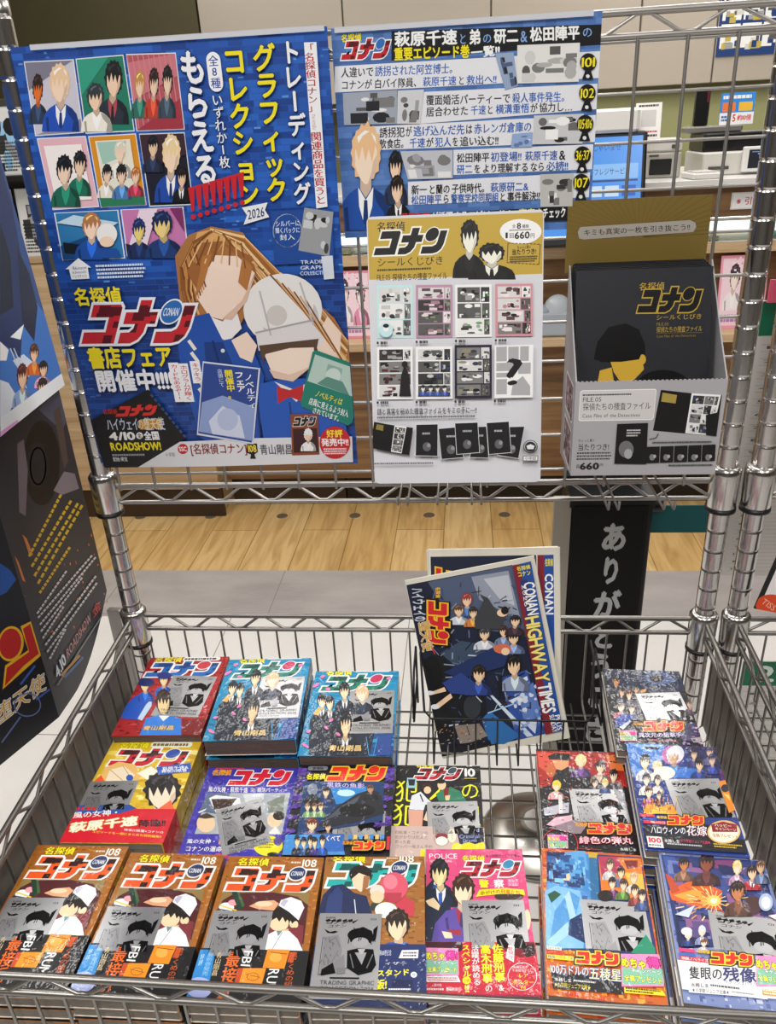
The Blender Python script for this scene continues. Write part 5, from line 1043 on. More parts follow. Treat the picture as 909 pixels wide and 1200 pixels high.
# ---- right column behind: red, blue and dark novels
def cov_scarlet(a):
    a.fill('#16141a'); a.p('#a8201c', [(100, 85), (665, 95), (715, 330), (400, 250), (130, 330)]); a.p('#d8503a', [(110, 95), (330, 90), (320, 180), (180, 230), (120, 190)]); a.p('#e87a3a', [(560, 110), (665, 110), (690, 220), (600, 210)]); lighten(a, ['#e2483a', '#7a1410', '#f0705a', '#3a0a0a'], 130, .003, .002, 9, (0, 0, a.w, a.h*.5))
    a.p('#121218', [(190, 340), (230, 220), (280, 180), (380, 210), (480, 270), (560, 350), (400, 400), (260, 380)]); a.p('#18161c', [(180, 120), (230, 98), (325, 105), (330, 150), (190, 142)]); a.p('#e0a070', [(205, 145), (320, 150), (315, 190), (270, 215), (235, 205)]); a.e('#c8683a', 200, 215, 32, 46)
    a.bust(330, 105, 470, 260, '#e8d890', '#f0d8b8', '#5a3a78'); a.bust(460, 145, 590, 300, '#2a1c20', '#f0d0b0', '#8a7a6a'); a.bust(560, 205, 670, 350, '#1c1416', '#eccfb0', '#2a2430'); a.bust(450, 270, 530, 370, '#3a2a30', '#eccfb0', '#2a3a5a'); a.bust(520, 270, 600, 370, '#d8c068', '#f0d8b8', '#3a4a7a'); a.bust(180, 280, 290, 410, '#e8c83a', '#f0d8b8', '#e0a8a8')
    a.p('#b8b8c4', [(150, 470), (320, 430), (320, 500), (160, 520)]); a.ln('#d8d4d4', 262, 380, 268, 500, 26); a.p('#d8b0c0', [(170, 580), (230, 530), (340, 515), (345, 555), (220, 590)]); a.p('#8a7a84', [(180, 600), (360, 545), (440, 580), (400, 640), (360, 640)]); a.p('#a8a8b0', [(610, 330), (690, 370), (705, 480), (680, 480)])
    lighten(a, ['#7a1a1a', '#c8302a', '#3a2a30'], 110, .002, .0016, 11, (0, a.h*.35, a.w, a.h)); a.ring('#b8242c', 260, 715, 122, 118, 6); badge(a, 178, 648, 310, 738)
    a.t('名探偵', '#f0a01e', 362, 566, 446, 592, .03); a.logo((446, 566), (728, 572), (450, 636), '#d8261e', '#f6a83a', '#d8261e', None, .09, .0, out2='#3a0a06'); a.tq('緋色の弾丸', '#f2dce0', (385, 658), (742, 662), (388, 706), .008, '#c82a4a', .04); a.body('#8a2428', 390, 738, 580, 752, 1, .6, 2); a.t('水稀しま', '#f0f0f0', 660, 736, 770, 756, .012)
make_book('C1', 112, 174, .238, -.1775, -.0635, -1.3, 4, cov_scarlet, None, ((320, 340), (676, 345), (352, 560)), 'top copy of the red and black novel beside the bare basket floor, right of centre', 'red and black novels', ('#16141a', '#7a1a1c', '#16141a'), (610, 865, 5.68), cap='red and black novel right of centre')
def cov_bride(a):
    a.fill('#223a84'); a.p('#3a7ad0', [(75, 92), (330, 92), (320, 200), (150, 320), (110, 260)]); a.p('#8ab4e6', [(110, 100), (330, 100), (240, 150)]); a.p('#2a2a5a', [(440, 100), (680, 95), (760, 330), (600, 330)]); a.p('#5a2a6a', [(690, 260), (740, 260), (830, 560), (780, 560)])
    a.p('#1f1f3a', [(190, 110), (300, 118), (290, 134), (210, 130)]); a.e('#c06aa8', 385, 170, 74, 62); a.e('#d8d8e4', 410, 160, 52, 54); a.bust(310, 110, 480, 320, '#e6e4ea', '#c89a78', '#2a66b8'); a.p('#2a70cc', [(400, 320), (440, 250), (560, 245), (610, 300), (600, 330)]); a.bust(140, 160, 270, 340, '#17181e', '#efd6b8', '#d0d2dc'); a.bust(220, 205, 340, 340, '#d8b878', '#f4e2c8', '#f0e6d8'); a.e('#f0e8dc', 330, 290, 72, 44)
    a.bust(480, 120, 570, 260, '#2a2436', '#e4c2a4', '#3a3a6a'); a.bust(500, 185, 620, 340, '#1c1820', '#e8c8a8', '#2a3a78'); a.bust(580, 110, 680, 240, '#4a4460', '#dcbca4', '#4a4a7a'); a.bust(600, 160, 700, 300, '#2a2a4a', '#dcbca4', '#33418a')
    a.bust(160, 285, 260, 440, '#1a1a20', '#efd6b8', '#f0e6d8'); a.bust(240, 300, 330, 430, '#3a2a28', '#efd6b8', '#e0d4cc'); a.bust(175, 375, 280, 520, '#4a1a28', '#efd6b8', '#8a3a8a'); a.bust(265, 410, 330, 520, '#3a2424', '#efd6b8', '#3a2a4a'); a.p('#e8a02a', [(190, 560), (215, 490), (290, 520), (380, 500), (420, 560), (400, 570)]); a.p('#f0c84a', [(200, 570), (260, 530), (340, 560)])
    a.p('#e88a2a', [(690, 350), (735, 340), (800, 540), (760, 560)]); a.e('#2a2a3a', 735, 395, 28, 26); a.p('#f0d06a', [(720, 430), (760, 440), (770, 480)])
    rnd = random.Random(44)
    for k in range(60): x_, y_ = 190+230*rnd.random(), 480+90*rnd.random(); a.ln(rnd.choice(['#f0c84a', '#e8a02a', '#d87a1e', '#7a4a6a']), x_, y_, x_+8*(rnd.random()-.5), y_-14-18*rnd.random(), 5)
    a.p('#17171f', [(190, 640), (640, 640), (700, 720), (860, 740), (885, 830), (215, 790)]); a.r('#e8344a', 170, 568, 262, 586); a.r('#2a5ab8', 185, 592, 276, 608); a.r('#e8344a', 192, 614, 338, 634); a.t('映画ノベライズ', '#f6ecf0', 240, 616, 334, 632, .012); a.t('名探偵', '#f0c01e', 280, 582, 346, 600, .03); a.logo((352, 576), (586, 580), (354, 638), '#d8261e', '#f6b83a', '#d8261e', None, .09, .0, out2='#3a0a06')
    a.tq('ハロウィンの', '#f2f2f6', (236, 648), (470, 654), (238, 700), .012, '#3a3a8a', .03); a.tq('花嫁', '#f2f2f6', (474, 644), (612, 650), (476, 712), .012, '#8a2a5a', .03); a.r('#f0eeee', 218, 720, 318, 792); a.t('100', '#d8202e', 226, 728, 310, 760, .04); a.body('#777', 226, 768, 310, 786, 1, .6); a.t('水稀しま', '#f0f0f4', 330, 738, 430, 762, .012); a.t('★小学館ジュニア文庫★', '#e8507a', 438, 744, 634, 764, .004); a.body('#c0c0c8', 350, 768, 636, 786, 1, .5, 6)
    a.e('#e8b86a', 725, 690, 110, 78); a.e('#f4ead6', 725, 690, 100, 68); a.p('#8a1a24', [(640, 640), (720, 620), (810, 640), (815, 690), (650, 690)]); a.t('ハッピー', '#f6ecd8', 662, 636, 776, 658, .012); a.t('キャンペーン', '#f6ecd8', 668, 662, 806, 682, .012); a.t('全員プレゼント', '#b86a1e', 650, 704, 820, 728, .02); a.body('#c8a83a', 660, 768, 850, 800, 2, .6, 7)
make_book('C2', 112, 174, .353, -.194, -.035, -3.0, 6, cov_bride, None, ((330, 332), (690, 328), (410, 590)), 'top copy of the blue novel with a round cream badge, by the right basket side', 'blue novels by the right basket side', ('#223a84', '#7a2a6a', '#8a2a6a'), (720, 855, 5.68), cap='blue novel by the right basket side')
def cov_dim(a):
    a.fill('#15161e'); a.p('#232a44', [(110, 90), (640, 88), (700, 240), (160, 260)]); a.p('#4a5a84', [(400, 130), (470, 100), (560, 120), (620, 170), (520, 200), (420, 180)])
    for k in range(16): t_ = k*.393; a.ln('#7486b0', 480+40*math.cos(t_), 150+22*math.sin(t_), 480+130*math.cos(t_), 150+60*math.sin(t_), 3)
    a.e('#10121a', 480, 150, 50, 28); a.bust(140, 130, 245, 260, '#17140f', '#c8885a', '#20222e'); a.bust(190, 215, 270, 330, '#3a2a20', '#e0b890', '#23304a'); a.bust(240, 230, 330, 350, '#5a3020', '#e4c09c', '#2a2a3a'); a.bust(295, 205, 370, 300, '#2a2020', '#d8a070', '#2a2a34'); a.p('#d89a60', [(360, 240), (410, 225), (400, 250), (370, 258)]); a.bust(170, 320, 280, 440, '#5a3a30', '#e4c8b0', '#a84a58'); a.bust(250, 330, 350, 450, '#2a2430', '#e4c8b0', '#3a4a7a')
    a.p('#24409a', [(180, 450), (230, 400), (290, 420), (270, 480), (200, 500)]); a.p('#b8c4d8', [(215, 500), (290, 450), (300, 462), (240, 520)]); a.bust(670, 290, 760, 420, '#3a2a2a', '#c89a80', '#3a2a3a'); a.p('#3a3458', [(640, 470), (790, 470), (810, 610), (660, 600)]); a.p('#a8a0a0', [(720, 580), (800, 570), (810, 612), (740, 610)]); lighten(a, ['#5a4a78', '#a890b8', '#3a3048', '#d8b8c8'], 70, .003, .003, 13, (a.w*.7, a.h*.6, a.w, a.h))
    badge(a, 216, 528, 335, 600); a.t('名探偵', '#f0a01e', 312, 468, 386, 490, .03); a.logo((386, 458), (662, 458), (388, 528), '#d8261e', '#f6a83a', '#d8261e', None, .09, .0, out2='#3a0a06'); a.tq('異次元の狙撃手', '#e6e2f4', (348, 542), (656, 540), (350, 576), .008, '#5a3a9a', .04); a.t('小学館ジュニア文庫', '#e85a7a', 420, 590, 620, 604, .008)
make_book('C0', 112, 174, .347, -.0315, -.0378, -2.2, 6, cov_dim, None, ((328, 262), (640, 250), (365, 462)), 'top copy of the dark novel with a starry ring, back right corner of the basket', 'dark novels in the back right corner', ('#15161e', '#7a1f34', '#15161e'), (690, 770, 6.06), cap='dark novel in the back right corner')

# ---- back left: three thick comics
def sdot(a, x0, y0, x1, y1): a.t('青山剛昌', '#d8b878', x0, y0, x1, y1, .03, '#2a1c10', .05)
def cov_redthick(a):
    a.fill('#a31d22'); lighten(a, ['#c8343a', '#7a1216', '#5a0c10', '#b82a2e'], 320, .005, .003, 15)
    a.t('名探偵', '#f2e01e', 372, 122, 566, 160, .03, '#4a1a10', .03); a.r('#f0eaea', 574, 122, 836, 148, .4); a.body('#333', 584, 126, 826, 144, 1, .7, 3); a.body('#f0d0d0', 372, 106, 780, 116, 1, .6, 4)
    a.logo((312, 156), (832, 150), (296, 262), '#1f62b0', '#f2f0f0', '#c03a4a', '#103a78', .085, .34)
    a.p('#1f52b8', [(130, 560), (160, 470), (230, 400), (330, 370), (360, 440), (280, 570)]); a.p('#bcd4f0', [(250, 560), (310, 460), (350, 420), (350, 470), (280, 575)]); a.bust(240, 270, 370, 440, '#1c2a6a', '#f0cf9a', '#1f52b8'); a.e('#1c2a66', 308, 302, 62, 30); a.bust(370, 230, 500, 400, '#1a1c30', '#f0cf9a', '#2a5ab8'); a.e('#26307a', 440, 255, 52, 26)
    a.bust(330, 345, 530, 680, '#2a1a12', '#f0cf9a', '#2470cc'); a.p('#2b7bd8', [(260, 690), (310, 560), (420, 530), (560, 560), (560, 690)]); a.p('#f0eee8', [(400, 540), (480, 540), (432, 580)]); a.p('#7a1014', [(575, 570), (730, 560), (700, 680), (560, 690)]); sdot(a, 288, 612, 510, 644)
make_book('A1', 128, 182, -.3535, -.0125, -.0385, 2.6, 3, cov_redthick, None, ((505, 252), (815, 262), (390, 540)), 'top copy of the thick red comic with blue title, back left corner of the basket', 'thick red comics', ('#a31d22', '#6a1216', '#a31d22'), (120, 750, 6.06), pages=PAGEL, cap='thick red comic')
def cov_bluethick(a):
    a.fill('#1487b4'); a.p('#1a4a8a', [(560, 600), (740, 420), (740, 760), (560, 760)]); lighten(a, ['#1f9ac6', '#0f6f9c', '#1a7fb0'], 120, .012, .004, 17)
    a.t('名探偵', '#f2e01e', 254, 118, 440, 160, .03, '#10506a', .03); a.r('#e6eef2', 448, 108, 712, 136, .4); a.body('#2a6a8a', 458, 112, 700, 132, 1, .7, 3); a.body('#d0e6ee', 250, 98, 690, 106, 1, .6, 4)
    a.logo((228, 160), (716, 152), (212, 272), '#157a68', '#eef4f2', '#c0305a', '#0c4a40', .085, .34)
    a.p('#1c2838', [(130, 720), (140, 470), (220, 400), (300, 430), (330, 400), (420, 330), (560, 420), (600, 560), (560, 740), (200, 745)]); a.p('#141c2a', [(250, 740), (300, 520), (380, 500), (470, 600), (480, 740)])
    a.bust(160, 285, 290, 470, '#14161c', '#f0d8b4', '#1c2838', coll='#eef0f2'); a.bust(225, 300, 340, 490, '#14161c', '#f0d8b4', '#1a2434', coll='#eef0f2'); a.bust(315, 205, 460, 420, '#14161c', '#f0d2a8', '#1e2a3c', coll='#dfe6ee'); a.bust(430, 225, 600, 440, '#e0b890', '#f4dcc4', '#1e2a3c'); a.p('#e8b060', [(160, 440), (200, 390), (220, 400), (200, 450)]); a.bust(310, 405, 470, 740, '#10131a', '#f0c89a', '#18202e', coll='#e6eaee')
    for (x, y, an) in ((180, 235, -30), (230, 172, -20), (290, 482, -35), (108, 662, 30), (340, 582, 35), (700, 185, -10), (130, 562, -15), (255, 535, 40), (268, 262, 0)): a.e('#e67ab4', x, y, 30 if y > 640 or y == 235 else 18, 10, an)
    a.ln('#3aa0e0', 540, 600, 560, 740, 5); a.ln('#3aa0e0', 620, 600, 590, 740, 5); a.p('#2a4a94', [(620, 600), (720, 590), (715, 730), (610, 735)]); sdot(a, 272, 660, 510, 702)
A3CROP = (340, 765, 6.06)
A3 = make_book('A3', 128, 182, -.079, -.043, -.0385, 1.7, 3, cov_bluethick, None, ((428, 272), (742, 268), (380, 590)), 'top copy of the thick blue comic right of its twin pile, third along the back', 'thick blue comics', ('#1487b4', '#17345c', '#1487b4'), A3CROP, pages=PAGEL, cap='thick blue comic third along the back')
def dup_stack(src, x, y, zt, yaw, n, h, label, cap, group):
    R = Matrix.Rotation(math.radians(yaw), 4, 'Z'); ct = Vector((x, y, 0))+R @ Vector((0, -h/2, 0)); pitch = (zt-BASE)/n
    for k in range(n):
        c_ = dup(src); c_.location = (ct.x+(.002*((k*5) % 4-1.5) if k else 0), ct.y+(.0015*((k*3) % 4-1) if k else 0), zt-pitch*(k+1)); c_.rotation_euler = (0, 0, math.radians(yaw+(.5*((k*7) % 3-1) if k else 0)))
        tag(c_, label if k == 0 else '%s copy down in the pile of the %s' % (ORDW[k], cap), 'comic', group)
dup_stack(A3, -.2155, -.033, -.0175, 3.3, 3, .182, 'top copy of the thick blue comic with open page edge, next to the red pile', 'thick blue comic next to the red pile', 'thick blue comics')

# ---- second row
def cov_yellow(a):
    a.fill('#d9b52a'); lighten(a, ['#ecd25a', '#c49c1c', '#f2e08a', '#d0a824'], 160, .012, .006, 19)
    a.t('名探偵', '#f2e01e', 384, 96, 550, 130, .03, '#8a6a10', .04); a.r('#f2eed8', 560, 94, 790, 124, .4); a.body('#7a6a3a', 570, 99, 780, 119, 1, .7, 3); a.body('#8a7424', 400, 80, 800, 90, 1, .5, 4)
    a.logo((340, 128), (778, 134), (316, 226), '#c41f2c', '#f6f2e6', '#2a4aa0', '#3a1014', .085, .34)
    a.p('#e2b66a', [(260, 320), (300, 240), (380, 205), (470, 220), (500, 290), (470, 320)]); a.p('#f6dcc0', [(300, 320), (330, 250), (410, 230), (470, 280), (440, 320)]); a.ln('#c8904a', 330, 250, 400, 310, 4); a.ln('#c8904a', 400, 225, 450, 300, 4); a.p('#e8502a', [(235, 320), (280, 280), (300, 315)]); a.e('#2a56b0', 440, 296, 20, 18); a.p('#f2ead8', [(480, 270), (560, 230), (640, 290), (560, 320)])
    a.bust(420, 258, 790, 640, '#1f1a1c', '#f6dcc4', '#e86a3a'); a.p('#e86a3a', [(600, 470), (670, 420), (690, 470), (640, 520)]); a.p('#f0c4a8', [(500, 500), (560, 470), (600, 500), (560, 530)])
    a.p('#2a58b4', [(590, 235), (780, 212), (790, 262), (600, 280)]); a.tq('萩原千速&', '#f2f2f6', (622, 236), (768, 226), (624, 256), .02); a.tq('神奈川県警', '#f2f2f6', (616, 252), (760, 244), (618, 270), .02)
    a.p('#2a4a9a', [(130, 455), (440, 450), (410, 510), (110, 520)])
def band_yellow(a):
    a.p('#2c4f9c', [(135, 452), (440, 448), (480, 470), (380, 500), (110, 500)])
    for k in range(4): a.r('#d6202c', 140+30*k, 462, 160+30*k, 480)
    a.tq('風の女神・', '#f4f0f0', (126, 490), (392, 472), (122, 526), .02); a.tq('萩原千速', '#f6ecd2', (110, 552), (490, 510), (98, 606), .045, '#d8981e', .03); a.tq('降臨!!', '#1c1a20', (492, 534), (646, 530), (488, 574), .03)
    a.tq('神奈川県警×コナンの', '#f6eaea', (410, 582), (632, 598), (408, 596), .01); a.tq('エピソードを一冊にまとめた特別編集!!', '#f2d83a', (232, 592), (618, 622), (230, 606), .01)
make_book('B1', 128, 182, -.3465, -.186, -.0515, 1.6, 2, cov_yellow, ((330, 470), '#d0182c', band_yellow), ((222, 318), (492, 312), (150, 480)), 'top copy of the thick yellow comic with a red band by the left basket side', 'thick yellow comics', ('#d9b52a', '#c8a83a', '#d9b52a'), (60, 850, 4.784), cap='thick yellow comic')
def cov_purple(a):
    a.fill('#3d34a4'); lighten(a, ['#4a40b8', '#322a90', '#463cae'], 160, .008, .005, 21)
    a.body('#d8d6ee', 306, 140, 670, 158, 1, .6, 5); a.p('#1c1a24', [(690, 160), (720, 140), (810, 146), (820, 164)]); a.t('名探偵', '#e8761e', 278, 182, 404, 218, .03, '#f2e01e', .03); a.body('#c83a5a', 300, 164, 540, 180, 1, .7, 6)
    a.logo((396, 178), (812, 182), (376, 284), '#d62038', '#f2eef2', '#d62038', None, .06, .34)
    a.tq('風の女神・萩原千速', '#f2f0f8', (252, 294), (514, 300), (248, 330), .02); a.tq('お見合い', '#f2f0f8', (532, 302), (570, 304), (530, 332), .01); a.tq('婚活パーティー', '#f2f0f8', (576, 302), (778, 304), (574, 332), .02)
    a.p('#a8b0b8', [(245, 338), (795, 338), (740, 615), (160, 610)]); a.p('#5a6a84', [(245, 338), (400, 338), (320, 480), (190, 460)]); a.p('#e6e8ec', [(255, 372), (300, 352), (460, 370), (470, 420), (300, 470)]); a.p('#3a2418', [(270, 378), (440, 374), (400, 430), (290, 450)]); a.p('#cfd6da', [(480, 350), (620, 340), (620, 380), (500, 400)]); a.p('#7a8478', [(640, 400), (760, 345), (750, 460), (650, 470)]); a.e('#e8caa4', 235, 540, 62, 60); a.p('#4a3828', [(170, 500), (240, 470), (300, 500), (230, 510)]); a.e('#e8caa4', 690, 520, 48, 48); a.e('#2a201c', 720, 490, 40, 30); a.p('#e6e2de', [(640, 610), (700, 560), (735, 612)]); a.p('#f2f2f4', [(180, 466), (240, 440), (230, 452), (190, 472)])
    a.tq('風の女神・', '#f0eef8', (112, 644), (312, 646), (104, 674), .02); a.tq('萩原千速', '#e8a878', (318, 646), (510, 648), (312, 682), .02); a.tq('と', '#f0eef8', (512, 660), (534, 660), (510, 680), .01); a.tq('コナンの運命の邂逅', '#f0eef8', (100, 690), (468, 696), (92, 726), .02); a.tq('どんな', '#f0eef8', (86, 738), (210, 740), (80, 768), .02); a.tq('誘拐', '#e83a5a', (296, 740), (384, 742), (290, 774), .03); a.ln('#d8d6f0', 480, 708, 560, 712, 3)
    a.e('#f0e01e', 648, 690, 98, 68); a.body('#7a6a10', 590, 640, 690, 708, 4, .5, 7); a.e('#5a4a8a', 712, 660, 28, 30); a.e('#161418', 680, 750, 38, 18)
make_book('B2', 128, 182, -.1985, -.2265, -.0625, 1.5, 2, cov_purple, None, ((298, 452), (604, 372), (300, 770)), 'top copy of the purple comic, a tilted silver packet on its cover', 'purple comics in the middle row', ('#3d34a4', '#4a3a8a', '#3d34a4'), (200, 870, 5.68), cap='purple comic')
def cov_sub(a):
    a.fill('#15151b'); rnd = random.Random(22)
    for k in range(26):
        e_ = rnd.choice([(0, .12), (.88, 1)]); u = a.w*(e_[0]+(e_[1]-e_[0])*rnd.random()); v = a.h*rnd.random()*.8
        for j in range(5): a.raw(rnd.choice(['#5a3a9a', '#4a2c84', '#6a4cae']), [(u+.004*math.cos(j*1.2+i*.9)*1+.004*math.cos(j*1.257), v+.003*math.sin(j*1.257)+.003*math.sin(i*.9)) for i in range(7)])
    a.body('#c8c8d4', 250, 84, 660, 96, 1, .5, 3); a.r('#7a7c84', 232, 106, 364, 134, .4); a.t('劇場版', '#1a1a1e', 264, 110, 336, 130, .02); a.t('名探偵', '#f2e01e', 222, 156, 350, 194, .04, '#3a2a10', .03)
    a.logo((356, 104), (752, 104), (354, 202), '#e6301e', '#f4c03a', '#e6301e', None, .1, .3)
    a.p('#1c3a6a', [(205, 208), (740, 208), (730, 470), (160, 560)]); a.p('#2a86cc', [(380, 250), (640, 240), (600, 330), (420, 360)]); a.e('#bfe6f8', 485, 285, 60, 22); a.tq('黒鉄の魚影', '#d0c8f0', (356, 212), (610, 222), (354, 246), .01, '#4a3a9a', .05)
    a.e('#7a8494', 262, 262, 34, 40); a.p('#1a1c24', [(200, 330), (260, 290), (330, 330), (300, 400), (220, 400)]); a.bust(300, 240, 400, 360, '#1a1a20', '#ecd2ac', '#26345a'); a.p('#22262e', [(300, 500), (420, 380), (560, 290), (660, 260), (720, 290), (740, 420), (560, 480), (340, 520)]); a.p('#4a525e', [(340, 470), (440, 385), (580, 300), (560, 340), (440, 430)]); a.e('#0e1014', 560, 400, 120, 44); a.bust(600, 225, 700, 330, '#4a3a34', '#b89078', '#1a1c24')
    for bx in (195, 240, 285): a.bust(bx, 345+(bx % 3)*10, bx+70, 450, '#5a3a24', '#ecd2ac', '#7a9a6a')
    a.bust(180, 450, 330, 600, '#6a3428', '#ecd2ac', '#5a4a78'); a.bust(320, 480, 410, 590, '#2a2020', '#d8b490', '#3a3a4a')
    a.p('#3f8ad0', [(85, 566), (440, 560), (480, 700), (60, 700)]); a.p('#2a64b8', [(330, 560), (470, 560), (470, 680), (350, 680)])
    for k, (bx, cl) in enumerate(((120, '#1c2432'), (170, '#2a4a7a'), (210, '#1a2030'), (240, '#3a2a6a'), (290, '#2a50a0'))): a.bust(bx, 565+(k % 2)*14, bx+76, 705, '#1a1a20', '#ecd2ac', cl)
    a.t('くべて', '#f0f4fa', 350, 572, 450, 612, .03, '#2a5aa8', .04)
    for k in range(7): a.r(['#3a86d0', '#e8c878', '#5a9ad8', '#d8b868', '#3a86d0', '#e0c070', '#4a90d4'][k], 500+36*k, 568, 524+36*k, 598)
    a.t('名探偵', '#f0a01e', 462, 612, 530, 634, .03); a.logo((536, 610), (742, 610), (530, 668), '#e6301e', '#f4c03a', '#e6301e', None, .09, 0.0, out2='#1a0a06'); a.r('#d02a3a', 756, 580, 776, 668)
make_book('B3', 128, 182, -.0717, -.2255, -.0535, 2.0, 2, cov_sub, None, ((412, 404), (748, 402), (402, 600)), 'top copy of the black comic with purple flowers and a silver packet, middle row', 'black flowered comics in the middle row', ('#15151b', '#1c1a24', '#15151b'), (320, 880, 5.68), cap='black comic with purple flowers')
def cov_crim(a):
    a.fill('#131315'); a.t('名探偵', '#f2e01e', 268, 82, 388, 110, .03); a.logo((262, 108), (578, 110), (250, 190), '#b81f30', '#f2eef0', '#3a4a5a', '#4a0a14', .085, .34); a.t('10', '#f2f2f2', 590, 118, 664, 170, .035); a.body('#d8d8d8', 604, 98, 652, 106, 1, .6, 2); a.body('#c8b83a', 590, 178, 676, 188, 1, .6, 3)
    a.t('犯', '#e6e81c', 128, 196, 290, 340, -.006); a.t('人', '#e6e81c', 350, 200, 520, 330, -.006); a.t('の', '#e6e81c', 560, 206, 696, 322, .0); a.t('犯', '#e6e81c', 110, 350, 290, 500, -.006); a.t('沢', '#e6e81c', 560, 360, 700, 500, -.006)
    a.r('#9ac4d0', 208, 180, 272, 248); a.p('#1a2028', [(216, 190), (264, 190), (258, 232), (222, 232)])
    a.p('#d9dee6', [(222, 390), (240, 300), (300, 272), (345, 320), (380, 350), (330, 360), (320, 395)]); a.ln('#2a2e3c', 296, 290, 316, 340, 9); a.e('#3a2018', 340, 240, 34, 26); a.e('#ecc8a4', 345, 262, 24, 24); a.p('#d8a08a', [(218, 392), (318, 396), (310, 505), (222, 505)])
    a.p('#2a7a5c', [(400, 290), (440, 262), (500, 240), (560, 270), (606, 335), (420, 335)]); a.p('#7a2018', [(450, 250), (490, 245), (480, 315), (456, 310)]); a.e('#ecc8a4', 440, 228, 28, 32); a.e('#16140f', 434, 204, 32, 16); a.p('#ecc8a4', [(462, 300), (496, 296), (490, 330), (466, 330)]); a.p('#ecc8a4', [(318, 460), (340, 400), (345, 470)])
def band_crim(a):
    for k, s_ in enumerate(('自転車・コナンの', '気がかりは犯人と', '思った君…', 'コッパー母さん予約')): a.tq(s_, '#6a5a54', (128, 534+31*k), (350-(90 if k == 2 else 0)+(30 if k == 3 else 0), 538+31*k), (126, 558+31*k), -.012)
    a.ring('#8a6a60', 440, 590, 52, 48, 3); a.e('#8a2a34', 440, 575, 42, 24); a.e('#f0e6e0', 440, 605, 40, 30)
    a.e('#efe8c8', 508, 570, 28, 44); a.tv('ウフフ', '#4a4438', 498, 540, 518, 600, -.004)
    a.p('#16182a', [(535, 518), (720, 515), (725, 625), (560, 630)]); a.tq('World', '#b8c4f0', (566, 524), (690, 520), (566, 548), .01); a.tq('Criminal', '#9aa8e0', (556, 562), (690, 558), (556, 588), .0); a.tq('Drama', '#9aa8e0', (580, 592), (676, 590), (580, 612), .0)
    a.p('#e6d81e', [(510, 625), (540, 615), (570, 628), (620, 612), (660, 626), (720, 610), (725, 672), (505, 672)]); a.p('#e6d81e', [(300, 660), (330, 655), (325, 720), (295, 720)])
make_book('B4', 112, 174, .0495, -.213, -.0625, 1.2, 4, cov_crim, ((400, 508), '#c9b2aa', band_crim), ((342, 345), (676, 338), (345, 560)), 'top copy of the black number 10 comic with yellow lettering, centre of the middle row', 'black number 10 comics', ('#131315', '#1c1c1f', '#131315'), (440, 880, 5.68), cap='black number 10 comic')

# ================================================================== newspapers leaning in a wire holder
news_n = None
T0, B0 = Vector((.098, -.006, .132)), Vector((.145, -.098, -.1205))
up_ = Vector((0, .36, 1)).normalized(); nr = Vector((0, -up_.z, up_.y))
def news_plane(c): return c
NP = Vector((.118, -.06, .005))   # a point on the front sheet
g = {k: on(px, py, NP, nr) for k, (px, py) in dict(TL=(475, 681), TR=(628, 650), BR=(666, 866), BL=(517, 889)).items()}
ctr = (g['TL']+g['TR']+g['BR']+g['BL'])/4
ex = ((g['TR']-g['TL'])+(g['BR']-g['BL'])).normalized(); ey = nr.cross(ex).normalized()   # ey points up the sheet
ey = -ey if ey.z < 0 else ey
nw = ((g['TR']-g['TL']).length+(g['BR']-g['BL']).length)/2; nh = ((g['TL']-g['BL']).length+(g['TR']-g['BR']).length)/2
TLc = ctr-ex*nw/2+ey*nh/2
def n_inv(px, py): d = on(px, py, ctr, nr)-TLc; return (d.dot(ex), -d.dot(ey))
nth = .0034
n_put = lambda u, v, d: ex*(u-nw/2)+ey*(nh/2-v)+nr*d
A = Art(nw, nh, n_inv, n_put, d0=3e-5, gain=1.15)
MN = Matrix((ex, ey, nr)).transposed().to_4x4()
def paper_body(mb):
    for k in range(4): mb.rbox(-nw/2+.0004*k, -nh/2+.0008*(k % 3), -nth+k*nth/4+.0001, nw/2-.0003*k, nh/2, -nth+(k+1)*nth/4, .0004, lin('#d5d1c3', 1.1), 0, MN)
paper_body(A.mb); A.crop(460, 630, 4.132)
A.p('#1a2036', [(66, 230), (578, 132), (742, 950), (236, 1062)]); A.p('#4c5872', [(170, 215), (578, 135), (650, 480), (300, 420)]); A.p('#8c94a4', [(380, 190), (560, 160), (620, 400), (480, 330), (420, 300)]); A.p('#b4bac4', [(440, 200), (560, 180), (590, 330), (520, 300)]); A.p('#2c4c98', [(520, 680), (650, 640), (740, 950), (600, 980)]); A.p('#5878b8', [(600, 760), (680, 700), (720, 860), (640, 900)]); A.p('#d8dee8', [(610, 690), (650, 670), (655, 690), (620, 705)]); A.p('#d8dee8', [(560, 790), (630, 760), (640, 790), (590, 810)]); A.p('#c8d2e4', [(640, 900), (700, 880), (690, 950)])
A.p('#17181c', [(140, 590), (240, 560), (330, 700), (380, 900), (300, 980), (220, 1000), (170, 800)]); A.p('#38485e', [(230, 560), (330, 500), (460, 520), (520, 600), (330, 640)]); A.e('#15161a', 385, 820, 70, 88); A.e('#2e3238', 385, 820, 42, 56); A.e('#101114', 190, 660, 50, 90); A.p('#2c68a8', [(430, 880), (470, 840), (620, 960), (540, 1000), (470, 1000)]); A.p('#c2d2e2', [(430, 720), (460, 740), (680, 960), (650, 965)]); A.ln('#9ac0e0', 460, 850, 600, 800, 6); A.p('#8a8078', [(300, 910), (420, 900), (460, 960), (330, 1010)])
A.p('#15161e', [(236, 1062), (228, 1010), (470, 980), (480, 1005)])
rnd = random.Random(46)
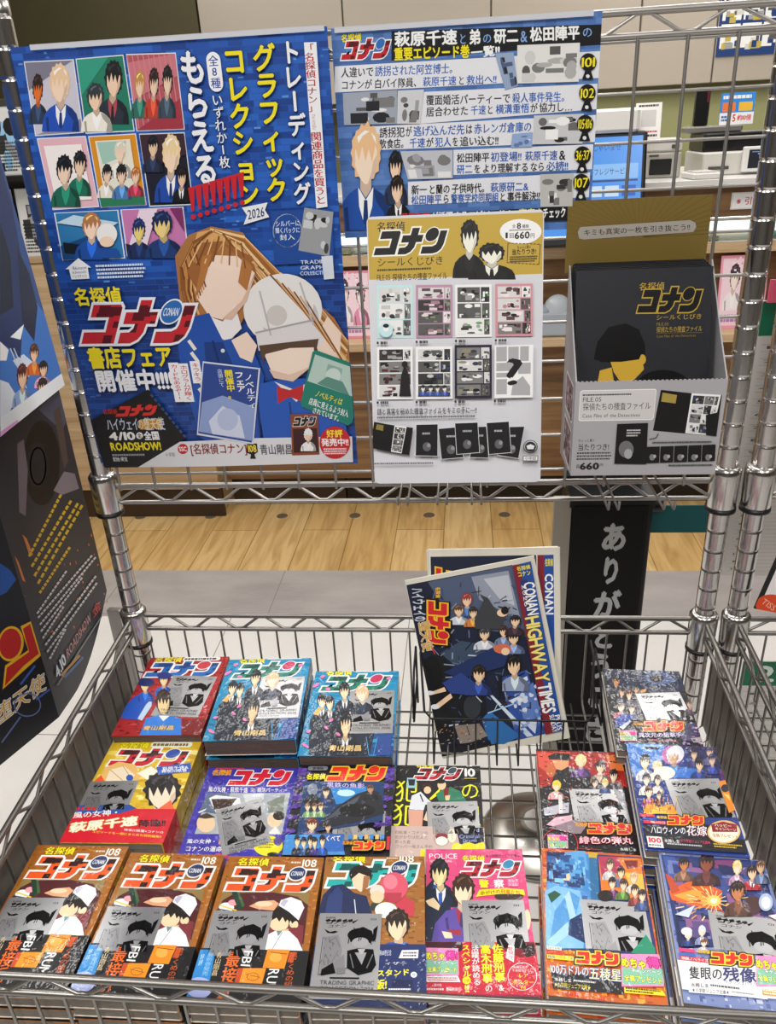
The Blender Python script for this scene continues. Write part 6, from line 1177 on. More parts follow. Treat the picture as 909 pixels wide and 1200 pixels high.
for k in range(150):
    x_, y_ = 180+420*rnd.random(), 240+680*rnd.random(); x_ += (y_-240)*.12; l_ = 14+40*rnd.random(); a_ = rnd.random()*6.28; A.ln(rnd.choice(['#20263a', '#3a4a6a', '#8a94a8', '#16171c', '#2c4c98', '#5a6a8a', '#c2cad6', '#40302c']), x_, y_, x_+l_*math.cos(a_), y_+l_*math.sin(a_), 2+5*rnd.random())
for k in range(60): x_, y_ = 190+260*rnd.random(), 880+120*rnd.random(); A.ln(rnd.choice(['#e08a3a', '#8a8078', '#c8bcb0', '#5a5048']), x_, y_, x_+5+6*rnd.random(), y_-3, 3)
for k in range(70): x_, y_ = 590+150*rnd.random(), 700+240*rnd.random(); A.e(rnd.choice(['#5878b8', '#c8d2e4', '#8aa4d4', '#3a5aa4']), x_, y_, 5+10*rnd.random(), 4+7*rnd.random(), -20, 9)
for (x0, y0, x1, y1, hc, cl) in ((310, 265, 410, 380, '#8a3a34', '#3a5a8a'), (270, 320, 370, 420, '#5a4030', '#c8ccd4'), (345, 330, 430, 430, '#2a2424', '#c87a3a'), (390, 430, 500, 540, '#3a3a3a', '#c8ccd8'), (490, 420, 580, 520, '#3a2420', '#6a7a9a'), (530, 450, 640, 560, '#1c1a1e', '#6a7aa0'), (540, 370, 640, 470, '#1c1a1e', '#3a2a34')): A.bust(x0, y0, x1, y1, hc, '#e6c6a4', cl)
A.p('#3a3c40', [(395, 400), (440, 300), (420, 270), (460, 290), (500, 350), (550, 360), (540, 390), (520, 440), (400, 440)]); A.e('#e6c6a4', 530, 362, 26, 18); A.e('#191614', 542, 350, 18, 20)
A.p('#1d2f5c', [(245, 650), (480, 530), (560, 560), (540, 620), (330, 680)]); A.e('#c86a4a', 530, 535, 42, 24); A.e('#e6c6a4', 545, 548, 20, 18)
A.bust(520, 560, 660, 740, '#161616', '#e6c6a4', '#8a97b4'); A.p('#16171c', [(510, 680), (530, 660), (530, 760), (512, 760)]); A.bust(350, 610, 480, 760, '#241a16', '#e6c6a4', '#2b3f80'); A.p('#2b3f80', [(240, 700), (330, 650), (400, 700), (390, 760), (280, 750)]); A.p('#e6c6a4', [(170, 750), (250, 720), (260, 740), (180, 760)]); A.p('#e6c6a4', [(200, 810), (280, 750), (290, 770), (220, 825)]); A.e('#dcdfe4', 180, 748, 22, 10); A.e('#dcdfe4', 205, 815, 20, 12)
# title strip down the right edge
A.p('#7a1f2e', [(578, 132), (612, 126), (778, 940), (740, 950)]); A.p('#1f4a94', [(612, 126), (668, 112), (824, 930), (778, 940)]); A.p('#2a2f6a', [(614, 205), (650, 200), (690, 420), (655, 425)])
A.tq('名探偵', '#e6d42a', (596, 140), (662, 128), (602, 160), .03); A.tq('コナン', '#e6d42a', (600, 164), (664, 152), (606, 190), .03)
A.tq('CONAN', '#f2f4f8', (684, 208), (706, 368), (632, 216), .03, '#1a1a2a', .02); A.tq('HIGHWAY', '#e8d878', (704, 372), (760, 690), (640, 384), .03, '#2a1a10', .03); A.tq('TIMES', '#f2f4f8', (762, 696), (790, 840), (700, 706), .03, '#1a1a2a', .02)
A.tq('PLUS', '#f2f4f8', (806, 850), (820, 925), (782, 856), .02); A.tq('SUNDAY', '#f2f4f8', (778, 850), (796, 935), (756, 856), .02); A.tq('2026', '#f2d8d8', (640, 220), (656, 330), (622, 224), .0)
A.logo((272, 298), (272, 512), (172, 304), '#c8202a', '#e6b62a', '#c8202a', None, .09, .2, out2='#1a0a0a'); A.tq('名探偵', '#e6b62a', (232, 236), (232, 288), (208, 238), .03)
A.tq('ハイウェイの', '#c4cad6', (150, 236), (168, 400), (88, 244), .03, '#3a4660', .03); A.tq('堕天使', '#c49a4a', (178, 396), (200, 540), (124, 408), .03, '#e6e0d0', .02); A.ln('#c8302a', 190, 530, 205, 560, 5)
news = empty('newspaper', ctr); A.mb.build('front_page', PAPER, news); tag(news, 'tilted newspaper in front, its picture cover facing out of the wire holder', 'newspaper', 'newspapers in the wire holder')
bmb = MB(); paper_body(bmb)
# second paper shows its own title strip
S = Art(nw, nh, None, n_put, bmb, 0, 4e-5, 1.15); S.uv = lambda a_, b_: (a_*nw, b_*nh)
S.r('#1a2036', .02, .04, .82, .96); S.r('#7a1f2e', .83, .04, .88, .96); S.r('#1f4a94', .88, .04, .95, .96); S.tq('CONAN', '#f2f4f8', (.945, .14), (.945, .36), (.885, .14), .03); S.tq('名探偵', '#e6d42a', (.885, .06), (.945, .06), (.885, .1), .03); S.logo((.2, .1), (.2, .4), (.06, .1), '#c8202a', '#e6b62a', '#c8202a', None, .09, .2)
Rup = Vector((0, up_.y, up_.z))
def paper_rot(o, ang): o.rotation_mode = 'QUATERNION'; o.rotation_quaternion = Matrix.Rotation(ang, 4, nr).to_quaternion()
tgt = on(572, 752, NP-nr*.012, nr)
first = None
for k in range(6):
    p = empty('newspaper', tgt-nr*(.0045*k)+ex*(.0008*((k*3) % 4)))
    if first is None: bmb.build('front_page', PAPER, p); first = p
    else: dup(first.children[0], p)
    paper_rot(p, math.radians(-10.2+.5*((k*5) % 3)))
    p.location = on(580+1.2*((k*3) % 3), 751, NP-nr*(.010+.0045*k), nr)
    tag(p, '%s straight newspaper of the bundle behind the tilted one' % ['foremost', 'second', 'third', 'fourth', 'fifth', 'rearmost'][k], 'newspaper', 'newspapers in the wire holder')
# black wire holder standing on the basket floor
hd = empty('wire_newspaper_holder', (.13, -.13, BASE)); b = MB(); H0 = Vector((.13, -.13, BASE))
yF = -.150
pl, pr = atY(500, 842, yF), atY(694, 838, yF); zt_ = pl.z
b.tube([(x_-H0.x, y_-H0.y, z_-H0.z) for x_, y_, z_ in [(pl.x-.012, -.03, zt_+.05), (pl.x-.012, -.06, zt_+.045), (pl.x-.004, yF+.012, zt_+.004), (pl.x+.006, yF, zt_), (pr.x-.006, yF, zt_), (pr.x+.004, yF+.012, zt_+.004), (pr.x+.012, -.06, zt_+.045), (pr.x+.012, -.03, zt_+.05)]], .0017, 8)
for k in range(8):
    x_ = pl.x+.008+(pr.x-pl.x-.016)*k/7; b.tube([(x_-H0.x, yF-H0.y, zt_-H0.z), (x_-H0.x, yF-H0.y, .0025), (x_-H0.x, yF+.02-H0.y, .0015), (x_-H0.x, -.012-H0.y, .0015)], .0014, 6)
b.build('front_grid', BLACKW, hd)
for sx, px0 in ((-1, 480), (1, 672)):
    q0 = atY(px0, 765, -.045); b = MB(); x_ = (pl.x-.022 if sx < 0 else pr.x+.022)-H0.x
    b.tube([(x_, -.015-H0.y, .11), (x_, -.07-H0.y, .105), (x_, -.085-H0.y, .09), (x_, -.11-H0.y, .05), (x_, -.105-H0.y, .04), (x_, -.015-H0.y, .05)], .0017, 8); b.tube([(x_, -.015-H0.y, .11), (x_, -.015-H0.y, .0015)], .0017, 8); b.build('side_loop', BLACKW, hd)
tag(hd, 'black wire newspaper holder standing at the back of the basket', 'holder')
# ================================================================== folded movie display at the left
def quad_art(TL, TR, BR, BL, th=.0012, gain=1.1, mb=None, base='#15161c', origin=Vector((0, 0, 0)), d0=4e-5):
    """flat card through TL, TR, BL (BR is taken from them)"""
    TL, TR, BL = Vector(TL), Vector(TR), Vector(BL); u = TR-TL; v = BL-TL; n = v.cross(u).normalized()
    if n.dot(CAM-TL) < 0: n = -n
    M3 = Matrix((u, v, n)).transposed().inverted()
    def inv(px, py): q = M3 @ (on(px, py, TL, n)-TL); return (q.x*u.length, q.y*v.length)
    put = lambda a, b, d: TL+u*(a/u.length)+v*(b/v.length)+n*d-origin
    A = Art(u.length, v.length, inv, put, mb, d0=d0, gain=gain)
    P = [put(a, b, d) for d in (0, -th) for a, b in ((0, 0), (A.w, 0), (A.w, A.h), (0, A.h))]
    flip = (P[1]-P[0]).cross(P[3]-P[0]).dot(n) < 0
    F = [(0, 1, 2, 3), (7, 6, 5, 4), (0, 4, 5, 1), (1, 5, 6, 2), (2, 6, 7, 3), (3, 7, 4, 0)]
    if flip: F = [tuple(reversed(f)) for f in F]
    A.mb.add(P, F, lin(base, gain), A.mi)
    if flip:
        pass
    return A
X = -.52
E0 = on(68, 842, (X, 0, 0), (1, 0, 0)); E1 = on(12, 640, (X, 0, 0), (1, 0, 0)); Bk = on(127, 700, (X, 0, 0), (1, 0, 0))
yf_, zb_ = (E0.y+E1.y)/2, E0.z; ybk = Bk.y; ztop = .40
L0 = atZ(0, 897, zb_); dl = (L0-Vector((X, yf_, zb_))); dl.z = 0; dl.normalize()
stand = empty('folded_movie_display', (X, yf_, zb_)); OS = Vector((X, yf_, zb_))
# right face, with a lower edge that curls up to the back
A = quad_art((X, yf_, ztop), (X, ybk, ztop), None, (X, yf_, zb_), base='#20222a', origin=OS)
_r0 = A.raw; Wd_, Hd_ = A.w, A.h
A.mb = MB()
zc = lambda u: Hd_-(.085*max(0, (u/Wd_-.25)/.75)**1.6)      # cut line
N = 14; P = []
for i in range(N+1):
    u = Wd_*i/N
    for d in (0, -.0012): P += [A.put(u, 0, d), A.put(u, zc(u), d)]
F = []
for i in range(N):
    k = 4*i; F += [(k, k+1, k+5, k+4), (k+2, k+6, k+7, k+3), (k+1, k+3, k+7, k+5)]
F += [(4*N, 4*N+1, 4*N+3, 4*N+2)]
A.mb.add(P, F, lin('#2b2c33', 1.1))
A.crop(0, 400, 4)
A.p('#474c5e', [(180, 320), (300, 200), (330, 340), (290, 420)]); A.e('#0c0c10', 195, 570, 85, 200); A.e('#1a1c22', 175, 580, 48, 110); A.ring('#5a626e', 178, 585, 40, 90, 7); A.p('#7a7078', [(250, 700), (300, 610), (350, 620), (370, 690), (290, 720)]); A.p('#6a5f66', [(80, 480), (110, 460), (130, 600), (120, 820), (90, 800)]); A.p('#4c3e3c', [(250, 330), (280, 300), (320, 560), (300, 600)])
lighten(A, ['#d8642a', '#a84a20', '#e88a3a'], 34, .003, .004, 31, (0, Hd_*.5, Wd_, Hd_*.86)); A.p('#c8763a', [(105, 905), (125, 925), (155, 1000), (140, 1010)]); A.p('#c8763a', [(68, 1005), (85, 1030), (120, 1130), (105, 1120)])
for k in range(5): # slanted yellow copy lines, white credits
    pass
A.crop(0, 0, 1)
for k, (a_, b_) in enumerate((((34, 652), (72, 578)), ((37, 664), (84, 585)), ((40, 675), (92, 588)), ((44, 684), (97, 590)), ((46, 695), (82, 640)))):
    n_ = 13
    for j in range(n_):
        t0, t1 = j/n_, (j+.72)/n_; p0 = (a_[0]+(b_[0]-a_[0])*t0, a_[1]+(b_[1]-a_[1])*t0); p1 = (a_[0]+(b_[0]-a_[0])*t1, a_[1]+(b_[1]-a_[1])*t1); A.ln('#c9a624', *p0, *p1, 3)
for k, (a_, b_, n_) in enumerate((((43, 719), (78, 668), 12), ((44, 724), (108, 650), 20), ((46, 732), (112, 652), 22), ((47, 740), (96, 676), 16), ((49, 748), (74, 710), 10), ((52, 756), (112, 674), 20), ((54, 764), (113, 682), 20), ((57, 772), (76, 736), 9))):
    for j in range(n_):
        t0, t1 = j/n_, (j+.75)/n_; p0 = (a_[0]+(b_[0]-a_[0])*t0, a_[1]+(b_[1]-a_[1])*t0); p1 = (a_[0]+(b_[0]-a_[0])*t1, a_[1]+(b_[1]-a_[1])*t1); A.ln('#c6c2c2', *p0, *p1, 2.2)
A.tq('4.10', '#dfe3ee', (62, 786), (73, 764), (66, 797), .03); A.tq('ROADSHOW', '#c08a8a', (76, 762), (104, 717), (78, 772), .01); A.tq('金', '#d05040', (106, 714), (116, 700), (108, 726), .0)
A.ln('#8a8a90', 66, 803, 118, 722, 1.2); A.ln('#b88a3a', 70, 792, 92, 768, 3); A.ln('#4a6a9a', 74, 794, 96, 770, 3)
A.mb.build('right_face', GLOSS, stand)
lg = atY(140, 740, ybk-.02); b = MB(); b.rbox(lg.x-.012-OS.x, ybk-.026-OS.y, FLOOR-OS.z, lg.x+.012-OS.x, ybk-.014-OS.y, .0-OS.z, .002); b.build('support_leg', mat('leg_grey', '#8b8884', .4, .7), stand)
# left face carrying the big red title
TLp = Vector((X, yf_, ztop)); LW = .36
A = quad_art(TLp+dl*LW, TLp, None, Vector((X, yf_, zb_))+dl*LW, base='#16171e', origin=OS); A.crop(0, 640, 5)
A.p('#1a4c98', [(0, 100), (60, 140), (95, 195), (40, 270), (0, 290)])
A.p('#d9a81c', [(120, 470), (180, 440), (240, 640), (150, 720), (15, 840), (30, 700), (165, 610)]); A.p('#b0201c', [(134, 484), (176, 456), (228, 630), (140, 700), (28, 820), (40, 712), (170, 620)])
A.e('#d9a81c', 62, 572, 76, 104, 8); A.e('#b0201c', 60, 572, 64, 90, 8)
A.p('#dbe0ea', [(0, 900), (110, 820), (100, 870), (0, 940)]) if False else None
A.tq('堕天使', '#c79a3e', (-40, 950), (258, 730), (-20, 1060), .01, '#d9dfe8', .03); A.ln('#3a5ab0', 120, 810, 205, 700, 12); A.ln('#3a5ab0', 210, 900, 290, 840, 10); A.ln('#5a6a9a', 10, 1150, 120, 1000, 9)
A.ring('#5a6a9a', 160, 930, 80, 70, 7)
A.mb.build('left_face', GLOSS, stand)
# overhanging header panel with the sky picture
H0_ = on(76, 451, (X+.004, 0, 0), (1, 0, 0)); H0_ = Vector((H0_.x, ybk+.012, H0_.z)); hd_ = (atZ(0, 512, H0_.z)-H0_); hd_.z = 0; hd_.normalize()
upv = Vector((-.035, .03, .40))
A = quad_art(H0_+upv+hd_*.42, H0_+upv, None, H0_+hd_*.42, base='#2a4a86', origin=OS, gain=1.15); A.crop(0, 400, 4)
A.p('#3a72c0', [(0, 0), (160, -200), (240, -80), (300, 200), (120, 300), (0, 260)]); A.p('#d6dee8', [(0, 180), (40, 195), (80, 260), (40, 340), (0, 400)]); A.p('#eef0f4', [(0, 0), (40, 40), (30, 90), (0, 90)]); A.p('#c8d4e6', [(60, 90), (110, 60), (180, 120), (120, 180)])
A.crop(0, 0, 1); A.p('#1c2e5e', [(0, 190), (14, 240), (30, 330), (24, 420), (0, 400)]); A.p('#10182e', [(0, 260), (12, 300), (16, 360), (0, 370)]); A.p('#16203c', [(20, 290), (34, 320), (44, 360), (40, 400), (26, 380)]); A.p('#e2e8f2', [(12, 395), (28, 380), (24, 398)]); A.ln('#c8ccd6', 12, 408, 31, 455, 1.2); A.ln('#c8ccd6', 16, 408, 30, 440, 1.2)
for (x0, y0, x1, y1, hc, cl) in ((14, 425, 38, 478, '#4a1e1e', '#8aa4d0'), (30, 402, 50, 440, '#4a2a1a', '#c8642a'), (40, 422, 60, 455, '#1a1618', '#e8a8c8'), (38, 442, 60, 478, '#1a1618', '#3a78c0')): A.bust(x0, y0, x1, y1, hc, '#eec0a0', cl)
A.p('#dfe4ec', [(0, 490), (74, 436), (76, 452), (0, 512)]); A.p('#d8a0d0', [(0, 506), (20, 492), (24, 498), (0, 514)])
A.mb.build('header_panel', GLOSS, stand)
tag(stand, 'tall dark movie display with a red title and blue sky header, left of the rack', 'display')

# ================================================================== belt post with a black cover
bp = empty('belt_post', (.335, .375, FLOOR)); Z = -FLOOR
b = MB(); b.lathe([(.125, 0), (.127, .006), (.12, .012), (.08, .022), (.04, .03), (.032, .05)], (-.09, -.085, 0), n=48); b.build('base_plate', mat('brushed_steel', '#b8b4ae', .3, 1.0), bp)
b = MB(); b.lathe([(.026, .02), (.026, .79), (.03, .795), (.03, .8), (.02, .805)], (-.018, -.04, 0), n=24); b.build('pole', mat('dark_grey_metal', '#55534f', .4, .6), bp)
cz1, cz0 = .072+Z, -.60+Z
y_ = .30-.375; xa, xb = .281-.335, .428-.335
# black cover, a wrapped sleeve with rounded edges
CB = mat('black_cover', '#060607', .6, spec=.25)
b = MB(); prof = []
ring_ = []
for cx, cy, a0 in ((xb-.018, y_+.018, -90), (xb-.018, -y_+.0, 0), (xa+.006, -y_+.0, 90), (xa+.006, y_+.006, 180)):
    rr_ = .018 if cx > 0 else .006
    for i in range(5): a_ = math.radians(a0+22.5*i); ring_.append((cx+rr_*math.cos(a_), cy+rr_*math.sin(a_)))
n_ = len(ring_)
vs = [(x, y, z) for z in (cz0, cz1) for x, y in ring_]; b.add(vs, [(i, (i+1) % n_, n_+(i+1) % n_, n_+i) for i in range(n_)]+[list(range(n_-1, -1, -1)), list(range(n_, 2*n_))])
A = Art(xb-xa, cz1-cz0, lambda px, py: (lambda p: (p.x-(xa+.335), .072-p.z))(atY(px, py, .30)), lambda u, v, d: (xa+u, y_-d, cz1-v), b, 1, d0=2e-4, gain=1.0)
A.crop(620, 560, 3.145)
for ch, (x0, y0, x1, y1) in zip('ありがとう', ((262, 166, 362, 270), (262, 290, 340, 392), (234, 416, 336, 516), (228, 545, 318, 630), (216, 644, 308, 740))): A.t(ch, '#b9bbbd', x0, y0, x1, y1, .045)
A.t('ご', '#b9bbbd', 208, 760, 300, 850, .045); A.t('ざ', '#b9bbbd', 196, 880, 290, 975, .045); A.t('い', '#b9bbbd', 190, 1000, 280, 1080, .045)
cov = b.build('cover', [CB, PAPER], bp)
b = MB(); b.box(xa-.032, y_+.004, -.55+Z, xa-.001, y_+.02, .085+Z); b.build('side_board', mat('warm_grey_board', '#a39b90', .6), bp)
b = MB(); b.box(xa-.004, y_+.002, cz1-.003, xb-.0, y_+.1, cz1+.018); b.tube([(xb-.01, y_+.03, cz1-.012), (xb+.022, y_+.03, cz1-.012)], .0135, 14); b.build('top_clamp', mat('black_metal', '#17171a', .35, .4), bp)
A = Art(.15, .2, None, lambda u, v, d: (xa+.0+u, .04-d, cz1+.215-v)); A.uv = lambda a_, b_: (a_, b_)
A.mb.box(xa, .04, cz1+.015, xa+.15, .043, cz1+.215, lin('#8f9298')); A.rr('#b9bec4', .02, .02, .09, .19); A.rr('#4a5058', .0, .0, .02, .2); A.rr('#a8b4bc', .1, .03, .145, .12)
A.mb.build('sign_card', PAPER, bp)
tag(bp, 'black covered belt post with grey thank-you lettering behind the basket', 'post')
b = MB(); b.box(-.022, -.002, -.004, 1.3, .0, .052); bl = b.build('barrier_belt', mat('teal_webbing', '#0e5b60', .75), None, (.452, .335, .005)); tag(bl, 'dark teal retractable barrier belt stretched from the black post', 'belt')

# ================================================================== till counter
ct = empty('till_counter', (0, 2.0, FLOOR))
def cbox(name, m, x0, x1, y0, y1, z0, z1, bev=.002):
    b = MB(); b.rbox(x0, y0-2.0, z0+Z, x1, y1-2.0, z1+Z, bev); return b.build(name, m, ct)
cbox('kick_plate', mat('kick_plate', '#17130f', .5), -.42, 3.2, 2.05, 2.6, FLOOR, -.615)
cbox('kick_plate', mat('kick_plate_brown', '#3b2b1f', .5), -.92, -.425, 2.05, 2.6, FLOOR, -.615)
cbox('front_panel', OAK, -.92, 3.2, 2.0, 2.6, -.61, -.055)
cbox('shelf_ledge', OAKL, -.92, 3.2, 1.90, 2.6, -.05, -.02)
cbox('upper_panel', OAK, -.92, 3.2, 2.06, 2.6, -.018, .243)
cbox('rail_board', OAKL, -.92, 3.2, 2.0, 2.6, .246, .283)
cbox('upper_board', OAK, -.92, 3.2, 2.02, 2.6, .365, .463)
cbox('counter_top', mat('white_laminate', '#d8d6d2', .3), -.92, 3.2, 1.97, 2.75, .465, .492)
b = MB(); b.rbox(-.92, .20, .285+Z, 3.2, .21, .363+Z, .001); b.build('light_strip', mat('shelf_light', '#dfe9e6', .4, emit='#e4fbf4', estr=1.5), ct)
b = MB(); b.rbox(-.92, .01, .284+Z, 3.2, .016, .364+Z, .001); b.build('glass_front', mat('case_glass', '#eef4f4', .03, trans=1.0), ct)
b = MB(); b.tube([(-.92, .0, .362+Z), (3.2, .0, .362+Z)], .008, 10); b.build('chrome_edge', CHROME, ct)
tag(ct, 'long wood-grained till counter with a lit glass display shelf', 'counter')
rnd = random.Random(41)
for k in range(30):
    x = -.85+.095*k
    if rnd.random() < .2: continue
    c = rnd.choice(['#e8e4c0', '#4fb8b0', '#d8e2e8', '#e6d44a', '#7fb0d0', '#f0f0ea', '#3a8a94'])
    b = MB(); b.rbox(-.04, -.05, 0, .04, .05, .008+.006*(k % 3), .002, lin(c)); b.box(-.03, -.04, .0082+.006*(k % 3), .03, -.01, .0086+.006*(k % 3), lin('#f4f4f0'))
    o = b.build('display_booklet', PAPER, None, (x, 2.10, .2835)); tag(o, 'small coloured booklet lying in the lit glass shelf of the counter', 'booklet', 'booklets in the lit counter shelf')
# pink sheets and packages on the shelf ledge
def flat_card(name, w, h, base, fn, loc, lean=.1, label='', cat='card', grp=None, rz=0, th=.003):
    M4 = Matrix.Rotation(-lean, 4, 'X'); put = lambda u, v, d: tuple(M4 @ Vector((u-w/2, -d, h-v)))
    A = Art(w, h, None, put); A.uv = lambda a_, b_: (a_*w, b_*h)
    vs = [M4 @ Vector(v) for v in [(-w/2, 0, 0), (w/2, 0, 0), (w/2, 0, h), (-w/2, 0, h), (-w/2, th, 0), (w/2, th, 0), (w/2, th, h), (-w/2, th, h)]]
    A.mb.add(vs, [(0, 1, 2, 3), (7, 6, 5, 4), (0, 4, 5, 1), (1, 5, 6, 2), (2, 6, 7, 3), (3, 7, 4, 0)], lin(base, GAIN)); fn(A)
    o = A.mb.build(name, PAPER, None, loc); o.rotation_euler = (0, 0, rz); tag(o, label, cat, grp); return o
def pinkfn(a):
    a.r('#f4cfd8', .05, .04, .95, .96); a.bust(.1, .1, .5, .75, '#3a2a34', '#f4dcd0', '#f0e0e4'); a.bust(.5, .15, .95, .8, '#4a2a3a', '#f4dcd0', '#d88aa4'); a.body('#a87ab0', .08, .8, .9, .92, 2, .7, 3); a.specks(.02, .02, .9, .3, 30, ['#e88aa8', '#f8e4ea'], .006, .006)
flat_card('pink_leaflet', .165, .255, '#e79ab0', pinkfn, (1.085, 1.985, -.0195), .12, 'pink illustrated leaflet on the counter ledge right of the display box', 'leaflet', 'pink leaflets')
flat_card('pink_leaflet', .14, .25, '#d88a9c', pinkfn, (-.335, 1.985, -.0195), .1, 'pink illustrated leaflet on the counter ledge seen between the two posters', 'leaflet', 'pink leaflets')
flat_card('pink_leaflet', .12, .23, '#e79ab0', pinkfn, (1.27, 1.98, -.0195), .1, 'pink illustrated leaflet on the counter ledge half behind the right chrome posts', 'leaflet', 'pink leaflets')
b = MB(); b.rbox(-.075, -.03, 0, .075, .03, .09, .012, lin('#aab2bc')); b.ell((.0, 0, .1), .05, .028, .05, lin('#c4ccd4')); b.ell((-.045, 0, .085), .03, .025, .03, lin('#98a2ae')); o = b.build('plush_packet', WRAP, None, (.425, 1.95, -.0195)); tag(o, 'clear-wrapped grey packet on the ledge left of the display box', 'packet')
# red notice on the counter front
def redfn(a): a.r('#f4f2f0', .03, .08, .97, .92); a.t('※引換証※', '#c8202a', .1, .28, .9, .74, .02)
o = flat_card('counter_notice', .17, .055, '#d8d4d0', redfn, (1.095, 2.0165, .388), 0, 'small white notice with red lettering on the counter front', 'sign')
# ---- till equipment
def put_at(px, py): return atZ(px, py, .4925)
GREYP = mat('grey_plastic', '#aaa69c', .4); LGREY = mat('pale_plastic', '#c9c6bf', .4); WHITEP = mat('white_plastic', '#dedcd8', .35)
mon = empty('touch_screen', (.475, 1.80, FLOOR)); mw, mh = .40, .33; kz = atY(700, 157, 1.80).z-FLOOR-mh*math.cos(.2)-.03; ml = Matrix.Translation((0, 0, kz)) @ Matrix.Rotation(-.2, 4, 'X')
b = MB(); b.rbox(-mw/2, -.02, .015, mw/2, .03, .03+mh, .008, mtx=ml); b.build('case', mat('dark_bezel', '#16171a', .35), mon)
b = MB(); b.lathe([(.07, 0), (.07, .01), (.03, .02), (.028, kz+.05)], (.1, .06, 0), n=24); b.build('stand', mat('dark_bezel', '#16171a', .35), mon)
b = MB(); b.rbox(-.25, .03, kz+.03+mh*.98, mw/2-.03, .12, kz+.1+mh*.98, .012); b.box(-.2, .0294, kz+.04+mh*.98, .13, .03, kz+.043+mh*.98, lin('#c8402a')); b.build('top_unit', WHITEP, mon)
SCREEN = bpy.data.materials.new('lit_screen'); SCREEN.use_nodes = True; nt = SCREEN.node_tree; bs = nt.nodes['Principled BSDF']; at_ = nt.nodes.new('ShaderNodeAttribute'); at_.attribute_name = 'ink'
nt.links.new(at_.outputs['Color'], bs.inputs['Emission Color']); bs.inputs['Emission Strength'].default_value = .8; bs.inputs['Base Color'].default_value = (.02, .02, .02, 1); bs.inputs['Roughness'].default_value = .2
A = Art(mw-.03, mh-.03, lambda px, py: (0, 0), lambda u, v, d: tuple(ml @ Vector((u-(mw-.03)/2, -.0203-d, .03+mh-.015-v))), d0=1e-4, gain=1.0); A.uv = lambda a_, b_: (a_*A.w, b_*A.h)
A.fill('#4f9af0'); A.t('いらっしゃいませ', '#163a7a', .42, .07, .82, .14, .0); A.rr('#8cc0f8', .03*A.w, .27*A.h, .97*A.w, .42*A.h); A.t('セルフレジサービス', '#163a7a', .5, .31, .9, .38, .0); A.r('#2a4a80', .3, .43, .97, .45)
for i in range(4):
    for j in range(3): A.r('#cfe4fc' if (i+j) % 3 else '#2a62c8', .4+.145*i, .49+.17*j, .52+.145*i, .6+.17*j); A.body('#24509a', .42+.145*i, .53+.17*j, .5+.145*i, .57+.17*j, 1, .6, i)
A.r('#3a5ad8', .68, .8, .94, .93)
A.mb.build('screen', SCREEN, mon); tag(mon, 'lit blue touch screen kiosk in front of the counter beside the episode sheet', 'screen')
# notice above the screen (its square code is left blank)
def codefn(a): a.body('#333', .1, .04, .9, .12, 1, .7); a.r('#c9c7c4', .22, .2, .8, .66); a.body('#c8202a', .1, .76, .9, .83, 1, .7); a.body('#333', .1, .86, .9, .95, 1, .7)
pn = atY(758, 163, 1.86); o = flat_card('paper_notice', .08, .105, '#ebe9e6', codefn, (pn.x, 1.86, pn.z), .1, 'small white paper notice standing by the top corner of the touch screen', 'notice'); 
pr = empty('receipt_printer', (.80, 2.2, .4925), -.12); pr.scale = (.82, .82, .84)
b = MB(); b.rbox(-.075, -.095, 0, .075, .095, .1, .008); b.build('lower_body', GREYP, pr)
b = MB(); b.rbox(-.074, -.094, .101, .074, .094, .152, .012); b.build('lid', LGREY, pr)
b = MB(); b.rbox(-.055, -.1, .015, .035, -.0955, .075, .003); b.build('paper_slot', BLACK, pr)
b = MB(); b.rbox(.03, -.1, .115, .06, -.0945, .13, .002); b.build('button', mat('dark_grey_plastic', '#4a4844', .4), pr); b = MB(); b.rbox(-.06, -.098, .085, -.02, -.0955, .093, .001); b.build('status_label', mat('dark_grey_plastic', '#4a4844', .4), pr)
tag(pr, 'grey receipt printer on the till counter right of the touch screen', 'printer')
cc = empty('cash_changer', (1.07, 2.25, .4925)); 
b = MB(); b.rbox(-.14, -.12, 0, .14, .14, .075, .006); b.build('body', LGREY, cc)
b = MB(); b.rbox(-.13, -.06, .076, .12, .14, .135, .006); b.build('note_unit', mat('black_shell', '#141416', .3), cc)
b = MB(); b.rbox(-.01, -.14, .008, .125, -.121, .09, .004); b.build('display_frame', WHITEP, cc)
A = Art(.1, .06, None, lambda u, v, d: (.008+u, -.1405-d, .08-v), gain=1.0); A.uv = lambda a_, b_: (a_*A.w, b_*A.h); A.fill('#141824'); A.r('#3a7af0', .45, .3, .58, .9); A.r('#8ab4f8', .3, .2, .75, .26); A.body('#9ab0d8', .1, .08, .9, .16, 1, .5); A.mb.build('display', SCREEN, cc)
b = MB(); b.rbox(-.12, -.1245, .02, -.05, -.1205, .03, .001); b.build('coin_slot', mat('dark_grey_plastic', '#4a4844', .4), cc); b = MB(); b.rbox(.088, -.146, .03, .112, -.1405, .055, .004); b.build('button', mat('dark_grey_plastic', '#4a4844', .4), cc)
tag(cc, 'white and black cash changer on the counter under the card sign', 'cash machine')
kb = empty('card_keypad', (.905, 2.035, .4925), .1); kb.scale = (.8, .8, .9); b = MB(); b.rbox(-.06, -.07, 0, .06, .09, .022, .006); b.build('body', WHITEP, kb)
b = MB()
for i in range(4):
    for j in range(5): b.rbox(-.045+.024*i, -.055+.024*j, .0222, -.027+.024*i, -.037+.024*j, .027, .002)
b.build('keys', LGREY, kb); tag(kb, 'white keypad lying on the counter between printer and cash changer', 'keypad')
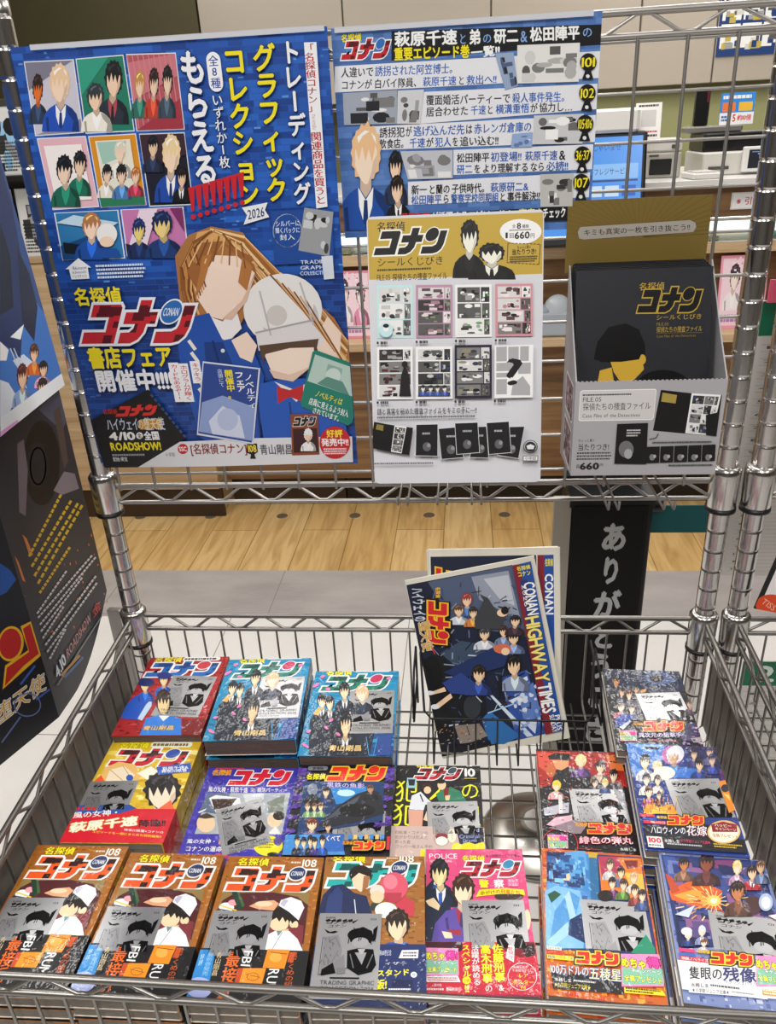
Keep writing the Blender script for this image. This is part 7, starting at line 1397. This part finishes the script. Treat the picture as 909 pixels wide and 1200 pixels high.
rd = empty('black_reader', (.965, 2.3, .628)); b = MB(); b.rbox(-.06, -.03, 0, .13, .09, .022, .006); b.build('tray', mat('grey_tray', '#77756f', .4), rd); b = MB(); b.rbox(-.035, .01, .023, .015, .04, .15, .005); b.build('tower', mat('black_shell', '#141416', .3), rd); b = MB(); b.rbox(.002, .008, .1, .012, .0098, .14, .001); b.build('status_light', mat('maroon_plastic', '#5a1c2a', .4), rd); tag(rd, 'slim black reader standing on top of the cash changer', 'reader')
def cardfn(a): a.r('#2f86d8', 0, 0, 1, .62); a.t('楽天カードで', '#f6f8fc', .06, .06, .94, .2, .02) if False else a.body('#f0f6fc', .06, .07, .94, .2, 1, .8, 4); a.r('#e87a3a', .06, .3, .44, .58, .1); a.r('#e8b83a', .54, .3, .94, .58, .1); a.r('#f6f6f6', 0, .62, 1, 1); a.t('約10倍', '#c8202a', .52, .7, .94, .88, .03); a.t('5', '#c8202a', .38, .68, .48, .9, .03); a.body('#2f62b0', .05, .7, .34, .9, 2, .7, 5)
flat_card('card_sign', .12, .105, '#2f86d8', cardfn, (1.085, 2.33, .6505), .08, 'small blue and white sign with two cards on top of the cash changer', 'sign')
# blue leaflet sheet on the wall cupboard
def infofn(a):
    a.fill('#1d3a70')
    for i in range(4):
        for j in range(4): a.r('#e3e3df', .03+.245*i, .02+.235*j, .25+.245*i, .225+.235*j); a.body('#333', .05+.245*i, .04+.235*j, .23+.245*i, .1+.235*j, 2, .6, i*5+j); a.specks(.05+.245*i, .12+.235*j, .21+.245*i, .2+.235*j, 7, ['#b8a44a', '#555', '#1d3a70', '#999', '#c8c8c0'], .03, .02, i+7*j)
p0 = atY(838, 67, 2.875)
flat_card('wall_notice', .34, .42, '#1d3a70', infofn, (p0.x+.17, 2.8745, p0.z-.0), 0, 'dark blue notice sheet with rows of white panels on the wall cupboard', 'notice')

# ================================================================== calendars hanging on the neighbouring rack
def calfn(a):
    a.r('#0f6a4c', 0, 0, 1, .16); a.t('2026', '#dfe6e0', .1, .03, .62, .13, .03); a.r('#c9c6c2', 0, .16, 1, 1)
    for k in range(24): a.r('#8d8a88', .04, .2+.033*k, .96, .2015+.033*k)
    for k in range(12): a.t(str(k+1), '#555', .06, .207+.066*k, .14, .222+.066*k, .0)
pc = atY(893, 353, .12); pc2 = atY(866, 536, .32)
def hang(pt, w, h, label, fn, base='#c9c6c2', lean=0, rz=0, name='wall_calendar'):
    o = flat_card(name, w, h, base, fn, (pt.x+w/2, pt.y, pt.z-h), lean, label, 'calendar', 'green year calendars' if name == 'wall_calendar' else None, rz); return o
hang(pc, .2, .30, 'green-topped year calendar hung high between the two chrome posts and the frame edge', calfn)
hang(pc2, .24, .24, 'green-topped year calendar seen low behind the right chrome posts', calfn)
pc3 = atY(871, 775, .2)
hang(pc3, .26, .34, 'green-topped year calendar lowest of the three, behind the right basket rail', calfn)
def pinkhead(a): a.r('#e05a7a', .0, .0, 1, 1); a.r('#f6e6ea', .2, .2, .8, .5); a.body('#b0304a', .1, .6, .9, .9, 3, .6)
pd = atY(903, 329, .10); o = flat_card('pink_header', .12, .03, '#e05a7a', pinkhead, (pd.x+.06, .10, pc.z+.002), 0, 'pink header card above the highest green calendar', 'card')
def tissfn(a):
    a.r('#e6e2e2', .04, .02, 1, .98)
    for k, s_ in enumerate(('5', '12', '19', '26')): a.t(s_, '#d0303a', .12, .2+.17*k, .24, .26+.17*k, .0)
    for i in range(5):
        for k in range(4): a.t(str(6+i+7*k), '#444', .34+.13*i, .2+.17*k, .43+.13*i, .26+.17*k, -.004)
    a.e('#d8481e', .13, .93, .14, .1); a.tq('TISS', '#f0b8a0', (.05, .88), (.2, .94), (.03, .93), .0); a.e('#e0508a', .5, .88, .07, .05)
pt_ = atY(880, 724, -.03)
o = flat_card('desk_calendar', .15, .165, '#1a1a1c', tissfn, (pt_.x+.075, -.03, pt_.z+.0), -.0, 'white month calendar with red Sundays and an orange disc, at the right edge', 'calendar'); o.rotation_euler = (0, math.radians(12), 0)

# ================================================================== far left: low magazine fixture
zt_ = atY(42, 302, 1.9).z
ms = empty('magazine_fixture', (-1.35, 1.9, FLOOR))
def sbox(nm, m, x0, x1, y0, y1, z0, z1): b = MB(); b.rbox(x0, y0, z0+Z, x1, y1, z1+Z, .003); return b.build(nm, m, ms)
sbox('front_board', OAKL, -2.4, .42, 0, .02, -.61, zt_-.022); sbox('top_board', OAKL, -2.4, .42, -.005, .095, zt_-.02, zt_); sbox('plinth', mat('kick_plate_brown', '#3b2b1f', .5), -2.4, .42, .03, .05, FLOOR, -.615)
sbox('back_panel', mat('shelf_back', '#4a443c', .6), -2.4, .32, .085, .095, zt_+.002, .86); sbox('display_shelf', mat('dark_edge', '#141210', .5), -2.4, .32, -.02, .08, zt_+.262, zt_+.28)
tag(ms, 'pale wooden magazine fixture at the far left behind the rack', 'shelf')
def bwfn(sd, tint='#8ab4d8'):
    def f(a):
        a.manga((.03, .02), (.97, .02), (.97, .98), (.03, .98), 26, '#d4d4d2', ('#1c1c1c', '#555', '#999', '#333', tint), sd); a.body('#222', .06, .5, .94, .95, 9, .55, sd)
    return f
x_l = atY(0, 150, 1.93).x
for k in range(5):
    flat_card('magazine', .17, .235, '#c9c9c8', bwfn(50+k), (x_l-.3+.185*k, 1.925, zt_+.001), .12, 'monochrome magazine standing on the far left fixture behind the rack post', 'magazine', 'magazines on the far left fixture', 0, .006)
for k in range(4):
    flat_card('upper_magazine', .17, .22, '#b9b9b8', bwfn(70+k, '#8fc0e0'), (x_l-.2+.185*k, 1.93, zt_+.281), .12, 'monochrome magazine on the upper shelf of the far left fixture', 'magazine', 'upper magazines on the far left fixture', 0, .006)
